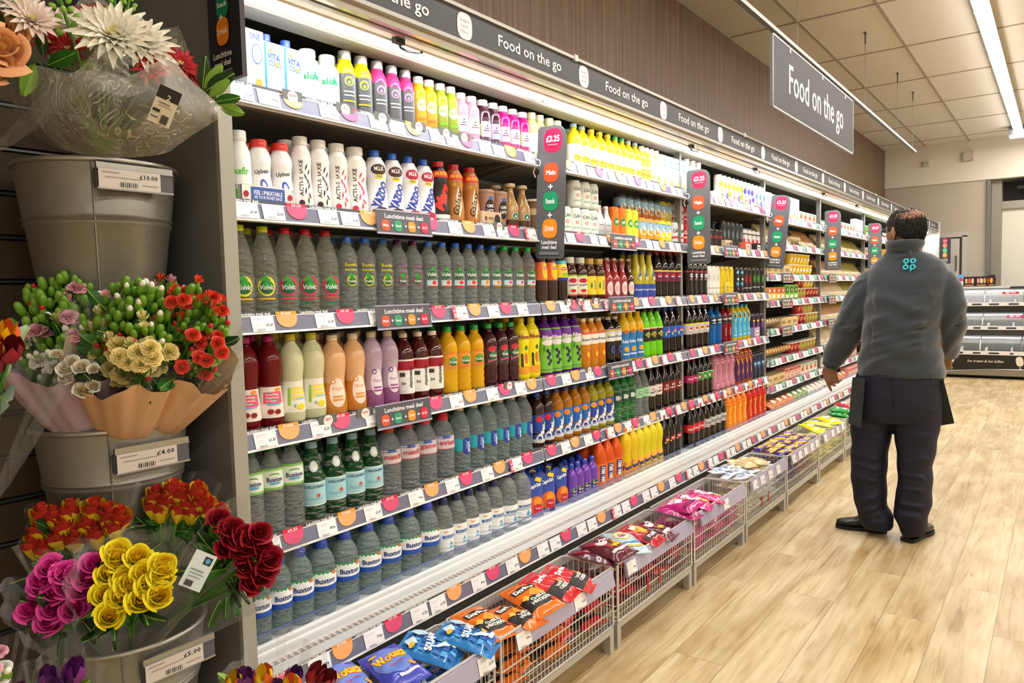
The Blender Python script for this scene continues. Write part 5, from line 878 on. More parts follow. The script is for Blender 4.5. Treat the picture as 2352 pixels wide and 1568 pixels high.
box_kind('white_box', 'salad_box', 'white printed salad box', 'salad box', .085, .065, '#e9e4dc', [('R', 0, .5, 1.3, .5, '#b5473c'), ('R', 0, .82, 1.6, .14, '#5a8a3a'), ('E', .3, .5, .4, .4, '#f0d03a')])
box_kind('pink_box', 'meat_packet', 'pink sliced meat packet', 'meat packet', .095, .055, '#d99a8c', [('R', 0, .3, 1.4, .5, '#f0e2c8'), ('R', 0, .8, 1.6, .25, '#b5263c'), ('R', .2, .3, .6, .2, '#3a2a24')])
box_kind('paper_box', 'milk_carton', 'white and black drink carton', 'drink carton', .16, .035, '#ecebe8', [('E', 0, .6, 1.0, 1.0, '#2c2c2c'), ('E', 0, .6, .6, .6, '#ecebe8'), ('R', 0, .2, 1.2, .3, '#4a4a4a')])
K('fruit_yellow', 'fruit_pot', 'pot of yellow pineapple and mango', 'fruit pot', .088, .048, 'cup', juice('#f0c21c'), ('lid', '#eef0ee'), (.3, .7, film('lbl', '#ffffff', .03)), [('R', 0, .5, 1.2, .5, '#f4f4f0'), ('E', .6, .6, .5, .5, '#f08a1c'), ('E', -.6, .3, .5, .5, '#f6e04a')])
K('fruit_red', 'fruit_pot', 'pot of red berries and melon', 'fruit pot', .088, .048, 'cup', juice('#b5263c'), ('lid', '#eef0ee'), (.3, .7, film('lbl', '#ffffff', .03)), [('E', -.3, .5, .7, .7, '#e07a4a'), ('E', .4, .4, .6, .6, '#2a1a30'), ('E', .1, .7, .6, .5, '#9ac03a')])
K('fruit_mixed', 'fruit_pot', 'pot of grapes, melon and berries', 'fruit pot', .088, .048, 'cup', juice('#d9a85a'), ('lid', '#eef0ee'), (.3, .7, film('lbl', '#ffffff', .03)), [('E', -.4, .5, .6, .6, '#9ac03a'), ('E', .3, .45, .7, .6, '#f0a86a'), ('E', .0, .75, .5, .4, '#2a1a30')])
def make_special(key):
    t = obj(KIND[key]['noun'], None); R = KIND[key]['R']; H = KIND[key]['H']
    if key.startswith('sand'):
        # triangular wedge: bread end faces the aisle
        m = MB(); h_ = R
        vs = [(-h_, -.055, 0), (h_, -.055, 0), (h_, .06, 0), (-h_, .06, 0), (-h_, .06, H), (h_, .06, H)]
        m.add(vs, [(0, 3, 2, 1), (0, 1, 5, 4), (2, 3, 4, 5), (0, 4, 3), (1, 2, 5)], mat({'sandwich': '#b98a5c', 'sandwich_white': '#d9c8a4', 'sandwich_green': '#9a8f3c'}[key], .5, bump=.2)); m.build('card_wedge', t, 0)
        m = MB(); m.add([(-h_*.8, -.056, .004), (h_*.8, -.056, .004), (h_*.8, -.0, H*.46), (-h_*.8, -.0, H*.46)], [(0, 1, 2, 3)], mat('#f1e6d2', .5)); m.build('window_label', t, 0)
        m = MB(); m.box(-h_*.35, h_*.3, -.052, .04, .012, .03, mat('#e2d3ae', .7)); m.build('bread', t, 0)
    elif key in ('baguette', 'wrap'):
        m = MB(); c = '#d9a868' if key == 'baguette' else '#c9b08c'
        m.lathe([(0, -.10), (R*.6, -.095), (R, -.06), (R*1.05, 0), (R, .06), (R*.6, .095), (0, .10)], mat(c, .5, bump=.4, bscale=40), 12, Matrix.Translation((0, .04, R*.8+.004)) @ Matrix.Rotation(pi/2-.35, 4, 'X'), 1, .8); m.build('bread', t)
        m = MB(); m.lathe([(R*1.07, -.03), (R*1.12, 0), (R*1.07, .04)], mat('#efe9dd', .4), 12, Matrix.Translation((0, .04, R*.8+.004)) @ Matrix.Rotation(pi/2-.35, 4, 'X'), 1, .8); m.build('paper_band', t)
    else:  # bags of salad
        m = MB(); col = {'salad_bag': '#7f9a4c', 'carrot_bag': '#e8722a', 'onion_bag': '#d9cfc0'}[key]
        def f(u, v):
            x = (u-.5)*2; y = (v-.5)*2; e = max(0, (1-x**4)*(1-y**4)); return (x*R, y*.05+.02*0, H*.5*e*(1+.15*sin(9*x+5*y)))
        M_ = Matrix.Translation((0, 0, .035)) @ Matrix.Rotation(.55, 4, 'X')
        m.grid(f, 12, 8, mat(col, .3, bump=.8, bscale=55, var=.35, vscale=45, coat=.6), M=M_); m.grid(lambda u, v: (f(1-u, v)[0], f(1-u, v)[1], -f(1-u, v)[2]), 12, 8, mat(col, .3, var=.3, vscale=45), M=M_); m.build('bag', t)
        q = MB(); q.shape(place2d(*SQ, 0, 0, R*1.0, .035), lambda x, y: M_ @ Vector((x, y, H*.52*(1-(x/R)**4)*(1-(y/.05)**4)*1.12+.002)), mat('#eef0ea', .4)); q.build('label', t, 0)
    kids(t); KIND[key]['made'] = t; t.location = (0, 0, -50); return t
for key, noun, look, cat, H, R in (('sandwich', 'sandwich_pack', 'brown wedge sandwich pack', 'sandwich', .15, .034), ('sandwich_white', 'sandwich_pack', 'pale wedge sandwich pack', 'sandwich', .15, .034), ('sandwich_green', 'sandwich_pack', 'olive wedge sandwich pack', 'sandwich', .15, .034),
        ('baguette', 'baguette', 'filled baguette with paper band', 'baguette', .08, .034), ('wrap', 'wrap', 'pale tortilla wrap', 'wrap', .08, .034), ('salad_bag', 'salad_bag', 'bag of green salad leaves', 'salad bag', .06, .07), ('carrot_bag', 'carrot_bag', 'bag of orange carrots', 'vegetable bag', .06, .07), ('onion_bag', 'vegetable_bag', 'bag of white mushrooms', 'vegetable bag', .06, .065)):
    KIND[key] = dict(noun=noun, look=look, cat=cat, H=H, R=R, made=None, special=True)

ORDW = ['first', 'second', 'third', 'fourth', 'fifth', 'sixth', 'seventh', 'eighth', 'ninth', 'tenth', 'eleventh', 'twelfth', 'thirteenth', 'fourteenth', 'fifteenth', 'sixteenth', 'seventeenth', 'eighteenth', 'nineteenth', 'twentieth']
ORDW += ['twenty-'+o for o in ORDW[:9]]+['thirtieth']+['thirty-'+o for o in ORDW[:9]]+['fortieth']+['forty-'+o for o in ORDW[:9]]
COUNT = {}
def proto(key):
    k = KIND[key]
    if k['made'] is None: (make_special if k.get('special') else make_kind)(key); k['used'] = False
    return k['made']
def spawn(key, x, y, z, rot=0, sxy=1.0, sz=1.0, where='', row='front', tilt=0, grp=''):
    k = KIND[key]; t = proto(key)
    if not k['used']: k['used'] = True; o = t
    else: o = dup(t)
    o.location = (x, y, z); o.rotation_euler = (tilt, 0, rot); o.scale = (sxy, sxy, sz)
    c = COUNT.get((key, where, row), 0); COUNT[(key, where, row)] = c+1
    lb_ = '%s, %s from left, %s row, %s' % (k['look'], ORDW[min(c, 48)], row, where); lb_ = lb_ if len(lb_.split()) <= 16 else lb_.replace(' from left,', ' along,').replace(' row,', ',')
    o['label'] = ' '.join(lb_.split()[:16]); o['category'] = k['cat']; o['group'] = ('%s on the %s' % (k['noun'].replace('_', ' ')+'s', where))
    return o
def shelf_fill(items, z, y0, where, rows=2, zm=.10, jitter=.10, layer=0, base=None, bias=-.35):
    """items: (kind, [image columns]); columns mark the line of sight to each bottle at mid height"""
    P = []
    for key, pxs in items:
        k = KIND[key]
        for i, px in enumerate(pxs):
            P.append([key, xat(px, y0+k['R'], z+k['H']*.45), k['R'], px, None])
    # local pitch per kind run decides how slim the bottles stand
    for i, p in enumerate(P):
        gaps = []
        for j in (i-1, i+1):
            if 0 <= j < len(P):
                q = P[j]; g = abs(p[1]-q[1]); gaps.append(g*2*p[2]/(p[2]+q[2]))
        gaps = [g for g in gaps if g < .14] or [2.1*p[2]]
        p[4] = max(.74, min(1.10, (sum(gaps)/len(gaps))*.985/(2*p[2])))
    for i in range(1, len(P)):
        mn = P[i-1][1]+P[i-1][2]*P[i-1][4]+P[i][2]*P[i][4]+.0008
        if P[i][1] < mn: P[i][1] = mn
    for r_ in range(rows):
        yy = y0
        for key, x, R, px, s in P:
            k = KIND[key]; s_ = s if s else 1
            if k['prof'] == 'box' if 'prof' in k else False:
                if r_: continue
            y = y0+R*s_+r_*(2*R*s_+.004)
            spawn(key, x, y, z+.0005, bias+rnd.uniform(-jitter, jitter) if k.get('prof') not in ('carton', 'box') else 0, s_, 1, where, ('front', 'second', 'third')[r_])
    return P
Y0 = YS+.012
T5 = ['top shelf', 'second shelf', 'third shelf', 'fourth shelf', 'fifth shelf', 'bottom deck']
A = shelf_fill
# top shelf
A([('white_carton', [574]), ('coconut', [615, 664]), ('aloe', [707, 752]), ('super_yellow', [792, 830]), ('super_pink', [867, 900, 931]), ('save_orange', [961, 986]), ('save_green', [1012, 1035]), ('rose_smooth', [1058, 1082]), ('plum_smooth', [1109, 1131]),
   ('magenta_smooth', [1154, 1177, 1200]), ('pear_smooth', [1221, 1239])], Z_D[0], Y0, 'top shelf', 2)
A([('pear_smooth', [1262, 1280]), ('pure_blue', [1318, 1337]), ('pure_yellow', [1359, 1378, 1396]), ('pure_green', [1412, 1427]), ('pure_blue', [1442, 1457]), ('copella', [1471, 1483]), ('peach_smooth', [1494, 1505]), ('c_carton', [1519, 1534, 1549, 1563]), ('strawb_bottle', [1576]), ('banana_bottle', [1590, 1603])], Z_D[0], Y0, 'top shelf', 2)
TR = lambda key, px, si, wh, z=.03: spawn(key, xat(px, YS+.01, Z_D[si]+z), YS+.004, Z_D[si]+.0004, 0, 1, 1, wh, 'front')
for px in (1662, 1689, 1715, 1741): TR('can_tray', px, 0, 'top shelf')
A([('orange_can', [1650, 1660, 1670, 1680, 1689, 1698]), ('violet_can', [1707, 1715, 1723]), ('silver_can', [1732, 1740, 1748])], Z_D[0]+.001, Y0+.002, 'top shelf', 1)
# second shelf
A([('kefir', [548]), ('protein_tub', [593, 643]), ('shake_dark', [689, 732]), ('shake_red', [774, 817]), ('milk_choc', [864, 902]), ('milk_pink', [939, 974]), ('choc_black', [1009]), ('choc_gold', [1044, 1081]), ('latte_cup', [1115, 1145]), ('coffee_glass', [1172, 1200]), ('coffee_cup2', [1226])], Z_D[1], Y0, 'second shelf', 2)
A([('white_water_can', [1272, 1296, 1318, 1340, 1359]), ('alu_bottle', [1376, 1392]), ('orange_slim', [1409, 1425]), ('lime_slim', [1440, 1454]), ('orange_can2', [1470, 1486, 1501]), ('lemon_can', [1515, 1529]), ('silver_cola_can', [1544, 1557]), ('red_cola_can', [1570, 1582])], Z_D[1], Y0, 'second shelf', 2)
A([('white_water_can', [1318, 1340, 1359])], Z_D[1]+.1255, Y0, 'second shelf, stacked on top', 2)
A([('dark_can', [1424, 1441, 1458, 1474, 1488, 1503]), ('lemon_can', [1517, 1530]), ('silver_cola_can', [1545, 1558]), ('red_cola_can', [1571, 1583])], Z_D[1]+.1255, Y0+.07, 'second shelf, stacked on top', 1)
A([('red_cola_can', [1600, 1612]), ('black_cola_can', [1624, 1636, 1647]), ('slate_can', [1658, 1668, 1678, 1688, 1697]), ('redwhite_can', [1707, 1717, 1727, 1737, 1747])], Z_D[1], Y0+.02, 'second shelf', 2)
TR('blue_tray', 613, 1, 'second shelf'); TR('card_tray', 1127, 1, 'second shelf'); TR('card_tray', 1672, 1, 'second shelf'); TR('red_tray', 1716, 1, 'second shelf'); TR('black_tray', 1741, 1, 'second shelf')
# third shelf
A([('lemon_water', [552, 607]), ('berry_water', [657, 704, 751]), ('blue_water', [800, 842, 882]), ('purple_water', [916, 951]), ('strawberry_water', [986, 1018, 1049, 1078]), ('orange_water', [1106, 1133]), ('green_water', [1160, 1186, 1213]), ], Z_D[2], Y0, 'third shelf', 2)
A([('peach_tea', [1240, 1263]), ('lemon_tea', [1287]), ('apple_tea', [1309, 1333]), ('pine_tea', [1354, 1375]), ('rose_drink', [1394, 1410, 1427]), ('ginger_drink', [1443]), ('tonic', [1460, 1475, 1491]), ('cherry_cola', [1507, 1522, 1537, 1552])], Z_D[2], Y0, 'third shelf', 2)
A([('zero_cola', [1579, 1590, 1602, 1613]), ('white_can', [1624, 1634, 1643]), ('yellow_can', [1654, 1664, 1675]), ('blue_can', [1688, 1698]), ('red_can', [1708, 1717]), ('green_can', [1727, 1736, 1746])], Z_D[2], Y0, 'third shelf', 2)
TR('yellow_tray', 1669, 2, 'third shelf')
# fourth shelf
A([('raspberry', [566, 619]), ('lemonade', [670, 718]), ('orange_plus', [766, 812]), ('purple_plus', [854, 891]), ('vitamin', [927, 962, 995]), ('orange_fruit', [1030, 1061, 1092]), ('berry_fruit', [1123, 1149, 1173]), ('pine_juice', [1197, 1222])], Z_D[3], Y0, 'fourth shelf', 3)
A([('blackcurrant', [1251, 1273, 1296, 1318]), ('peach_spring', [1340, 1358, 1375]), ('berry_spring', [1397, 1412]), ('mango_blue', [1431, 1447, 1464]), ('lime_soda', [1479, 1494, 1509]), ('blue_cola', [1526, 1541, 1556])], Z_D[3], Y0, 'fourth shelf', 2)
A([('diet_cola', [1578, 1591, 1604, 1617]), ('blue_sport', [1632, 1646]), ('red_sport', [1659, 1670]), ('yellow_sport', [1682, 1693, 1703, 1713]), ('purple_can', [1725, 1735, 1745])], Z_D[3], Y0, 'fourth shelf', 2)
TR('purple_tray', 1737, 3, 'fourth shelf')
# fifth shelf
A([('green_still', [576, 622, 667]), ('green_glass', [717, 765, 809, 852]), ('match', [893, 937]), ('game', [978]), ('evian', [1019]), ('smart', [1058, 1090, 1121, 1149, 1177, 1203])], Z_D[4], Y0, 'fifth shelf', 3)
A([('oasis_dark', [1234, 1256]), ('oasis_orange', [1278, 1299, 1320, 1340]), ('oasis_citrus', [1359, 1377, 1395]), ('green_soda', [1413, 1430, 1446]), ('clear_soda', [1462, 1477]), ('pepper_white', [1493, 1508]), ('pepper_red', [1524, 1539, 1553])], Z_D[4], Y0, 'fifth shelf', 2)
A([('cherry_coke', [1580, 1592]), ('life_coke', [1605, 1616, 1627]), ('pink_energy', [1640, 1652, 1664, 1676]), ('orange_purple', [1689, 1699, 1709, 1718]), ('navy_can', [1728, 1737, 1746])], Z_D[4], Y0, 'fifth shelf', 2)
# bottom deck
DZ = .3995; YD = 1.752
A([('sport_still', [592, 640, 688, 741, 795, 847, 894, 941, 983]), ('clear_sport', [1019, 1050, 1079, 1108, 1135]), ('large_clear', [1165, 1197])], DZ, YD, 'bottom deck', 3)
A([('juice_pouch', [1228, 1257, 1287]), ('kids_drink', [1306, 1323, 1340, 1357]), ('irn', [1376, 1394, 1414]), ('fanta', [1435, 1450]), ('fanta_pale', [1465, 1480, 1495, 1509]), ('zero_coke', [1524, 1538, 1552])], DZ, YD, 'bottom deck', 2)
A([('red_coke', [1583, 1595, 1607]), ('diet_coke', [1620, 1633, 1645, 1657]), ('orange_energy', [1669, 1680, 1692, 1704]), ('red_energy', [1716, 1727, 1738, 1749])], DZ, YD, 'bottom deck', 2)

# ---------------------------------------------------------------- food bays
def run(keys, x0, x1, z, where, rows=1, gap=.004, y0=None, rot=.12):
    x = x0+.02; y0 = y0 or YS+.012
    for key, n in keys:
        k = KIND[key]; R = k['R']; pf = k.get('prof')
        D = {'carton': .8*R, 'box': .75*R}.get(pf, R) if not k.get('special') else .056
        for i in range(n):
            if x+2*R > x1-.02: return
            for r_ in range(rows): spawn(key, x+R, y0+D+r_*(2*D+.01), z+.0006, rnd.uniform(-rot, rot)*(0 if pf == 'box' else .5), 1, 1, where, ('front', 'second')[r_])
            x += 2*R+gap
F4, F5, F6, F7 = [(b[0], b[1]) for b in BAYS[3:]]
wz = lambda b, s: '%s shelf, %s food bay' % (SHELF_ORD[s], b)
run([('teal_straw', 2), ('paper_box', 6), ('c_carton', 5), ('white_box', 4)], *F4, Z_F[0], wz('first', 0))
run([('sandwich_white', 9), ('wrap', 4), ('sandwich', 7)], *F4, Z_F[1], wz('first', 1))
run([('brown_box', 4), ('fruit_yellow', 7)], *F4, Z_F[2], wz('first', 2)); run([('fruit_yellow', 6)], F4[0]+.64, F4[1], Z_F[2]+.09, 'third shelf upper layer, first food bay')
run([('yellow_box', 4), ('green_box', 3), ('fruit_mixed', 3), ('fruit_red', 4)], *F4, Z_F[3], wz('first', 3)); run([('fruit_red', 2), ('fruit_yellow', 3)], F4[0]+.86, F4[1], Z_F[3]+.09, 'fourth shelf upper layer, first food bay')
run([('wrap', 5), ('brown_box', 3), ('fruit_red', 3), ('fruit_mixed', 4)], *F4, Z_F[4], wz('first', 4)); run([('fruit_red', 2), ('fruit_mixed', 3)], F4[0]+.86, F4[1], Z_F[4]+.09, 'fifth shelf upper layer, first food bay')
run([('baguette', 9), ('fruit_red', 3), ('fruit_mixed', 5)], *F4, Z_F[5], wz('first', 5))
run([('brown_box', 3), ('pink_box', 4), ('white_box', 5)], *F4, Z_F[6], wz('first', 6))
run([('carrot_bag', 4), ('salad_bag', 3), ('onion_bag', 4)], *F4, .3998, 'bottom deck, first food bay', 1, .003, 1.752, 0)
for s_ in range(7):
    if s_ == 0: run([('salad_bag', 3), ('carrot_bag', 2), ('white_box', 5), ('paper_box', 5)], *F5, Z_F[0], wz('second', 0))
    elif s_ == 6: run([('white_box', 6), ('pink_box', 6)], *F5, Z_F[6], wz('second', 6))
    else: run([(('sandwich', 'sandwich_white')[s_ % 2], 14), ('sandwich_green', 12)], *F5, Z_F[s_], wz('second', s_))
run([('onion_bag', 3), ('carrot_bag', 3), ('pink_box', 8)], *F5, .3998, 'bottom deck, second food bay', 1, .003, 1.752, 0)
for s_ in range(7):
    ks = [('green_box', 5), ('white_box', 5), ('fruit_mixed', 4), ('yellow_box', 3)]; ks = ks[s_ % 4:]+ks[:s_ % 4]
    run(ks, *F6, Z_F[s_], wz('third', s_)); 
    ks = [('white_box', 5), ('pink_box', 5), ('green_box', 4), ('brown_box', 3)]; ks = ks[s_ % 4:]+ks[:s_ % 4]
    run(ks, *F7, Z_F[s_], wz('farthest', s_))
run([('pink_box', 9), ('salad_bag', 5)], *F6, .3998, 'bottom deck, third food bay', 1, .003, 1.752, 0)
run([('pink_box', 9), ('white_box', 6)], *F7, .3998, 'bottom deck, farthest food bay', 1, .003, 1.752, 0)
# ---------------------------------------------------------------- wire baskets of snacks along the foot of the chiller
WIRE = mat('#dcdcd8', .3, .45, var=0); STEEL = mat('#b9b9b4', .35, .4)
YF, YK = 1.325, 1.545; ZB, ZTOP = .105, .325
def packet_mesh(W, Hh, T, col, arts, back=None, glit=.0):
    m = MB(); n1, n2 = 14, 12
    cm_ = mat(col, .22, coat=.5, var=.05, bump=.25, bscale=26)
    def hgt(u, v):
        e = max(0, 1-abs(u)**3.0)**.6*max(0, 1-abs(v)**4.0)**.55
        return T*.5*e*(1+.10*sin(7*u+3*v)+.08*sin(11*v-4*u))
    def f(u, v, s=1): x = u*2-1; y = v*2-1; return (x*W/2*(1-.05*(1-abs(y))), y*Hh/2*(1-.03*(1-x*x)), s*hgt(x, y))
    m.grid(lambda u, v: f(u, v), n1, n2, cm_); m.grid(lambda u, v: f(1-u, v, -1), n1, n2, mat(back or '#c9c9c9', .25, .2 if back is None else 0, coat=.4))
    # crimped ends
    for sy in (-1, 1): m.box(-W/2*.98, W/2*.98, min(sy*Hh/2, sy*(Hh/2+.012)), max(sy*Hh/2, sy*(Hh/2+.012)), -.001, .001, cm_)
    A = [tuple([a[0]]+([a[1]] if a[0] == 'T' else [])+[a[1+(a[0] == 'T')]*W, a[2+(a[0] == 'T')]*Hh, a[3+(a[0] == 'T')]*W, a[4+(a[0] == 'T')]*Hh]+list(a[5+(a[0] == 'T'):])) for a in arts]
    art(m, A, lambda x, y, L: (x*(1-.05*(1-min(1, abs(y)/(Hh/2)))), y, hgt(max(-1, min(1, x/(W/2))), max(-1, min(1, y/(Hh/2))))+.0009+.0003*L), .012, .012)
    return m
PK = {}
def pk(key, noun, look, W, Hh, T, col, arts, back=None): PK[key] = (noun, look, W, Hh, T, col, arts, back, [None])
bl = '#2a78c8'
pk('squares', 'crisp_packet', 'blue crisp packet with white block lettering', .155, .20, .05, '#2b86d2', [('R', -.3+.15*(i % 5), .42-.14*(i//5), .12, .10, ('#1d5fb0', '#4fa8e6', '#2468ba')[(i*7) % 3]) for i in range(35)]+[('L', .0, -.2, .25, .5, '#d9ecf8', .8), ('D', .25, .30, .3, .4, '#bfe0f4'), ('D', -.2, .35, .3, .25, '#d9ecf8'), ('T', 'SQUARES', .02, .03, .80, .17, '#f6f6f8', .12, .05), ('E', -.33, .30, .2, .1, '#f0c02a'), ('D', .2, -.22, .22, .14, '#f5c24a'), ('R', .2, -.38, .3, .07, '#e9f0ea')])
pk('puffs', 'crisp_packet', 'purple-blue crisp packet with yellow bubble lettering', .16, .20, .055, '#4a52c6', [('E', 0, .05, .9, .7, '#6f8ae0'), ('T', 'Wotsits', 0, .14, .84, .22, '#d8421f', .10, .09), ('T', 'Wotsits', 0, .145, .82, .20, '#f7d62a', .10, .04), ('T', 'Really Cheesy', .05, -.06, .4, .06, '#d0364a', .1, .02), ('R', .1, -.36, .5, .06, '#e9e4ea'), ('D', .3, -.2, .2, .16, '#f0a23a'), ('E', -.3, .32, .2, .08, '#f0c02a')], '#5a62c8')
pk('orange_tort', 'crisp_packet', 'orange tortilla chip packet with black panel', .16, .21, .05, '#ee7418', [('R', 0, -.20, .98, .34, '#231c1a'), ('D', .15, .02, .5, .3, '#f59a2a'), ('V', .25, .0, .25, .2, '#f6b548', .3), ('R', -.05, .22, .74, .15, '#1c1816'), ('T', 'Doritos', -.05, .22, .66, .11, '#f8f4ee', 0, .05), ('T', 'CHILLI', .02, -.14, .5, .09, '#f4efe6', .0, .05), ('T', 'HEATWAVE', .02, -.25, .66, .09, '#f4efe6', 0, .05), ('D', -.3, -.05, .25, .16, '#f8c04a'), ('D', .3, -.36, .2, .1, '#c9301f')], '#c9601a')
pk('red_tort', 'crisp_packet', 'red tortilla chip packet with black panel', .16, .21, .05, '#d31f2a', [('R', 0, -.22, .98, .32, '#1f1a1a'), ('V', .2, -.02, .3, .25, '#f0a23a', .3), ('V', .32, -.06, .25, .2, '#e8882a', -.3), ('T', 'Doritos', -.05, .22, .66, .13, '#f6eeee', 0, .05), ('T', 'TANGY', 0, -.16, .45, .08, '#f4efe6', 0, .04), ('T', 'CHEESE', 0, -.26, .55, .08, '#f4efe6', 0, .04)], '#a8161f')
pk('maroon', 'crisp_packet', 'dark maroon crisp packet with red swirls', .17, .21, .05, '#5a1226', [('L', -.2, .1, .4, .8, '#a31c3c', .6), ('L', .2, -.2, .3, .7, '#8a1630', -.5), ('E', -.1, .1, .3, .14, '#e8dfe0'), ('T', 'McCOYS', 0, .2, .6, .13, '#f2e6e6', .1, .05), ('T', 'MAX', .2, -.1, .4, .16, '#f0d23a', .2, .05), ('R', 0, -.3, .7, .08, '#ded0d4'), ('E', .3, .02, .18, .14, '#e8c23a')], '#9a8f8c')
pk('sunny', 'crisp_packet', 'pale blue crisp packet with yellow sun disc', .155, .20, .05, '#bcd6e6', [('E', -.1, .18, .6, .42, '#f2b41f'), ('E', -.1, .18, .5, .35, '#f4ede0'), ('E', -.1, .18, .3, .2, '#f0a02a'), ('T', 'Sun', -.1, .18, .3, .1, '#2a5aa8', 0, .04), ('R', 0, -.2, .8, .06, '#4a8ac0'), ('R', 0, -.35, .6, .06, '#f2b41f')], '#d9dde0')
pk('flame', 'crisp_packet', 'red and orange flame crisp packet', .155, .20, .05, '#b81f2c', [('D', 0, .1, .7, .5, '#f08a2a'), ('D', .1, .05, .4, .3, '#f6c23a'), ('T', 'MAX', 0, .25, .5, .16, '#f4ece6', 0, .06), ('R', 0, -.25, .9, .2, '#3a1a1e'), ('T', 'FLAME', 0, -.25, .6, .1, '#f4ece6', 0, .04)], '#8c1a24')
pk('magenta', 'crisp_packet', 'bright magenta snack packet with silver seam', .17, .21, .05, '#c01878', [('L', -.2, .1, .3, .8, '#e05aa8', .6), ('E', 0, .05, .4, .2, '#f6e6f0'), ('T', 'PRAWN', 0, .22, .6, .13, '#f8eef4', .1, .05), ('D', .25, -.1, .3, .2, '#f2d23a'), ('R', 0, -.3, .8, .1, '#7a1250')], '#b9a9b4')
pk('magenta2', 'crisp_packet', 'magenta and white snack packet with yellow tip', .155, .20, .05, '#d0287f', [('D', .1, .1, .8, .6, '#f0e2ea'), ('D', .1, .08, .4, .3, '#d0287f'), ('D', .2, -.25, .4, .3, '#f2d23a'), ('T', 'Skips', -.05, .3, .5, .16, '#f8eef4', .1, .05)], '#b01c6a')
pk('cream', 'biscuit_packet', 'cream and white wrapped bar', .05, .15, .025, '#e9e2c9', [('R', 0, .1, .8, .3, '#d9b86a'), ('R', 0, -.3, .7, .12, '#c3b48a')], '#e6dfce')
pk('white_bar', 'biscuit_packet', 'white and blue wrapped bar', .05, .15, .025, '#e6eaf2', [('R', 0, .2, .8, .2, '#8fa8d0'), ('R', 0, -.2, .6, .2, '#5a7ab8')], '#dfe3ec')
pk('sandwich_cake', 'cake_packet', 'clear packet of golden cake slices', .15, .12, .05, '#e6cf9c', [('R', -.2, .1, .4, .5, '#f0c08a'), ('R', .25, -.05, .35, .7, '#c99a5a'), ('R', .4, -.3, .15, .15, '#f0c21f')], '#e9dcb8')
pk('purple_bar', 'chocolate_bar', 'purple chocolate bar with yellow centre', .055, .15, .025, '#4a1f8c', [('R', 0, 0, .75, .42, '#f2cf2a'), ('E', 0, .0, .6, .2, '#e8a82a'), ('R', 0, .3, .6, .08, '#e6e0ee')], '#3a1870')
pk('amber_bar', 'chocolate_bar', 'golden yellow chocolate bar with purple ends', .055, .15, .025, '#eab02a', [('R', 0, .42, 1, .14, '#4a1f8c'), ('R', 0, -.42, 1, .14, '#4a1f8c'), ('E', 0, 0, .7, .3, '#f4dc8a')], '#d89a1f')
pk('yellow_bag', 'snack_packet', 'bright yellow snack packet', .16, .20, .045, '#eee81f', [('D', -.1, .1, .5, .35, '#f6f4e0'), ('E', .2, .25, .3, .2, '#f2f0e6'), ('T', 'Quavers', 0, -.02, .6, .12, '#7a7a2a', .1, .03), ('D', .2, -.25, .3, .2, '#c9c42a'), ('R', 0, -.38, .8, .07, '#f6f4ea')], '#d9d9c9')
pk('green_bag', 'snack_packet', 'bright green snack packet', .16, .20, .05, '#149a3c', [('D', 0, .1, .6, .3, '#4fc05a'), ('E', .1, -.1, .4, .2, '#f0f4ee'), ('T', 'Walkers', 0, .2, .5, .1, '#f4f6f0', 0, .04), ('D', -.25, -.25, .2, .15, '#f0a02a')], '#0f7a30')
pk('red_bag', 'snack_packet', 'red and white snack packet', .16, .20, .05, '#d8324a', [('D', 0, .1, .8, .5, '#f4eeee'), ('E', .1, -.05, .5, .25, '#f0902a'), ('R', 0, -.35, .8, .1, '#f4eeee')], '#c9c0c0')
def pkt(key, x, y, z, rz, rx, ry, where):
    noun, look, W, Hh, T, col, arts, back, cell = PK[key]
    first = cell[0] is None
    if first:
        t = obj(noun, None); packet_mesh(W, Hh, T, col, arts, back).build('wrapper', t, 50); kids(t); cell[0] = t; o = t
    else: o = dup(cell[0])
    o.location = (x, y, z); o.rotation_euler = (rx, ry, rz)
    c = COUNT.get((key, where), 0); COUNT[(key, where)] = c+1
    o['category'] = noun.split('_')[0]+' packet' if 'bar' not in noun else 'chocolate bar'; o['group'] = 'snacks in the %s' % where
    return o, c, look
NB = ['first', 'second', 'third', 'fourth', 'fifth', 'sixth', 'seventh', 'eighth']
BX = [(.955, 1.655), (1.680, 2.372), (2.400, 3.098), (3.125, 3.792), (3.815, 4.515), (4.540, 5.262), (5.285, 6.02), (6.045, 6.76)]
BLOOK = ['blue crisps', 'orange and red crisps', 'maroon crisps', 'magenta snacks', 'cream wrapped bars', 'purple and yellow chocolate bars', 'bright yellow snacks', 'green and red snacks']
def lerp(a, b, t): return a+(b-a)*t
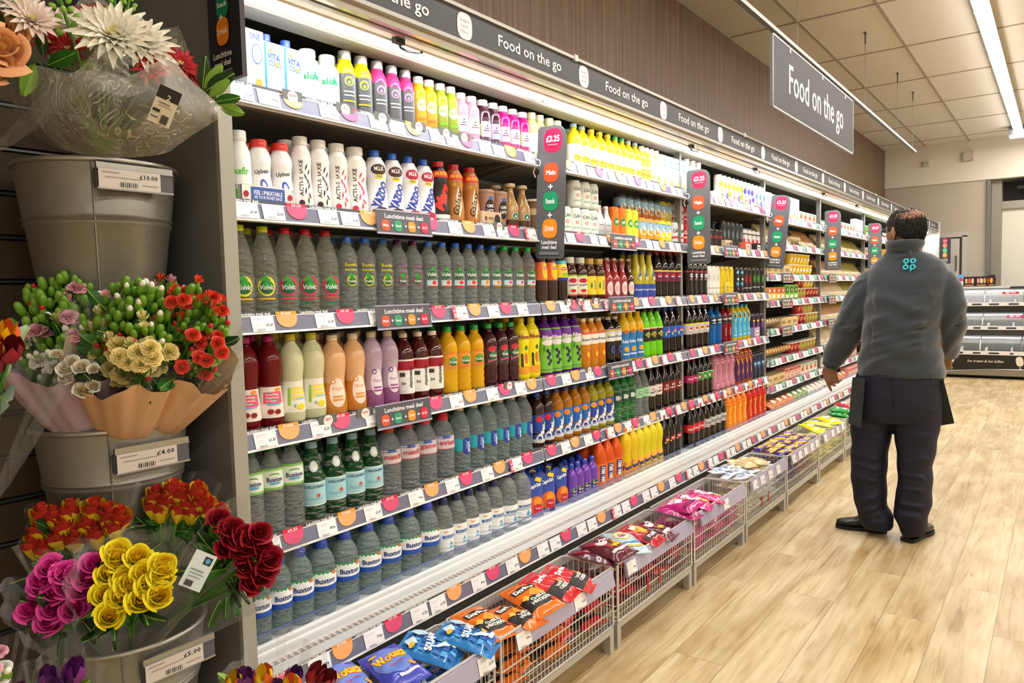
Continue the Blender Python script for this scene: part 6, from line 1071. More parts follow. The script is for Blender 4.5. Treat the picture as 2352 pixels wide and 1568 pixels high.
for bi, (x0, x1) in enumerate(BX):
    W_ = x1-x0; D_ = YK-YF
    st = thing('basket_stand', 'grey steel stand on legs under the basket of %s' % BLOOK[bi], 'stand', (x0, YF, 0), group='stands of the snack baskets')
    m = MB(); m.box(0, W_, 0, .022, ZB-.030, ZB-.006, STEEL); m.box(0, W_, D_-.02, D_, ZB-.030, ZB-.006, STEEL); m.box(0, .02, .022, D_-.02, ZB-.030, ZB-.006, STEEL); m.box(W_-.02, W_, .022, D_-.02, ZB-.030, ZB-.006, STEEL); m.build('frame', st, 0)
    for lx in (0, W_-.028):
        for ly in (0, D_-.028): q = MB(); q.box(lx, lx+.028, ly, ly+.028, 0, ZB-.030, STEEL); q.build('leg', st, 0)
    bk = thing('wire_basket', '%s wire basket from the left, holding %s' % (NB[bi], BLOOK[bi]), 'wire basket', (x0, YF, ZB), group='wire snack baskets')
    Hh = ZTOP-ZB; m = MB()
    for z_, r_ in ((0, .0035), (Hh*.26, .0028), (Hh*.52, .0028), (Hh, .0045)):
        m.tube([(.012, 0, z_), (W_-.012, 0, z_), (W_, .012, z_), (W_, D_-.012, z_), (W_-.012, D_, z_), (.012, D_, z_), (0, D_-.012, z_), (0, .012, z_)], r_, WIRE, 6, closed=True)
    m.build('rim_and_rails', bk, 60)
    m = MB(); n = round(W_/.0215) if bi < 5 else round(W_/.03)
    for i in range(1, n):
        xx = W_*i/n
        m.tube([(xx, .003, 0), (xx, .003, Hh)], .0016, WIRE, 4, caps=False)
        if i % 2 == 0 or bi < 3: m.tube([(xx, D_-.003, 0), (xx, D_-.003, Hh)], .0016, WIRE, 4, caps=False)
    for i in range(1, 9):
        yy = D_*i/9
        for xx in (.003, W_-.003): m.tube([(xx, yy, 0), (xx, yy, Hh)], .0016, WIRE, 4, caps=False)
        m.tube([(0, yy, .002), (W_, yy, .002)], .0015, WIRE, 4, caps=False)
    for i in range(1, 14): m.tube([(W_*i/14, 0, .001), (W_*i/14, D_, .001)], .0016, WIRE, 4, caps=False)
    m.build('wire_mesh', bk, 60)
    for xx in (.004, W_-.004): q = MB(); q.tube([(xx, 0, 0), (xx, 0, Hh)], .005, WIRE, 6); q.build('corner_post', bk, 60)
    # price rail hooked on the front
    q = MB(); a = .07 if bi < 2 else .05; q.add([(a, -.010, Hh-.004), (W_-.02, -.010, Hh-.004), (W_-.02, -.022, Hh-.060), (a, -.022, Hh-.060), (a, -.002, Hh-.004), (W_-.02, -.002, Hh-.004), (W_-.02, -.012, Hh-.064), (a, -.012, Hh-.064)], [(3, 2, 1, 0), (4, 5, 6, 7), (0, 1, 5, 4), (2, 3, 7, 6), (0, 4, 7, 3), (1, 2, 6, 5)], mat('#b3aecb', .25, trans=.1, var=.03))
    pr = q.build('price_rail', bk, 0)
    tk = {0: [.64], 1: [.10, .43], 2: [.09, ], 3: [.36], 4: [.10, .22, .36, .5], 5: [.09, .22, .35, .5, .62], 6: [.1, .3, .45, .6], 7: [.2, .4]}[bi]
    for i, xx in enumerate(tk): o = obj('price_ticket', ticket_mesh(PRICES[(i+bi*3) % 10]), pr, (xx, -.0175, Hh-.032)); o.rotation_euler = (radians(3.5), 0, 0); o.scale = (1, 1, 1.05)
    if bi in (2, 4): 
        for xx in (.25, .36): q = MB(); q.box(xx, xx+.007, -.006, -.003, .03, .09, mat('#d8261c', .4)); q.build('red_tag', bk, 0)
    wh = '%s basket' % NB[bi]
    keys = [('squares', 'puffs'), ('orange_tort', 'red_tort'), ('maroon', 'flame'), ('magenta', 'magenta2'), ('cream', 'white_bar'), ('purple_bar', 'amber_bar'), ('yellow_bag', 'yellow_bag'), ('green_bag', 'red_bag')][bi]
    # lower layers seen through the wires
    big = bi not in (4, 5)
    r = random.Random(40+bi)
    lay = (3 if big else 4)
    for ly in range(lay):
        n = max(3, int(W_/(.125 if big else .062)))
        for i in range(n):
            if big: key = keys[(i+ly) % 2] if bi not in (0, 1) else (keys[0] if i > n*.45 else keys[1]) if bi == 0 else (keys[0] if i < n*.6 else keys[1])
            else: key = keys[0] if i < n*.5 else keys[1]
            o, c, look = pkt(key, x0+.09+(W_-.18)*i/(n-1) if big else x0+.045+(W_-.09)*i/(n-1), YF+D_/2+r.uniform(-.006, .006), ZB+.035+ly*(.052 if big else .045), pi*.5+r.uniform(-.25, .25) if big and i % 2 else r.uniform(-.12, .12), r.uniform(-.10, .10), r.uniform(-.10, .10), wh)
            o.scale = (.86, .86, .8)
            o['label'] = ' '.join(('%s, %s from left, %s layer, %s' % (look, ORDW[i], ('bottom', 'second', 'third', 'fourth')[ly], wh)).split()[:16])
TOPS = [  # (kind, px, py, height, turn, tilt x, tilt y, basket, what sets it apart)
 ('squares', 990, 1484, .343, .42, .22, -.06, 0, 'on top, left of its twin'), ('squares', 1082, 1462, .350, .38, .24, .05, 0, 'on top, at the right end'),
 ('puffs', 905, 1524, .338, -.20, .15, -.08, 0, 'on top, in full view'), ('puffs', 800, 1562, .335, -.1, .25, .1, 0, 'on top, cut by the picture edge'),
 ('orange_tort', 1115, 1424, .346, -.12, .15, .06, 1, 'on top, nearest the left end'), ('orange_tort', 1190, 1412, .328, .1, .05, .15, 1, 'lying beside the leftmost one'), ('orange_tort', 1240, 1372, .356, -.2, .15, -.1, 1, 'on top, near the red ones'),
 ('red_tort', 1285, 1345, .360, .25, .22, .05, 1, 'on top, left of its twin'), ('red_tort', 1325, 1325, .350, .35, .25, .05, 1, 'on top, at the right end'),
 ('maroon', 1372, 1270, .345, .15, .1, .1, 2, 'lowest of the two at the left'), ('maroon', 1412, 1256, .372, -.1, .1, -.05, 2, 'lying across on top'), ('sunny', 1448, 1242, .352, -.5, .15, .1, 2, 'behind the maroon ones'), ('flame', 1488, 1225, .348, .1, .2, 0, 2, 'on top in the middle'), ('maroon', 1515, 1214, .335, .2, .2, .05, 2, 'at the right of the flame packet'),
 ('magenta', 1560, 1172, .345, .1, .1, .1, 3, 'lowest at the left end'), ('magenta', 1580, 1158, .375, -.1, -.1, -.15, 3, 'lying across on top'), ('magenta2', 1618, 1152, .355, .3, .2, 0, 3, 'on top, left of the twin'), ('magenta2', 1652, 1140, .345, .4, .2, .05, 3, 'on top at the right'),
 ('sandwich_cake', 1742, 1056, .37, -.2, .1, .15, 4, 'lying on top at the right end'), ('sandwich_cake', 1718, 1062, .362, -.5, 0, 0, 4, 'left of its twin on top'),
 ('yellow_bag', 1868, 980, .345, -.5, .2, .1, 6, 'on top at the left'), ('yellow_bag', 1880, 970, .365, 0, .1, .1, 6, 'on top in the middle'), ('yellow_bag', 1915, 962, .36, -.5, .15, 0, 6, 'on top at the right'),
 ('green_bag', 1930, 950, .345, 0, .1, .1, 7, 'on top, the lower one'), ('green_bag', 1938, 940, .375, .1, .1, 0, 7, 'on top, the upper one'), ('red_bag', 1945, 928, .36, -.4, .15, 0, 7, 'on top, beside the green ones')]
for key, px, py, z, rz, rx, ry, bi, what in TOPS:
    p = atZ(px, py, z); y = min(max(p.y, YF+.06), YK-.02)
    o, c, look = pkt(key, p.x, y, z-.012, rz, rx, ry, '%s basket' % NB[bi]); o['label'] = ' '.join(('%s, %s, %s basket' % (look, what, NB[bi])).split()[:16])
    o.scale = (.80, .82, .85)
r = random.Random(5)
for bi, rows in ((4, 3), (5, 3)):
    x0, x1 = BX[bi]
    for i in range(9):
        for j in range(rows):
            if bi == 4 and i > 5: continue
            key = ('white_bar' if i < 3 else 'cream') if bi == 4 else ('amber_bar' if (i+j) % 2 else 'purple_bar')
            o, c, look = pkt(key, x0+.05+i*.073, YF+.045+j*.065, .325+.008*j+r.uniform(0, .008), 1.2+r.uniform(-.3, .3), r.uniform(-.15, .15), r.uniform(-.15, .15), '%s basket' % NB[bi])
            o.scale = (.9, .72, .9); o['label'] = ' '.join(('%s, top layer, %s from left, row %s, %s basket' % (look, ORDW[i], ('one', 'two', 'three')[j], NB[bi])).split()[:16])
# ---------------------------------------------------------------- the man standing by the chiller, seen from behind
def ring_loft(m, rings, mt, n=28, cap=True):
    """rings: (centre, half-width vector, half-depth vector[, squareness])"""
    vs = []; R_ = []
    for r in rings:
        c, u, v = Vector(r[0]), Vector(r[1]), Vector(r[2]); p = r[3] if len(r) > 3 else 2.2
        row = []
        for k in range(n):
            a = 2*pi*k/n; ca, sa = cos(a), sin(a); q = (abs(ca)**p+abs(sa)**p)**(-1/p)
            row.append(len(vs)); vs.append(c+u*ca*q+v*sa*q)
        R_.append(row)
    fs = []
    for a, b in zip(R_, R_[1:]):
        for k in range(n): fs.append((a[k], a[(k+1) % n], b[(k+1) % n], b[k]))
    if cap: fs.append(tuple(reversed(R_[0]))); fs.append(tuple(R_[-1]))
    m.add(vs, fs, mt)
def limb(m, pts, rad_, mt, n=16, flat=1.0):
    """tapering limb through pts with radii rad_"""
    P = [Vector(p) for p in pts]; rings = []; prev = None
    for i, p in enumerate(P):
        t = (P[min(i+1, len(P)-1)]-P[max(i-1, 0)]).normalized()
        ref = Vector((1, 0, 0)) if abs(t.x) < .8 else Vector((0, 1, 0))
        u = (ref-t*ref.dot(t)).normalized() if prev is None else (prev-t*prev.dot(t)).normalized(); prev = u
        w_ = t.cross(u); rings.append((p, u*rad_[i]*flat, w_*rad_[i], 2))
    ring_loft(m, rings, mt, n)
def smooth_path(pts, rs, k=4):
    P = [Vector(p) for p in pts]; o = []; orr = []
    for i in range(len(P)-1):
        a, b, c, d = P[max(i-1, 0)], P[i], P[i+1], P[min(i+2, len(P)-1)]
        for j in range(k):
            t = j/k; o.append(.5*((2*b)+(c-a)*t+(2*a-5*b+4*c-d)*t*t+(3*b-3*c+d-a)*t**3))
            s_ = t*t*(3-2*t); orr.append(rs[i]*(1-s_)+rs[i+1]*s_)
    o.append(P[-1]); orr.append(rs[-1]); return o, orr
def fuse(mb, name, voxel, parent, fold=None, smooth_it=4, loc=None):
    """melt the overlapping lofts into one continuous skin, then press the folds into it"""
    me = mb.mesh('tmp', 0); o = bpy.data.objects.new('tmp', me); COL.objects.link(o)
    r = o.modifiers.new('r', 'REMESH'); r.mode = 'VOXEL'; r.voxel_size = voxel
    s_ = o.modifiers.new('s', 'SMOOTH'); s_.iterations = smooth_it; s_.factor = .6
    dg = bpy.context.evaluated_depsgraph_get(); dg.update()
    m2 = bpy.data.meshes.new_from_object(o.evaluated_get(dg)); m2.name = name
    bpy.data.objects.remove(o); bpy.data.meshes.remove(me)
    if fold:
        nrm = [v.normal.copy() for v in m2.vertices]
        for v, n_ in zip(m2.vertices, nrm): v.co = v.co+n_*fold(v.co, n_)
    m2.materials.clear()
    for x in mb.mats: m2.materials.append(x)
    m2.polygons.foreach_set('material_index', [0]*len(m2.polygons)); m2.polygons.foreach_set('use_smooth', [True]*len(m2.polygons)); m2.update()
    return obj(name, m2, parent)
MX = 4.30
def V(px, py, dx=0): p = atX(px, py, MX+dx); return p
def crease(co, p, d, w_, amp, ln):
    amp *= 1.7; w_ *= .9
    """one fold: a ridge along direction d through p"""
    q = co-p; t = q.dot(d); r_ = (q-d*t); dist = r_.length
    return amp*exp(-(dist/w_)**2)*exp(-(t/ln)**2)
FLEECE = mat('#2e3740', .85, bump=.08, bscale=420, var=.10, vscale=18, sheen=.5); NAVY = mat('#101226', .7, var=.12, vscale=14, bump=.12, bscale=300); SKIN = mat('#946a52', .5, var=.10, vscale=30, sss=.05, bump=.05, bscale=200)
HAIR = mat('#15110f', .5, var=.3, vscale=90, bump=.9, bscale=160); LEATHER = mat('#121212', .32, var=.1, bump=.1, bscale=60, coat=.2); APRON = mat('#2b3433', .6, var=.08)
man = thing('person', 'man in dark grey fleece and navy trousers, seen from behind, facing the chiller shelves', 'person', (MX, .66, 0))
ofs = Vector((-MX, -.66, 0))
# --- body (one continuous surface, mostly under the clothes)
hc = V(2079, 532)                                   # head centre
fd = Vector((.62, .78, 0)).normalized(); sd = Vector((fd.y, -fd.x, 0))   # face direction (towards the shelves), his right side
B = MB()
Z = Vector((0, 0, 1))
def hr(z, w_, d, sh=0, p=2.1): return (hc+Z*z+fd*sh, sd*w_, fd*d, p)
ring_loft(B, [hr(-.125, .030, .030, .050), hr(-.115, .046, .050, .036), hr(-.095, .056, .068, .020), hr(-.065, .066, .082, .008), hr(-.03, .074, .090, .002), hr(.0, .079, .096, -.003), hr(.035, .081, .100, -.006), hr(.065, .077, .095, -.008), (hc+Z*.09-fd*.01, sd*.064, fd*.080, 2), (hc+Z*.108-fd*.01, sd*.040, fd*.052, 2), (hc+Z*.116-fd*.01, sd*.012, fd*.016, 2)], SKIN, 28)
# nose, brow, lips, chin
limb(B, [hc+fd*.088+Z*.012, hc+fd*.098-Z*.006, hc+fd*.112-Z*.028, hc+fd*.098-Z*.036], [.007, .010, .014, .011], SKIN, 10)
limb(B, [hc+fd*.082+Z*.022+sd*.045, hc+fd*.092+Z*.026, hc+fd*.082+Z*.022-sd*.045], [.009, .010, .009], SKIN, 8)
limb(B, [hc+fd*.088-Z*.062+sd*.022, hc+fd*.096-Z*.060, hc+fd*.088-Z*.062-sd*.022], [.006, .009, .006], SKIN, 8)
limb(B, [hc+fd*.086-Z*.072+sd*.018, hc+fd*.094-Z*.072, hc+fd*.086-Z*.072-sd*.018], [.006, .009, .006], SKIN, 8)
limb(B, [hc+fd*.072-Z*.105, hc+fd*.082-Z*.098], [.018, .018], SKIN, 10)
# neck with a roll at the nape
nk = V(2074, 590)
limb(B, [hc-Z*.04-fd*.022, hc-Z*.09-fd*.022, nk+Z*.01, nk-Z*.07], [.068, .066, .070, .085], SKIN, 20)
# trunk and legs under the clothes
ch = V(2085, 690)
ring_loft(B, [((MX, .67, .80), (0, .16, 0), (.11, 0, 0)), ((MX, .665, .95), (0, .17, 0), (.13, 0, 0)), ((MX, .65, 1.15), (0, .165, 0), (.13, 0, 0)), ((MX, .645, 1.33), (0, .17, 0), (.11, 0, 0)), ((MX, .645, 1.44), (0, .12, 0), (.075, 0, 0))], SKIN, 24)
kL = V(1993, 1070); aL = V(2010, 1195); kR = V(2100, 1080, .02); aR = V(2096, 1215, .02)
limb(B, [(MX, .77, .86), (MX, .80, .70), kL, (kL+aL)/2, aL], [.085, .08, .056, .052, .036], SKIN, 16); limb(B, [(MX, .58, .86), (MX, .57, .70), kR, (kR+aR)/2, aR], [.085, .08, .056, .052, .036], SKIN, 16)
# arms: shoulder, elbow, wrist
shL = V(1990, 638); elL = V(1952, 748, .02); wrL = V(1906, 842, .10)
shR = V(2168, 660); elR = V(2180, 752, .06); wrR = V(2172, 812, .20)
limb(B, *smooth_path([shL, elL, wrL], [.045, .034, .026], 5), SKIN, 14); limb(B, *smooth_path([shR, elR, wrR], [.045, .030, .024], 5), SKIN, 14)
# left hand: palm, four bent fingers, thumb, reaching down over the edge of the well
pd = Vector((.22, -.06, -1)).normalized(); across = Vector((.25, 1, 0)); across = (across-pd*across.dot(pd)).normalized(); pn = pd.cross(across); pn = pn if pn.x < 0 else -pn; kn = wrL+pd*.072
ring_loft(B, [(wrL-pd*.02, across*.027, pn*.020), (wrL+pd*.01, across*.030, pn*.018), (wrL+pd*.045, across*.040, pn*.016), (kn, across*.042, pn*.013), (kn+pd*.008, across*.038, pn*.010)], SKIN, 16)
for i, (o_, l_, bend) in enumerate(((.031, .082, .12), (.011, .088, .50), (-.010, .080, .70), (-.029, .064, .85))):
    b0 = kn+across*o_; f_ = lambda b: (pd*cos(b)-pn*sin(b)+across*(o_*.8-(.22 if i == 0 else .0))).normalized()
    p1 = b0+f_(bend)*l_*.45; p2 = p1+f_(bend*1.8)*l_*.33; p3 = p2+f_(bend*2.3)*l_*.24
    limb(B, [b0-pd*.02, b0+pn*.002, b0+f_(bend)*l_*.22, p1+pn*.002, (p1+p2)/2, p2, (p2+p3)/2, p3], [.010, .0108, .0090, .0098, .0082, .0088, .0076, .0056], SKIN, 10)
t0 = wrL+across*.030+pd*.015; t1 = t0+(across*.55+pd*.8-pn*.35).normalized()*.034; t2 = t1+(across*.10+pd*.95-pn*.5).normalized()*.028; t3 = t2+(pd-pn*.6).normalized()*.020
limb(B, [t0-across*.012, t0, (t0+t1)/2, t1, (t1+t2)/2, t2, t3], [.013, .014, .0115, .0108, .0096, .0098, .007], SKIN, 10)
# right hand hangs in front of the thigh, hidden by the sleeve
rd = Vector((.55, .15, -.8)).normalized(); ra = Vector((.2, 1, .1)).normalized(); ra = (ra-rd*ra.dot(rd)).normalized(); rn = rd.cross(ra); rk = wrR+rd*.075
ring_loft(B, [(wrR-rd*.01, ra*.026, rn*.018), (wrR+rd*.03, ra*.036, rn*.017), (rk, ra*.041, rn*.012)], SKIN, 16)
for i, (o_, l_, bend) in enumerate(((.030, .075, .3), (.010, .084, .35), (-.011, .078, .42), (-.030, .062, .5))):
    b0 = rk+ra*o_; d1 = (rd*cos(bend)+rn*sin(bend)).normalized(); d2 = (rd*cos(bend*2)+rn*sin(bend*2)).normalized()
    limb(B, [b0-rd*.02, b0, b0+d1*l_*.45, b0+d1*l_*.45+d2*l_*.3, b0+d1*l_*.45+d2*l_*.5], [.009, .0096, .009, .008, .0056], SKIN, 10)
limb(B, [wrR+ra*.03+rd*.01, wrR+ra*.05+rd*.04, wrR+ra*.05+rd*.07], [.013, .011, .007], SKIN, 10)
body = fuse(B, 'body', .0042, man, None, 2); body.location = ofs
# ears
for s_ in (-1, 1):
    e = MB(); c = hc+sd*s_*.079-fd*.004-Z*.012
    for (r_, w_, dd) in ((.030, .0065, 0), (.018, .005, .004)):
        e.tube([c+sd*s_*(.006+dd)+fd*r_*.62*cos(a)-fd*.004+Z*r_*sin(a)*(1.0 if sin(a) > 0 else 1.15)+sd*s_*(-.010*cos(a)) for a in [k*pi/8 for k in range(16)]], w_, SKIN, 6, closed=True)
    e.lathe([(0, -.004), (.020, -.003), (.020, .003), (0, .004)], SKIN, 12, Matrix.Translation(c+sd*s_*.004) @ Vector((0, 0, 1)).rotation_difference(sd*s_).to_matrix().to_4x4(), 1, 1.3)
    o = e.build('ear', man, 60); o.location = ofs
# eyes
for s_ in (-1, 1):
    e = MB(); c = hc+fd*.082+sd*s_*.031+Z*.006
    e.lathe([(0, -.011), (.008, -.008), (.011, 0), (.008, .008), (0, .011)], mat('#e9e4de', .2), 12, Matrix.Translation(c)); e.lathe([(0, 0), (.0055, 0), (.004, .003), (0, .004)], mat('#20140e', .15), 10, Matrix.Translation(c+fd*.0085) @ Vector((0, 0, 1)).rotation_difference(fd).to_matrix().to_4x4())
    o = e.build('eye', man, 60); o.location = ofs
# hair: cap over the back and sides, thin on the crown
h = MB(); nu, nv = 40, 22
def hairp(a, t):
    # a: angle round the head from the face, t: 0 crown .. 1 nape
    ca, sa = cos(a), sin(a); back = (1-ca)/2
    low = .035-(.098*back**1.1)                       # hairline height
    zt = .120; z = zt+(low-zt)*t**1.25
    tt = (z+.0)/.118; wr = sqrt(max(0.0, 1-max(-.2, tt)**2.5)) if tt > 0 else 1-.30*((-z)/.08)**1.4
    rw_, rd_ = .0845*wr, .1040*wr
    p = hc+Z*(z+.004)-fd*.008+sd*sa*rw_+fd*ca*rd_
    return p
vs = []; fs = []
for j in range(nv+1):
    for i in range(nu):
        a = 2*pi*i/nu; t = .10+.90*j/nv; vs.append(hairp(a, t)+Vector((0, 0, 0)))
for j in range(nv):
    for i in range(nu):
        a = 2*pi*(i+.5)/nu; t = .1+.9*(j+.5)/nv; ca = cos(a)
        p_ = hairp(a, t); side = (p_-hc).dot(sd)
        if t < .42 and (hashv := (sin(i*12.9+j*78.2)*43758.5) % 1) < (.9 if (-.03 < side < .05 and -.075 < (p_-hc).dot(fd) < .03) else .05): continue
        if ca > .35 and t > .62+.25*(1-ca): continue
        fs.append((j*nu+i, j*nu+(i+1) % nu, (j+1)*nu+(i+1) % nu, (j+1)*nu+i))
h.add(vs, fs, HAIR)
rr = random.Random(3)
for i in range(2600):
    a = rr.uniform(0, 2*pi); t = rr.uniform(.12, 1) if rr.random() < .85 else rr.uniform(.05, .4)
    if cos(a) > .35 and t > .6+.25*(1-cos(a)): continue
    if t < .42 and rr.random() < .8: continue
    p0_ = hairp(a, t); p1_ = hairp(a+rr.uniform(-.05, .05), min(1.02, t+.16)); q = (p0_-hc).normalized()*.0025
    h.tube([p0_-q*.5, (p0_+p1_)/2+q*.5, p1_+q*.1], [.0009, .0008, .0002], HAIR, 3, caps=False)
hair = h.build('hair', man, 180); hair.location = ofs
sm = hair.modifiers.new('thick', 'SOLIDIFY'); sm.thickness = .004
# glasses
g = MB(); BLK = mat('#111111', .25)
for s_ in (-1, 1):
    c = hc+fd*.106+sd*s_*.033+Z*.004
    g.tube([c+sd*.025*cos(a)+Z*.020*sin(a)-fd*.006*(cos(a)*s_+.2) for a in [k*pi/10 for k in range(20)]], .0024, BLK, 6, closed=True)
    g.tube([c+sd*s_*.026+Z*.008-fd*.008, hc+sd*s_*.083+fd*.06+Z*.010, hc+sd*s_*.087+fd*.0+Z*.006, hc+sd*s_*.086-fd*.018-Z*.012], .0024, BLK, 6)
g.tube([hc+fd*.110+sd*.009+Z*.006, hc+fd*.113+Z*.009, hc+fd*.110-sd*.009+Z*.006], .0022, BLK, 6)
gl = g.build('glasses', man, 60); gl.location = ofs
q = MB()
for s_ in (-1, 1):
    c = hc+fd*.1055+sd*s_*.033+Z*.004; q.add([c]+[c+sd*.024*cos(a)+Z*.019*sin(a) for a in [k*pi/8 for k in range(16)]], [(0, 1+k, 1+(k+1) % 16) for k in range(16)], film('lens', '#e8eef0', .05, .02))
q.build('lens', gl, 0)
# --- fleece jacket
J = MB()
yl = lambda px, py: V(px, py).y
def tr(zpy, pl, pr, d, dx=0, p=2.5):     # torso ring between two image columns
    a, b = V(pl, zpy), V(pr, zpy); c = (a+b)/2; return ((MX+dx, c.y, c.z), (0, (a.y-b.y)/2, 0), (d, 0, 0), p)
ring_loft(J, [tr(862, 1970, 2172, .155), tr(835, 1972, 2171, .160), tr(800, 1978, 2163, .165), tr(760, 1984, 2160, .168), tr(720, 1985, 2172, .165), tr(680, 1988, 2180, .158), tr(645, 1990, 2184, .140), tr(618, 1995, 2180, .118), tr(600, 2010, 2166, .095), tr(586, 2028, 2140, .080), tr(578, 2034, 2118, .070)], FLEECE, 40)
nkc = V(2078, 568, -.018)
ring_loft(J, [(nkc-Z*.05, (0, .078, 0), (.078, 0, 0), 2), (nkc-Z*.01+Vector((0, .002, 0)), sd*.080, fd*.084, 2), (nkc+Z*.012+Vector((0, .0, 0)), sd*.092, fd*.094, 2), (nkc+Z*.030, sd*.090, fd*.093, 2), (nkc+Z*.037, sd*.084, fd*.086, 2)], FLEECE, 28)
# sleeves
Lp = [V(2030, 640), V(2006, 646), V(1986, 672, -.01), V(1965, 712, -.01), V(1950, 752, .02), V(1932, 790, .06), V(1915, 820, .09), V(1908, 838, .10)]
limb(J, *smooth_path(Lp, [.050, .070, .078, .078, .080, .072, .060, .042], 4), FLEECE, 22)
Rp = [V(2135, 635), V(2162, 645), V(2178, 672), V(2184, 712, .0), V(2183, 752, .05), V(2178, 788, .12), V(2178, 812, .19)]
limb(J, *smooth_path(Rp, [.050, .066, .070, .070, .072, .062, .048], 4), FLEECE, 22)
fd_ = []
def F(px0, py0, px1, py1, w_, amp, dx=-.15):
    a, b = V(px0, py0, dx), V(px1, py1, dx); fd_.append(((a+b)/2, (b-a).normalized(), w_, amp, (b-a).length*.55))
# waist and back folds (image columns of each ridge), elbows and cuffs
for a in ((1995, 790, 2150, 752, .014, .010), (2000, 812, 2165, 770, .016, .009), (2030, 775, 2170, 742, .010, -.011), (1985, 842, 2080, 800, .02, .008), (2090, 752, 2166, 725, .012, .010), (2010, 770, 2100, 742, .012, .009), (1990, 740, 2060, 720, .018, .007), (2110, 800, 2168, 790, .014, .008),
          (2040, 690, 2120, 720, .03, .006), (2130, 660, 2175, 720, .022, .008), (2000, 650, 2020, 720, .02, .008), (2060, 730, 2150, 700, .016, .006), (2040, 820, 2130, 800, .018, .007), (1992, 700, 1998, 790, .012, -.010), (2160, 690, 2166, 745, .012, -.008)): F(*a)
for a in ((2012, 610, 1997, 715, .006, -.006), (2156, 612, 2168, 720, .006, -.006)): F(*a)
for a in ((1925, 742, 1985, 722, .010, .008), (1918, 760, 1980, 742, .010, .010), (1915, 778, 1972, 758, .009, -.009), (1908, 792, 1965, 778, .010, .009), (1902, 812, 1945, 796, .009, .008), (1935, 715, 1985, 700, .011, .007), (1900, 826, 1935, 815, .007, -.006), (1950, 690, 1990, 672, .012, .006), (1965, 650, 1995, 640, .012, .006)): F(*a, -.06)
for a in ((2175, 720, 2212, 730, .010, .009), (2178, 745, 2212, 752, .010, -.008), (2178, 765, 2208, 772, .010, .009), (2175, 790, 2202, 795, .009, .008), (2178, 690, 2208, 700, .012, .007)): F(*a, -.03)
hz_ = V(2080, 852).z
def fold_j(co, n_):
    s_ = sum(crease(co, *f) for f in fd_)
    s_ += .0035*sin(co.z*55+co.y*30+4*sin(co.y*14))*(1 if co.z < 1.3 else .4)
    return s_*(1 if abs(n_.z) < .95 else .3)
jk = fuse(J, 'fleece_jacket', .0065, man, fold_j, 4); jk.location = ofs
# hem band, cuff and seams
m = MB(); 
def ringpts(zpy, pl, pr, d, k=40, p=2.5, gr=0):
    r_ = tr(zpy, pl, pr, d); c, u, v = [Vector(x) for x in r_[:3]]; o = []
    for i in range(k):
        a = 2*pi*i/k; ca, sa = cos(a), sin(a); q_ = (abs(ca)**p+abs(sa)**p)**(-1/p); o.append(c+(u*ca+v*sa)*q_*(1+gr))
    return o
m.tube(ringpts(859, 1973, 2169, .150), .0042, FLEECE, 6, closed=True); o = m.build('hem_seam', jk, 60)
m = MB(); cd = (wrL-V(1930, 790, .06)).normalized(); cu = cd.orthogonal().normalized(); cv = cd.cross(cu)
for k_ in (.0, .011, .022): m.tube([wrL-cd*(.012+k_)+(cu*cos(a)+cv*sin(a))*(.040+k_*.25) for a in [k*pi/12 for k in range(24)]], .0055, FLEECE, 6, closed=True)
m.build('cuff', jk, 60)
# embroidered turquoise emblem between the shoulders
lg = MB(); TQ = mat('#3fc6d6', .6, var=0)
c0 = V(2097, 607)
def Ld(dy, dz, lift=0): return Vector((MX-.1135+dz*.32, c0.y-dy, c0.z+dz))
for (a_, b_) in ((-.0155, .015), (.0155, .015), (-.0155, -.0155), (.0155, -.0155)):
    lg.tube([Ld(a_+.0098*cos(t), b_+.0098*sin(t)) for t in [k*pi/8 for k in range(16)]], .0048, TQ, 6, closed=True)
lg.tube([Ld(.007, -.018), Ld(.007, -.036)], .0045, TQ, 6)
lg.tube([Ld(-.0155, -.004), Ld(-.0155, .004)], .0045, TQ, 6)
le = lg.build('back_emblem', jk, 60)
# --- trousers
T = MB()
def hr_(py, pl, pr, d, dx=0): return tr(py, pl, pr, d, dx, 2.4)
ring_loft(T, [hr_(835, 1978, 2166, .150), hr_(870, 1966, 2168, .155), hr_(910, 1958, 2168, .160), hr_(945, 1955, 2166, .150), hr_(965, 1954, 2164, .135)], NAVY, 32)
ring_loft(T, [hr_(930, 1954, 2062, .130), hr_(975, 1955, 2052, .115), hr_(1020, 1957, 2042, .105), hr_(1070, 1955, 2037, .100), hr_(1120, 1958, 2036, .095), hr_(1160, 1966, 2038, .092), hr_(1185, 1972, 2052, .098), hr_(1205, 1980, 2052, .092, .01), hr_(1213, 1984, 2048, .085, .01)], NAVY, 28)
ring_loft(T, [hr_(930, 2052, 2168, .130), hr_(975, 2052, 2160, .118), hr_(1020, 2058, 2152, .108), hr_(1070, 2062, 2142, .102), hr_(1120, 2062, 2142, .098), hr_(1155, 2054, 2140, .096), hr_(1185, 2054, 2132, .098), hr_(1210, 2062, 2128, .092, .02), hr_(1224, 2068, 2122, .082, .02)], NAVY, 28)
fd_ = []
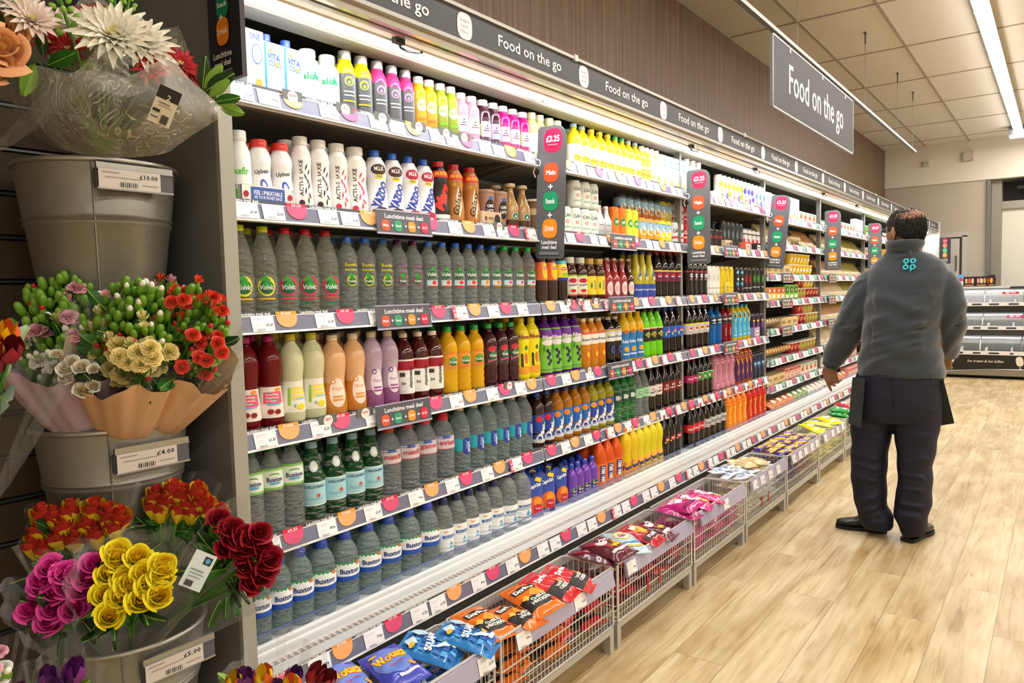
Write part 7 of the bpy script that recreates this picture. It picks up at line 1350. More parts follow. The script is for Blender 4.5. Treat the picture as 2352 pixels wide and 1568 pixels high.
for a in ((1965, 1040, 2025, 1060, .012, .008), (1962, 1062, 2030, 1085, .011, .009), (1962, 1090, 2020, 1110, .012, .007), (1975, 1150, 2035, 1135, .012, .008), (1975, 1175, 2045, 1160, .012, .010), (1980, 1195, 2048, 1188, .010, -.008), (2070, 1060, 2135, 1050, .012, .008), (2066, 1085, 2130, 1100, .012, .009), (2070, 1120, 2135, 1130, .012, .007), (2062, 1155, 2125, 1165, .012, .009), (2062, 1180, 2125, 1190, .012, .010), (2060, 1170, 2120, 1178, .008, -.007), (2010, 960, 2050, 985, .014, .008), (2060, 985, 2120, 960, .014, .008), (1970, 990, 2030, 1010, .014, .006), (2080, 1010, 2140, 1000, .014, .006)): F(*a, -.09)
fold_t = lambda co, n_: sum(crease(co, *f) for f in fd_)+.0025*sin(co.z*48+co.y*20)*(1 if co.z < .6 else .3)
tro = fuse(T, 'trousers', .0065, man, fold_t, 4); tro.location = ofs
m = MB(); a, b, c, d = [V(x, y, -.148) for x, y in ((2137, 858), (2166, 856), (2168, 884), (2140, 880))]
m.tube([a, d, (c+d)/2-Z*.004, c], .0022, mat('#0c0d18', .7), 5); m.tube([V(2050, 862, -.165), V(2052, 920, -.165), V(2053, 965, -.14)], .002, mat('#0c0d18', .7), 5); m.build('pocket_seam', tro, 60)
# apron flaps showing at each side
def flap(pts, dx, nm='apron_flap'):
    P = [V(x, y, d_) for x, y, d_ in pts]; m_ = MB(); n = len(P)
    off = Vector((.006, 0, 0)); m_.add(P+[p+off for p in P], [tuple(range(n)), tuple(range(2*n-1, n-1, -1))]+[(i, n+i, n+(i+1) % n, (i+1) % n) for i in range(n)], APRON); o_ = m_.build(nm, man, 0); o_.location = ofs
flap([(1958, 866, -.08), (1948, 972, -.10), (1962, 977, -.14), (1978, 984, -.17), (1987, 870, -.175)], 0)
flap([(2166, 868, -.07), (2192, 972, .02), (2155, 978, .05), (2150, 900, .0)], 0)
# --- shoes
def shoe(heel, toe, w_, nm='shoe'):
    d = Vector((toe[0]-heel[0], toe[1]-heel[1], 0)); L_ = d.length; d.normalize(); s2 = Vector((-d.y, d.x, 0)); h0 = Vector((heel[0], heel[1], 0))
    m_ = MB(); up = []
    for t, ww, hh, zb in ((0, .55, .050, .022), (.05, .80, .066, .018), (.18, .90, .078, .016), (.33, .86, .084, .018), (.48, .90, .070, .016), (.62, 1.0, .052, .014), (.78, 1.0, .042, .014), (.91, .78, .034, .016), (.985, .40, .022, .020)):
        c_ = h0+d*L_*t; up.append((c_+Z*(zb+hh/2), s2*w_*ww, Z*(hh/2), 2.3))
    ring_loft(m_, up, LEATHER, 20)
    sh = fuse(m_, nm, .004, man, None, 2); sh.location = ofs
    q_ = MB(); ol = []
    for t, ww in ((0, .5), (.03, .8), (.18, .92), (.35, .82), (.5, .86), (.65, 1.03), (.8, 1.02), (.92, .8), (1.0, .35)): ol.append((t, ww))
    pts_ = [h0+d*L_*t+s2*w_*ww for t, ww in ol]+[h0+d*L_*t-s2*w_*ww for t, ww in reversed(ol)]; n = len(pts_)
    q_.add([p+Z*.001 for p in pts_]+[p+Z*.020 for p in pts_], [tuple(range(n))[::-1], tuple(range(n, 2*n))]+[(i, (i+1) % n, n+(i+1) % n, n+i) for i in range(n)], mat('#0d0d0d', .6)); q_.build('sole', sh, 0)
shoe((4.385, .745), (4.345, 1.00), .044)
shoe((4.262, .632), (4.535, .560), .044)
# ---------------------------------------------------------------- ice cream freezer at the end of the aisle
FX = 12.20; y0f, y1f = -.55, 1.42
fz = thing('ice_cream_freezer', 'stepped black and white ice cream freezer with three rows of curved glass lids', 'freezer', (FX, .45, 0))
fo = Vector((-FX, -.45, 0))
def fpart(m, n, sm=0, p=fz):
    o = m.build(n, p, sm)
    if p is fz: o.location = fo
    return o
BLKM = mat('#1d1b16', .4, var=.03); WPL = mat('#e6e3e6', .35); CHR = mat('#b9bcc0', .25, .6)
LID = film('freezer_glass', '#e9f0ee', .10, .05)
m = MB(); m.box(FX+.06, FX+1.1, y0f+.03, y1f-.03, .02, .10, mat('#0c0c0c', .6)); fpart(m, 'plinth')
m = MB()
def arch(u, v): 
    y = y0f+(y1f-y0f)*u; zb = .075+.075*sin(pi*max(0, min(1, u)))
    return (FX+.02, y, zb+(.14-.0)*0 if v == 0 else .335)
vs = []; n = 24
for i in range(n+1):
    y = y1f-(y1f-y0f)*i/n; zb = .085+.055*sin(pi*i/n); vs += [(FX, y, zb), (FX, y, .335)]
m.add(vs, [(2*i, 2*i+2, 2*i+3, 2*i+1) for i in range(n)], BLKM); m.box(FX+.004, FX+1.1, y0f, y1f, .14, .335, BLKM); fpart(m, 'lower_fascia')
m = MB(); vs = []
for i in range(n+1):
    y = y1f-(y1f-y0f)*i/n; zb = .085+.055*sin(pi*i/n); vs += [(FX+.01, y, .045), (FX+.003, y, zb)]
m.add(vs, [(2*i, 2*i+2, 2*i+3, 2*i+1) for i in range(n)], mat('#8b8272', .45)); m.tube([(FX-.002, y1f-(y1f-y0f)*i/n, .085+.055*sin(pi*i/n)) for i in range(n+1)], .005, CHR, 5); fpart(m, 'kick_panel')
def tier(xf, z0, z1, depth, fasc):
    """white ledge z0..z0+.05, curved glass from xf up and back"""
    m = MB(); m.box(xf-.01, xf+.03, y0f, y1f, z0, z0+.052, WPL); m.box(xf+.03, xf+depth, y0f, y1f, z0-.02, z0+.01, WPL); fpart(m, 'ledge')
    r_ = random.Random(int(z0*100)); y = y1f-.06
    while y > y0f+.1:
        w__ = r_.choice((.04, .09, .12)); q = MB(); q.box(xf-.013, xf-.010, y-w__, y, z0+.014, z0+.036, mat('#2c2c30', .5)); y -= w__+r_.uniform(.07, .13); fpart(q, 'ticket_window')
    q = MB(); q.tube([(xf+depth-.08, y0f+.05, z1-.03), (xf+depth-.08, y1f-.05, z1-.03)], .009, mat('#ffffff', .3, emit=6, var=0), 6); fpart(q, 'light_tube', 60)
    ps = [(xf+.02+(depth-.06)*(1-cos(t*pi/2)), z0+.052+(z1-z0-.052)*sin(t*pi/2)) for t in [k/8 for k in range(9)]]
    g_ = MB(); g_.add([(a, y, b) for a, b in ps for y in (y1f, y0f)], [(2*i+1, 2*i, 2*i+2, 2*i+3) for i in range(8)], LID); fpart(g_, 'glass_lid', 60)
    for y in (y1f-.01, .92, .44, -.10, y0f+.01): k = MB(); k.tube([(a-.004, y, b+.004) for a, b in ps], .011, CHR if y not in (.44,) else mat('#70787c', .3, .4), 6); fpart(k, 'lid_rib', 60)
    k = MB(); k.box(xf+depth-.05, xf+depth, y0f, y1f, z1-.012, z1+.004, mat('#8e9294', .3, .4)); fpart(k, 'lid_rail')
    k = MB(); k.box(xf+.06, xf+depth-.06, y0f+.04, y1f-.04, z0+.012, z0+.02, mat('#f2f0f4', .5)); 
    for yy in [y0f+.2+i*.3 for i in range(6)]: k.box(xf+.05, xf+depth-.05, yy, yy+.01, z0+.02, z0+.09, WPL)
    fpart(k, 'freezer_well')
tier(FX+.0, .335, .585, .44, 0)
m = MB(); m.box(FX+.30, FX+1.1, y0f, y1f, .59, .67, mat('#33302b', .45, bump=.3, bscale=90)); fpart(m, 'middle_fascia')
tier(FX+.30, .67, .90, .44, 0)
m = MB(); m.box(FX+.60, FX+1.1, y0f, y1f, .905, 1.00, BLKM); fpart(m, 'upper_fascia')
tier(FX+.60, 1.00, 1.24, .40, 0)
m = MB(); m.box(FX+.96, FX+1.15, y0f, y1f, .02, 1.262, mat('#9a9c9e', .4)); m.box(FX+.86, FX+1.15, y0f+.25, y1f, 1.255, 1.285, mat('#c9cbcc', .35)); m.box(FX+.84, FX+1.1, y0f+.15, .62, 1.25, 1.275, mat('#2f3234', .4)); fpart(m, 'rear_housing')
m = MB()
for y in (y0f-.012, y1f): m.box(FX+.02, FX+1.15, y, y+.012, .05, .34, BLKM); m.box(FX+.32, FX+1.15, y, y+.012, .34, .67, BLKM); m.box(FX+.62, FX+1.15, y, y+.012, .67, 1.02, BLKM)
fpart(m, 'side_panel')
m = MB(); fnz = lambda x_, yc, zc: (lambda u, v, L: (x_-.0015*L, yc-u, zc+v))
def atf(px, py, X): p = atX(px, py, X); return p.y, p.z
yy, zz = atf(2263, 829, FX); art(m, [('T', 'Ice cream & Ice lollies', 0, 0, .43, .036, '#efe6d2', 0, .006, .35)], fnz(FX, yy, zz)); fpart(m, 'fascia_lettering')
m = MB(); yy, zz = atf(2258, 699, FX+.6); art(m, [('T', 'Choose your favourite flavour', .0, 0, .62, .034, '#cfc6a8', 0, .004, .35)], fnz(FX+.598, yy+.11, zz)); fpart(m, 'fascia_lettering')
# lolly and cone pictures on the lower fascia
m = MB(); yy, zz = atf(2342, 832, FX); art(m, [('Q', 0, .01, .085, .13, '#e9dccb', .15), ('R', .008, -.085, .014, .05, '#cdb7a0', .15)], fnz(FX, yy, zz)); fpart(m, 'lolly_picture')
m = MB(); yy, zz = atf(2180, 832, FX); art(m, [('V', -.01, -.02, .08, .15, '#b79f8c', pi-.6), ('E', .03, .045, .07, .07, '#ece4da')], fnz(FX, yy, zz)); fpart(m, 'cone_picture')
# boxes of treats standing on the freezer
def bxs(y_, w_, h_, c, A, lab, nm='treat_box'):
    t = thing(nm, lab, 'display box', (FX+.90, y_, 1.285), group='boxes standing on the ice cream freezer')
    m = MB(); m.box(0, .10, -w_/2, w_/2, 0, h_, mat(c, .4)); m.build('box', t, 0); q = MB(); art(q, A, lambda u, v, L: (-.001*L, -u, v)); q.build('print', t, 0)
xk = 13.1
def yof(px): return atX(px, 630, xk).y
for i, (a, b) in enumerate(((2186, 2199), (2200, 2213))):
    y = (yof(a)+yof(b))/2; w_ = abs(yof(a)-yof(b)); bxs(y, w_, .155+.03*i, '#5aa6dc', [('R', 0, .04, w_*.95, .08, '#e9e4ee'), ('E', 0, .11, .06, .06, '#d8304a'), ('D', .0, .05, .05, .04, '#e8b0c0'), ('E', -.02, .03, .03, .03, '#d8304a')], ('blue and white treat box with red spots, leftmost on the freezer', 'taller blue and pink treat box, second on the freezer')[i])
for i, (a, b) in enumerate(((2214, 2240), (2241, 2268), (2269, 2286))):
    y = (yof(a)+yof(b))/2; w_ = abs(yof(a)-yof(b)); cs = (('#d8a070', '#c9603a', '#e8c8a0'), ('#d88ca0', '#e8d9a8', '#c9a070'), ('#a8401f', '#d8b040', '#3a1a10'))[i]
    bxs(y, w_, .150+(.02 if i == 2 else 0), '#2e1510', [('Q', -.04+.04*k, .085, .032, .075, cs[k]) for k in range(3)]+[('R', 0, .02, w_*.8, .012, '#d9a060')], ('dark brown treat box with three lollies, left of the pale-lolly one', 'brown treat box picturing a pink and a cream lolly', 'narrow dark red box at the right end on the freezer')[i])
for i, (px, dx, z_) in enumerate(((2322, .72, 1.15), (2332, .42, .82))):
    y = atX(px, 660 if i == 0 else 721, FX+dx).y
    t = thing('price_flash', ('red offer sticker on the top glass lid of the freezer', 'pink offer sticker on the middle glass lid of the freezer')[i], 'sticker', (FX+dx-.03, y, z_+.02)); m = MB(); m.box(-.002, 0, -.10, .10, 0, .035, mat(('#d8303c', '#d83a8c')[i], .4)); m.build('sticker', t, 0)
    q = MB(); art(q, [('R', -.04, .018, .05, .02, '#f2e2e4'), ('R', .03, .018, .06, .014, '#f2e2e4')], lambda u, v, L: (-.003-.0005*L, -u, v)); q.build('print', t, 0)
# ---------------------------------------------------------------- flower stand: dark slatted wall, three zinc buckets, bouquets
SW = 1.985
m = MB(); DK = mat('#3a3020', .6, var=.08); z = .05
m.box(-1.6, 1.00, SW+.012, SW+.03, 0, 1.98, mat('#15130f', .7))
zz_ = [.788-.103*7+.103*i for i in range(19)]
for z_ in zz_: m.box(-1.6, 1.00, SW, SW+.014, z_+.008, z_+.095, DK)
struct(m.build('wall_slatted', smooth=0))
q = MB()
for z_ in zz_: q.box(-1.6, 1.0, SW+.002, SW+.010, z_-.0025, z_+.0025, mat('#56585c', .3, .6))
struct(q.build('trim_10', smooth=0))
slab('trim_11', -1.6, .965, SW+.03, SW+.28, 1.98, 2.6, mat('#1b1c1c', .5))
slab('trim_12', .955, .97, SW-.01, SW+.03, 1.7, 2.6, mat('#7d8084', .4, .3))
ZINC = mat('#918f86', .42, .6, var=.22, vscale=7, bump=.12, bscale=30); ZRIM = mat('#b5b4ac', .35, .8, var=.1)
def bucket(c, R, Hb, price, lab, tk):
    t = thing('flower_bucket', lab, 'bucket', (c.x, c.y, c.z-Hb), group='zinc flower buckets')
    m = MB(); Rb = R*.72
    P = [(0, .004), (Rb*.98, .004), (Rb, .0), (Rb+(R-Rb)*.60, Hb*.60), (Rb+(R-Rb)*.60+.004, Hb*.61), (Rb+(R-Rb)*.63+.004, Hb*.625), (Rb+(R-Rb)*.63, Hb*.635), (Rb+(R-Rb)*.67+.004, Hb*.655), (Rb+(R-Rb)*.69, Hb*.67), (R, Hb), (R-.006, Hb), (Rb+(R-Rb)*.5-.004, Hb*.5), (0, Hb*.5)]
    m.lathe(P, ZINC, 48); m.box(-.0015, .0015, -.001, .001, 0, .01, ZINC); m.build('bucket_body', t, 50)
    q = MB(); q.tube([((R+.001)*cos(a), (R+.001)*sin(a), Hb) for a in [k*2*pi/48 for k in range(48)]], .006, ZRIM, 8, closed=True); q.tube([((R-.006)*cos(a), (R-.006)*sin(a), Hb-.016) for a in [k*2*pi/48 for k in range(48)]], .0035, ZRIM, 6, closed=True); q.build('rim', t, 60)
    a = radians(-118); f0 = Rb; s_ = MB(); s_.tube([((Rb+.001)*cos(a), (Rb+.001)*sin(a), 0), ((R+.001)*cos(a), (R+.001)*sin(a), Hb-.006)], .0022, ZINC, 5); s_.build('seam', t, 60)
    # price holder clipped to the rim on the aisle side
    if price:
        (px, py), rot = tk; p = Vector(px)-Vector((c.x, c.y, c.z-Hb)) if not isinstance(px, (int, float)) else None
        h = MB(); w_ = .082
        h.box(-w_, w_, -.004, .004, -.002, .010, mat('#a3a49d', .25, .8)); h.box(-w_, w_, .001, .012, -.044, -.002, mat('#55565a', .4)); h.box(-w_, w_, -.006, -.001, -.046, -.042, mat('#9b9ba0', .3, .5)); h.box(-w_, w_, -.006, -.001, -.004, -.001, mat('#9b9ba0', .3, .5)); h.box(.052, w_, -.003, .001, -.043, -.003, mat('#54555c', .4))
        ho = h.build('price_holder', t, 0); ho.location = p; ho.rotation_euler = (0, 0, rot)
        k = MB(); A = [('R', -.014, -.023, .132, .040, '#cfc8c2'), ('T', price, .026, -.014, .040, .011, '#2a2826', 0, .02), ('R', -.055, -.010, .035, .002, '#8d8884'), ('R', -.030, -.020, .075, .0016, '#8d8884'), ('R', .028, -.032, .035, .0016, '#8d8884')]+[('R', -.035+.0042*i, -.034, (.0018, .0028, .001)[i % 3], .010, '#3a3836') for i in range(9)]
        art(k, A, lambda u, v, L: (u, -.0062-.0004*L, v)); k.build('price_ticket', ho, 0)
    return t
B1 = Vector((.822, 1.795, 1.655)); B2 = Vector((.812, 1.77, 1.075)); B3 = Vector((.800, 1.74, .606))
def hold(px, py, c, R): return atY(px, py, c.y-R-.012)
bucket(B1, .166, .34, '£10.00', 'tall zinc bucket under the big white bouquet, price ticket ten pounds', ((tuple(hold(310, 392, B1, .166)), 0), 0))
bucket(B2, .160, .34, '£4.00', 'zinc bucket holding the spray carnations, price ticket four pounds', ((tuple(hold(350, 1026, B2, .160)), 0), 0))
bucket(B3, .172, .34, '£5.00', 'lowest zinc bucket holding the wrapped roses, price ticket five pounds', ((tuple(hold(412, 1492, B3, .172)), 0), 0))
# ---- blooms
LEAFG = mat('#2c6a1c', .4, var=.25, vscale=30); LEAFL = mat('#7fae3c', .4, var=.2, vscale=20); LEAFD = mat('#1c3f1c', .45, var=.25, vscale=30); STEM = mat('#4f8a2c', .5)
def rose_mesh(name, c_in, c_out, tip=None, n=13, sp=1.0):
    m = MB(); r_ = random.Random(len(name)); mi = mat(c_in, .6, var=.15, vscale=60); mo = mat(c_out, .6, var=.12, vscale=50); mt = mat(tip, .55, var=.1) if tip else None
    for k in range(n):
        t = k/(n-1); R = .003+.0165*t**.9; a0 = k*2.4; wd = 2.5-.8*t; hh = .032+.004*(1-t)-.003*t; op = .02+.34*t*sp
        def f(u, v, R=R, a0=a0, wd=wd, hh=hh, op=op, t=t):
            a = a0+(u-.5)*wd; prof = sin(min(1, v*1.25)*pi/2); rr_ = R*(.35+.65*prof)*(1+op*.55*v**3)+(.003*t*sp if v > .9 else 0)
            z = -.012+v*hh*(1-.22*(2*abs(u-.5))**2.2)-(.006*t*sp*v**6)+.0012*sin(7*u+k)
            return (rr_*cos(a), rr_*sin(a), z)
        m.grid(f, 7, 6, mi if t < .5 else mo)
        if mt:
            def g_(u, v, f=f): p = Vector(f(u, .62+.39*v+.05*sin(9*u))); return (p.x*1.02, p.y*1.02, p.z+.0004)
            m.grid(g_, 7, 2, mt)
    for k in range(5):
        a = k*1.257; m.add([(.004*cos(a-.5), .004*sin(a-.5), -.014), (.004*cos(a+.5), .004*sin(a+.5), -.014), (.020*cos(a), .020*sin(a), -.004)], [(0, 1, 2)], LEAFG)
    m.tube([(0, 0, -.012), (0, 0, -.06)], .0028, STEM, 6)
    return m.mesh(name, 180)
def bud_mesh(name, c, open_=0):
    m = MB(); m.lathe([(0, -.012), (.0042, -.010), (.0062, -.002), (.0058, .006), (.0040, .011), (0, .0135)], mat('#6fa032' if open_ < 2 else '#5d8f2c', .45, var=.2, vscale=60), 10)
    if c:
        mm = mat(c, .55, var=.15, vscale=90)
        if open_ == 0: m.lathe([(.0041, .0105), (.0046, .012), (.003, .0165), (0, .018)], mm, 10)
        else:
            for k in range(9 if open_ == 1 else 34):
                a = k*2.4; t_ = k/(9 if open_ == 1 else 34); rr_ = .0035+(.006 if open_ == 1 else .0125)*t_; zz = (.014 if open_ == 2 else .010)*(1-t_)
                m.grid(lambda u, v, a=a, rr_=rr_, zz=zz: (((.001+rr_*v)*cos(a+(u-.5)*1.0)), ((.001+rr_*v)*sin(a+(u-.5)*1.0)), .006+(.008+zz)*v-.005*v*v*v*(open_-1)+.0013*v*sin(15*u+k)), 5, 3, mm)
    m.tube([(0, 0, -.011), (.001, .001, -.045)], .0013, STEM, 5)
    return m.mesh(name, 180)
def leaf_mesh(L=.07, W=.03, col=None, curl=.3):
    m = MB(); mm = col or LEAFG
    m.grid(lambda u, v: ((u-.5)*W*sin(pi*min(1, v*.92+.04))**.8, .0+.012*abs(u-.5)*2*0+.004*abs(2*u-1)+curl*L*v*v*.5, v*L), 6, 9, mm)
    m.tube([(0, -.0006+curl*L*(t/8)**2*.5, t/8*L) for t in range(9)], .0010, mat('#9cc05a', .5), 4); return m.mesh('leaf', 180)
def aim(o, p, d, roll=0, s=1):
    o.location = p; q = Vector((0, 0, 1)).rotation_difference(Vector(d).normalized()); o.rotation_mode = 'QUATERNION'; o.rotation_quaternion = q @ Matrix.Rotation(roll, 4, 'Z').to_quaternion(); o.scale = (s, s, s)
def cone_wrap(base, top, r0, r1, seed, mtl, name, parent, z0=0, waves=9, rag=.10, arc=(0, 2*pi), thick=0):
    m = MB(); ax = (top-base); L_ = ax.length; ax.normalize(); u_ = ax.orthogonal().normalized(); w_ = ax.cross(u_); r_ = random.Random(seed); ph = [r_.uniform(0, 6.28) for _ in range(5)]
    def f(u, v):
        a = arc[0]+(arc[1]-arc[0])*u; rr_ = (r0+(r1-r0)*v**.75)*(1+.05*v*sin(waves*a+ph[0])+.035*v*sin(2*waves*a+ph[1]))
        h = v*L_*(1+rag*v*(sin(3*a+ph[2])*.6+.4*sin(7*a+ph[3])))
        return base+ax*h+u_*rr_*cos(a)+w_*rr_*sin(a)
    m.grid(f, 72, 14, mtl); o = m.build(name, parent, 60)
    return o
CELLO = film('cellophane', '#c9cdcd', .03, .05); CELLOP = film('printed_cellophane', '#c9c7bd', .20, .3, .6); LILAC = mat('#b7a2b4', .5, var=.15, vscale=12, bump=.4, bscale=18); PEACHP = mat('#e0b48c', .5, var=.18, vscale=9, bump=.4, bscale=16)
CAMP = Vector((0, 0, EYE))
def bouquet(name, lab, base, heads, wrapr, cello=CELLO, grp=None, paper=None, wrapk=1.0, seed=1, foli=8, flm=None, up=0):
    """heads: list of (mesh, point, scale); stems run down to base"""
    t = thing(name, lab, 'bouquet', tuple(base), group=grp)
    c = sum((h[1] for h in heads), Vector((0, 0, 0)))/len(heads)
    r_ = random.Random(seed)
    for me, p, s in heads:
        d = (p-base).normalized()*.8+(CAMP-p).normalized()*(.35-.35*up)+Vector((0, 0, up))+Vector((r_.uniform(-.15, .15), r_.uniform(-.15, .15), r_.uniform(-.1, .1)))
        o = obj(me.name.split('.')[0], me, t); aim(o, p-base, d, r_.uniform(0, 6), s)
    m = MB()
    for me, p, s in heads:
        a = p-base; b = (c-base)*.35+a*.12; m.tube([a*.93, a*.6+b*.4, b, (c-base)*.05], .0022, STEM, 4, caps=False)
    m.build('stems', t, 60)
    for i in range(foli):
        h = heads[r_.randrange(len(heads))]; lm_ = flm or LEAFM
        o = obj('leaf', lm_[i % len(lm_)], t); aim(o, (h[1]-base)*r_.uniform(.72, .93), (h[1]-c).normalized()*1.0+(CAMP-h[1]).normalized()*.8+Vector((r_.uniform(-.8, .8), r_.uniform(-.5, .5), r_.uniform(-.3, .5))), r_.uniform(0, 6), r_.uniform(.7, 1.2))
    if cello:
        w_ = cone_wrap(Vector((0, 0, 0)), (c-base)*1.02*wrapk, .03, wrapr*.88, seed, cello, 'film_wrap', t)
    if paper:
        cone_wrap(Vector((0, 0, 0)), (c-base)*.80*wrapk, .035, wrapr*.86, seed+5, paper, 'paper_wrap', t, rag=.12)
    return t
LEAFM = [leaf_mesh(.06, .03, LEAFD), leaf_mesh(.05, .026, LEAFG)]; BIGL = [leaf_mesh(.085, .034, LEAFG, .2), leaf_mesh(.08, .032, LEAFL, .25), leaf_mesh(.085, .034, LEAFD, .1)]
def P3(px, py, d): return atD(px, py, d)
# rose bunches in the lowest bucket
RY = rose_mesh('yellow_rose', '#f7cc24', '#f8e21c'); RP = rose_mesh('pink_rose', '#d8288c', '#ea4cac'); RR = rose_mesh('red_rose', '#8c0a20', '#9c0c24'); RO = rose_mesh('flame_rose', '#d8401f', '#f0cf2a', '#b02a1c', 11, .3)
for v_ in RO.vertices: v_.co.z *= 1.45 if v_.co.z > -.014 else 1
D3 = 1.50
b3 = B3+Vector((0, 0, -.05))
yel = [(270, 1290), (315, 1283), (372, 1300), (372, 1325), (250, 1322), (287, 1330), (330, 1322), (240, 1368), (277, 1375), (322, 1382), (365, 1370), (250, 1418), (345, 1345), (300, 1345), (268, 1270)]
bouquet('rose_bouquet', 'bunch of bright yellow roses in clear film, front of the lowest bucket', b3+Vector((-.02, -.06, 0)), [(RY, P3(x, y, D3-.12+.0004*(1420-y)), 1.15) for x, y in yel], .125, grp='rose bunches in the lowest bucket', seed=2, foli=30)
pin = [(118, 1308), (152, 1318), (180, 1325), (215, 1300), (100, 1350), (128, 1362), (155, 1350), (192, 1355), (75, 1400), (122, 1400), (170, 1402), (100, 1335), (205, 1330), (115, 1432)]
bouquet('rose_bouquet', 'bunch of hot pink roses in clear film, left of the yellow ones', b3+Vector((-.06, -.03, 0)), [(RP, P3(x, y, D3-.06), 1.15) for x, y in pin], .115, grp='rose bunches in the lowest bucket', seed=3, foli=22)
red = [(500, 1195), (530, 1215), (555, 1232), (520, 1258), (550, 1270), (580, 1240), (600, 1262), (562, 1300), (590, 1290), (610, 1310), (578, 1335), (545, 1240), (620, 1285), (595, 1225), (530, 1235), (565, 1255), (570, 1340), (598, 1325)]
bouquet('rose_bouquet', 'bunch of dark red roses leaning right across the chiller edge', b3+Vector((.03, -.05, 0)), [(RR, P3(x, y, D3-.02), 1.05) for x, y in red], .12, grp='rose bunches in the lowest bucket', seed=4, foli=34)
of1 = [(100, 1195), (130, 1200), (165, 1185), (215, 1180), (250, 1190), (95, 1225), (135, 1240), (175, 1245), (222, 1238), (262, 1218), (80, 1262), (105, 1270), (150, 1215), (200, 1215), (275, 1200)]
bouquet('rose_bouquet', 'bunch of yellow roses with red edges, behind the pink roses', b3+Vector((-.05, .03, 0)), [(RO, P3(x, y, D3+.06), 1.2) for x, y in of1], .12, grp='rose bunches in the lowest bucket', seed=5, foli=18, up=.8)
of2 = [(355, 1150), (385, 1158), (420, 1145), (450, 1140), (350, 1170), (408, 1180), (440, 1185), (475, 1175), (500, 1190), (370, 1180), (395, 1135), (460, 1160), (430, 1165)]
bouquet('rose_bouquet', 'bunch of red-edged yellow roses behind the dark red ones', b3+Vector((.02, .06, 0)), [(RO, P3(x, y, D3+.14), 1.15) for x, y in of2], .12, grp='rose bunches in the lowest bucket', seed=6, foli=20, up=.8)
# spray carnations in the middle bucket
def spray(cols, region, n, d, seed):
    r_ = random.Random(seed); H_ = []; cx_, cy_, rx_, ry_ = region; tries = 0; used_ = []
    while len(H_) < n and tries < 4000:
        tries += 1; a = r_.uniform(0, 6.283); q_ = sqrt(r_.random()); x = cx_+rx_*q_*cos(a); y = cy_+ry_*q_*sin(a)
        if any((x-a_)**2+(y-b_)**2 < 11**2 for a_, b_ in used_): continue
        used_.append((x, y)); cc = cols(x, y, r_); H_.append((cc[0], P3(x, y, d-.05*(1-q_)+r_.uniform(-.02, .02)), r_.uniform(1.1, 1.55)*cc[1]))
    return H_
BG = bud_mesh('green_bud', None); BW = bud_mesh('white_bud', '#f2eede', 0); BPk = bud_mesh('pink_bud', '#e8a8b8', 1); BR = bud_mesh('red_bud', '#c8202a', 0); BY = bud_mesh('cream_bud', '#eee0a0', 1); BO = bud_mesh('orange_bud', '#e8502c', 1); BPu = bud_mesh('purple_bloom', '#7a1f7c', 2); BWo = bud_mesh('white_bloom', '#f5f0e4', 2); BYo = bud_mesh('cream_bloom', '#f0dc90', 2); BRo = bud_mesh('orange_bloom', '#e0402a', 2); BPo = bud_mesh('pink_bloom', '#ecb0c0', 2)
def ch_(r_, opts):
    s_ = sum(o[1] for o in opts); v = r_.random()*s_
    for o, w_ in opts:
        v -= w_
        if v <= 0: return (o, 1.0)
    return (opts[-1][0], 1)
colL = lambda x, y, r_: ch_(r_, [(BG, 5), (BR, .6)]) if y < 725 and x < 150 else (ch_(r_, [(BPo, 1), (BPk, 2.6), (BG, 3), (BPu, .5), (BW, 1.5)]) if y < 790 else (ch_(r_, [(BWo, .8), (BW, 3), (BG, 3)])))
colC = lambda x, y, r_: ch_(r_, [(BG, 4), (BW, 2), (BPk, 1)]) if y < 720 else (ch_(r_, [(BY, 1.5), (BG, 2.5), (BR, 1.2), (BW, 1)]) if y < 800 else ch_(r_, [(BYo, 3), (BY, 1), (BG, 1.2), (BR, .7)]))
colR = lambda x, y, r_: (lambda q: (q[0], .75 if q[0] is BRo else 1))(ch_(r_, [(BO, 2), (BRo, .9), (BG, 3.4), (BY, 1), (BR, .8)]))
RWs = rose_mesh('white_spray_rose', '#ecdcae', '#f5efe0'); RCs = rose_mesh('cream_spray_rose', '#e8c868', '#f2dc96')
b2 = B2+Vector((0, 0, -.05)); g2 = 'spray carnation bunches in the middle bucket'
D2 = 1.58
bouquet('carnation_bouquet', 'bunch of green, pink and white spray carnations, left in the middle bucket', b2+Vector((-.05, -.03, 0)), spray(colL, (140, 765, 112, 128), 110, D2, 11)+[(RWs, P3(x, y, D2-.1), s_) for x, y, s_ in ((155, 848, .8), (188, 845, .7), (152, 870, .6), (192, 900, .8), (215, 888, .6), (130, 815, .5), (165, 832, .6), (215, 848, .5))], .15, grp=g2, paper=LILAC, seed=12, foli=24)
bouquet('carnation_bouquet', 'bunch of cream and red-budded spray carnations, centre of the middle bucket', b2+Vector((.0, -.05, 0)), spray(colC, (305, 765, 92, 122), 95, D2-.03, 13)+[(BYo, P3(x, y, D2-.13), 1.25) for x, y in ((275, 825), (295, 838), (325, 842), (350, 830), (345, 806), (315, 815))], .14, grp=g2, paper=PEACHP, seed=14, foli=24)
bouquet('carnation_bouquet', 'bunch of orange-red spray carnations, right in the middle bucket', b2+Vector((.05, -.03, 0)), spray(colR, (440, 765, 80, 115), 85, D2+.05, 15)+[(BRo, P3(x, y, D2-.04), 1.05) for x, y in ((440, 775), (495, 792), (505, 812), (455, 825), (415, 845), (470, 832), (395, 700), (420, 695))], .135, grp=g2, paper=PEACHP, seed=16, foli=24)
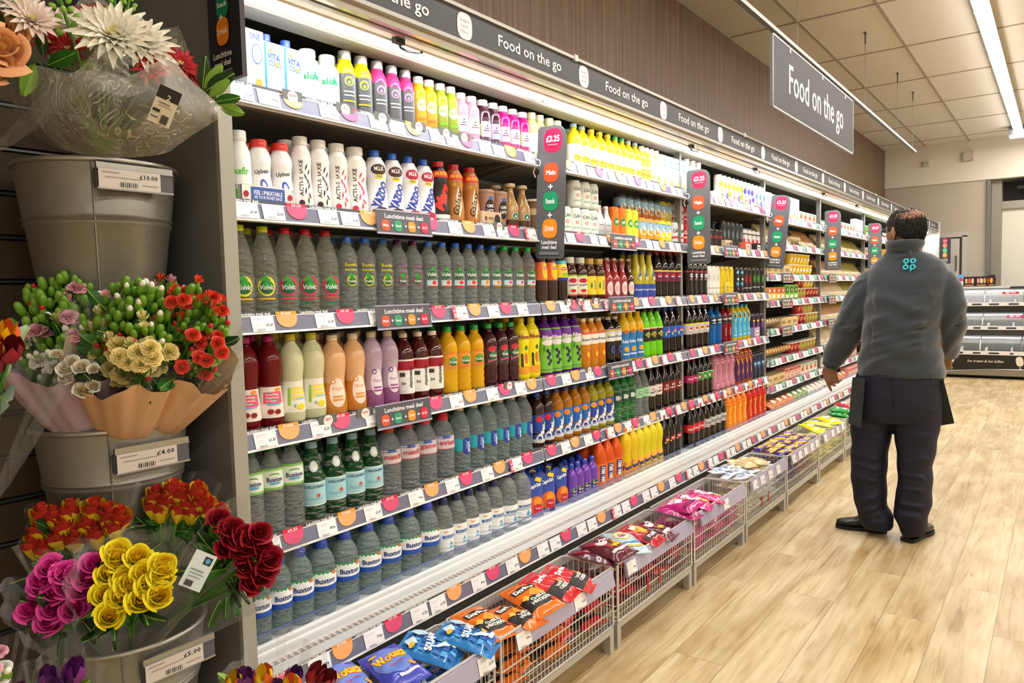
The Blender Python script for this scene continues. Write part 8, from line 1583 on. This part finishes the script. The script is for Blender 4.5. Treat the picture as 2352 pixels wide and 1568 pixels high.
bouquet('carnation_bouquet', 'bunch of white and pink buds at the back of the middle bucket', b2+Vector((.02, .06, 0)), spray(lambda x, y, r_: ch_(r_, [(BW, 2), (BPk, 2), (BG, 4), (BO, 1)]), (330, 690, 110, 45), 42, D2+.16, 17), .13, grp=g2, seed=18, foli=6)
# big mixed bouquet in the top bucket
def mum_mesh(name, c, n=70, R=.055):
    m = MB(); mm = mat(c, .6, var=.08, vscale=30, sheen=.2); m2 = mat('#e6e0a0', .6, var=.1)
    for k in range(n):
        t = k/n; a = k*2.39996; el = .15+1.25*(1-t); L_ = R*(.45+.6*t); wd = .011*(.6+.6*t)
        def f(u, v, a=a, el=el, L_=L_, wd=wd):
            x = L_*v; lat = (u-.5)*wd*sin(pi*min(.96, v*.85+.12)); up_ = .10*L_*sin(pi*v)+.004*abs(2*u-1)
            r__ = x*cos(el); z_ = x*sin(el)*.72+up_*cos(el)-.004*0
            return (r__*cos(a)-lat*sin(a), r__*sin(a)+lat*cos(a), z_)
        m.grid(f, 3, 6, m2 if t < .12 else mm)
    return m.mesh(name, 180)
MW = mum_mesh('white_chrysanthemum', '#f2efe0'); MR_ = mum_mesh('red_gerbera', '#b81826', 44, .05); MPk = mum_mesh('blush_chrysanthemum', '#ecd9d0', 56, .05)
def snap_mesh():
    m = MB(); r_ = random.Random(8)
    for k in range(22):
        t = k/22; a = k*2.4; rr_ = .013*(1-t*.6); p = Vector((rr_*cos(a), rr_*sin(a), t*.12)); d = (Vector((cos(a), sin(a), .9))).normalized()
        m.lathe([(0, 0), (.0065*(1-t*.4), .005), (.006*(1-t*.4), .012), (0, .019*(1-t*.3))], mat('#8fbf4a', .5, var=.15, vscale=50), 8, Matrix.Translation(p) @ Vector((0, 0, 1)).rotation_difference(d).to_matrix().to_4x4())
    m.tube([(0, 0, -.08), (0, 0, .11)], .003, STEM, 6); return m.mesh('green_spike', 180)
SN = snap_mesh()
b1 = B1+Vector((0, 0, -.10)); D1 = 1.40
t = bouquet('mixed_bouquet', 'large bouquet of white chrysanthemums and red flowers in printed film', b1+Vector((-.01, -.04, 0)),
    [(MW, P3(262, 92, D1-.03), 1.45), (MW, P3(322, 112, D1-.01), 1.3), (MPk, P3(135, 82, D1+.06), 1.3), (MW, P3(215, 80, D1+.05), 1.2), (MR_, P3(210, 55, D1+.13), 1.1), (MR_, P3(245, 48, D1+.16), 1.0), (MR_, P3(120, 108, D1+.0), .9), (MR_, P3(160, 118, D1-.01), .8), (MPk, P3(360, 138, D1+.02), .8), (MR_, P3(345, 160, D1-.02), .8), (MR_, P3(410, 152, D1+.02), .85), (MR_, P3(60, 40, D1+.15), .9), (MW, P3(35, 60, D1+.05), .9), (MR_, P3(440, 175, D1+.06), .6)], .17, cello=None, seed=21, foli=6)
for me, x, y, dd, s_, dx in ((SN, 165, 55, -.04, 1.0, (-.25, 0, 1)), (SN, 268, 45, .05, .8, (0, 0, 1)), (SN, 285, 45, .05, .8, (.2, 0, 1)), (SN, 60, 14, .0, .7, (0, 0, 1))):
    p = P3(x, y+30, D1+dd); o = obj('green_spike', me, t); aim(o, p-(b1+Vector((-.01, -.04, 0))), dx, 0, s_)
for i, (x, y, x2, y2, k_, s_) in enumerate(((100, 130, 92, 70, 2, 1.0), (110, 150, 165, 125, 0, 1.15), (80, 145, 55, 215, 1, 1.1), (465, 205, 472, 130, 2, .9), (470, 205, 510, 150, 1, 1.1), (480, 222, 525, 185, 1, 1.0), (490, 235, 545, 225, 0, 1.0), (500, 240, 555, 260, 1, 1.0), (470, 210, 535, 170, 2, .9), (180, 150, 215, 152, 1, .7))):
    a = P3(x, y, D1-.03 if x < 300 else D1+.04); b = P3(x2, y2, D1-.06 if x < 300 else D1+.02); L_ = (b-a).length
    o = obj('leaf', BIGL[k_], t); aim(o, a-(b1+Vector((-.01, -.04, 0))), (b-a), 0 if k_ == 1 else 1.5, L_/.083)
    q_ = o.rotation_quaternion.copy(); nrm = q_ @ Vector((0, -1, 0)); want = (CAMP-a).normalized(); d_ = (b-a).normalized(); w1 = (want-d_*want.dot(d_)).normalized(); n1 = (nrm-d_*nrm.dot(d_)).normalized(); an = n1.angle(w1); an = an if n1.cross(w1).dot(d_) > 0 else -an; o.rotation_quaternion = Matrix.Rotation(an, 4, d_).to_quaternion() @ q_
# printed film: a wide flared collar with pointed corners, placed between image columns
def sheet(pts_rows, mtl, name, parent, off, th=.0):
    m = MB(); R_ = [[P3(*p) for p in row] for row in pts_rows]; nr = len(R_)-1; nc = len(R_[0])-1
    def cr(vals, t):
        n_ = len(vals)-1; x = min(t*n_, n_-1e-6); i = int(x); f = x-i; a, b, c, d = vals[max(i-1, 0)], vals[i], vals[i+1], vals[min(i+2, n_)]
        return .5*((2*b)+(c-a)*f+(2*a-5*b+4*c-d)*f*f+(3*b-3*c+d-a)*f**3)
    def f(u, v):
        p = cr([cr(row, u) for row in R_], v); return p+(CAMP-p).normalized()*(.004*sin(u*23+v*5)+.003*sin(v*19-u*9))
    m.grid(f, nc*8, nr*8, mtl); o = m.build(name, parent, 180); o.location = -Vector(off); return o
bo = b1+Vector((-.01, -.04, 0)); d = D1
sheet([[(88, 150, d-.04), (150, 168, d-.10), (215, 160, d-.14), (300, 172, d-.14), (385, 135, d-.10), (440, 185, d-.03), (520, 255, d+.02)],
       [(70, 210, d-.04), (140, 225, d-.12), (215, 230, d-.17), (300, 235, d-.17), (390, 225, d-.13), (450, 250, d-.06), (490, 280, d+.0)],
       [(85, 280, d), (145, 300, d-.07), (220, 310, d-.12), (300, 312, d-.12), (370, 308, d-.09), (420, 305, d-.03), (450, 305, d+.02)],
       [(130, 335, d+.10), (170, 350, d+.03), (225, 358, d-.0), (290, 362, d-.0), (345, 358, d+.02), (385, 350, d+.06), (400, 340, d+.10)]], CELLOP, 'printed_film', t, bo)
sheet([[(230, 100, d-.10), (262, 120, d-.13), (295, 150, d-.13)], [(190, 150, d-.09), (250, 165, d-.14), (300, 175, d-.14)], [(160, 175, d-.08), (245, 195, d-.15), (300, 200, d-.15)]], CELLOP, 'printed_film_corner', t, bo)
sheet([[(165, 20, d+.20), (215, -15, d+.20), (310, 60, d+.20), (345, 70, d+.18), (410, 60, d+.12)], [(200, 90, d+.18), (260, 80, d+.17), (320, 100, d+.15), (370, 120, d+.13), (432, 115, d+.10)], [(250, 150, d+.10), (300, 150, d+.10), (350, 160, d+.08), (400, 175, d+.06), (445, 180, d+.06)]], CELLOP, 'printed_film_back', t, bo)
sheet([[(20, 160, d+.02), (60, 200, d-.02), (100, 260, d-.02)], [(40, 270, d+.08), (70, 290, d+.04), (110, 310, d+.02)], [(90, 320, d+.14), (130, 340, d+.10), (180, 352, d+.06)]], film('grey_film', '#8f8f8c', .25, .3), 'film_wrap', t, bo)
# bouquet care label
lb = thing('bouquet_label', 'black and white care label stuck on the printed bouquet film', 'label', tuple(P3(378, 245, d-.165))); lb.scale = (.8, .8, .8)
m = MB(); art(m, [('R', 0, 0, .044, .080, '#d8d2bc'), ('R', 0, .027, .044, .026, '#262322'), ('T', '2', .002, .020, .008, .012, '#d8d2bc', 0, .02), ('R', -.002, .006, .022, .0018, '#5a564e'), ('R', 0, 0, .026, .0015, '#8a867c'), ('R', -.012, -.012, .014, .006, '#262322'), ('R', .008, -.026, .014, .018, '#4a4743'), ('R', -.012, -.026, .014, .003, '#5a564e')], lambda u, v, L: (u, -.0006*L, v)); o = m.build('label_card', lb, 0); o.rotation_euler = (radians(25), radians(22), radians(-24))
# neighbouring bouquets cut by the left edge of the picture
LIL = rose_mesh('peach_lily', '#e8b47c', '#e8a878', None, 9, 1.6)
bouquet('lily_bouquet', 'peach and white bouquet cut off by the left edge, top left corner', P3(-60, 330, 1.45), [(LIL, P3(8, 115, 1.25), 1.7), (LIL, P3(-30, 60, 1.3), 1.6), (MPk, P3(72, 52, 1.30), 1.0), (MW, P3(40, 20, 1.32), .9), (LIL, P3(-20, 160, 1.25), 1.5), (LIL, P3(25, 75, 1.3), 1.0)], .16, seed=31, foli=6, flm=BIGL)
def tulip_mesh(name, c, c2):
    m = MB()
    for k in range(6):
        a0 = k*pi/3+(0 if k % 2 else .2); rr_ = .013 if k % 2 else .0145
        m.grid(lambda u, v, a0=a0, rr_=rr_: ((rr_*sin(pi*min(.80, .12+v*.70))**.8*cos(a0+(u-.5)*1.35*(1-v**4))), (rr_*sin(pi*min(.80, .12+v*.70))**.8*sin(a0+(u-.5)*1.35*(1-v**4))), v*.046), 5, 8, mat(c if k % 2 else c2, .4, var=.15, vscale=40))
    m.tube([(0, 0, 0), (0, .002, -.12)], .003, STEM, 6); return m.mesh(name, 180)
TP = tulip_mesh('purple_tulip', '#5a1a6c', '#7a2a86'); TY = tulip_mesh('yellow_tulip', '#f0cf1c', '#e8642c'); TR_ = tulip_mesh('dark_red_tulip', '#7c0f24', '#a01c34')
LG_ = [leaf_mesh(.06, .016, LEAFL, .1), leaf_mesh(.055, .014, LEAFG, .1)]
bouquet('tulip_bouquet', 'mixed tulips in clear film at the bottom, before the chiller rail', P3(620, 1800, 1.25), [(TP, P3(568, 1568, 1.12), 1.0), (TY, P3(607, 1572, 1.12), 1.05), (TP, P3(670, 1572, 1.14), .95), (TR_, P3(715, 1566, 1.14), 1.1), (TR_, P3(738, 1575, 1.12), 1.0), (TY, P3(672, 1582, 1.10), 1.0), (TY, P3(540, 1578, 1.12), .9), (TP, P3(640, 1590, 1.12), .9)], .10, seed=41, foli=12, flm=LG_)
bouquet('tulip_bouquet', 'purple tulips in shadow at the bottom left, beside the lowest bucket', P3(130, 1800, 1.35), [(TP, P3(108, 1568, 1.25), 1.1), (TP, P3(165, 1568, 1.25), 1.3), (TP, P3(125, 1590, 1.22), 1.0), (TP, P3(60, 1600, 1.22), 1.0)], .09, seed=42, foli=6, flm=LG_)
bouquet('freesia_bouquet', 'pale pink and white buds at the lower left picture edge', P3(-40, 1800, 1.3), [(BWo, P3(8, 1540, 1.25), .9), (BPo, P3(-3, 1505, 1.25), .9), (BWo, P3(2, 1565, 1.2), .9), (BW, P3(15, 1552, 1.2), 1.3), (BPo, P3(-20, 1545, 1.2), 1)], .08, seed=43, foli=3)
EUC = mat('#9fb8a4', .5, var=.1)
bouquet('tulip_bouquet', 'yellow and dark red tulips with grey-green leaves at the left edge', P3(-60, 1150, 1.35), [(TY, P3(12, 800, 1.25), 1.3), (TR_, P3(18, 825, 1.22), 1.4), (TY, P3(-15, 830, 1.22), 1.3), (TR_, P3(-20, 860, 1.22), 1.3)], .12, seed=44, foli=8, flm=[leaf_mesh(.06, .05, EUC, .1)])
# fairtrade-style care card on the red roses
lb = thing('bouquet_label', 'pale blue care card tucked into the dark red roses', 'label', tuple(P3(455, 1310, 1.34)))
m = MB(); art(m, [('R', 0, 0, .040, .066, '#c9d6d2'), ('R', .008, .020, .014, .014, '#1c1c20'), ('E', .008, .020, .009, .009, '#3fa0c0'), ('R', -.002, .0, .024, .002, '#6a7a78'), ('R', 0, -.006, .026, .0015, '#7a8a88'), ('R', -.002, -.012, .022, .0015, '#7a8a88'), ('R', -.006, -.024, .014, .010, '#3a3a3c')], lambda u, v, L: (u, -.0006*L, v)); o = m.build('label_card', lb, 0); o.rotation_euler = (radians(-15), radians(32), radians(-30))
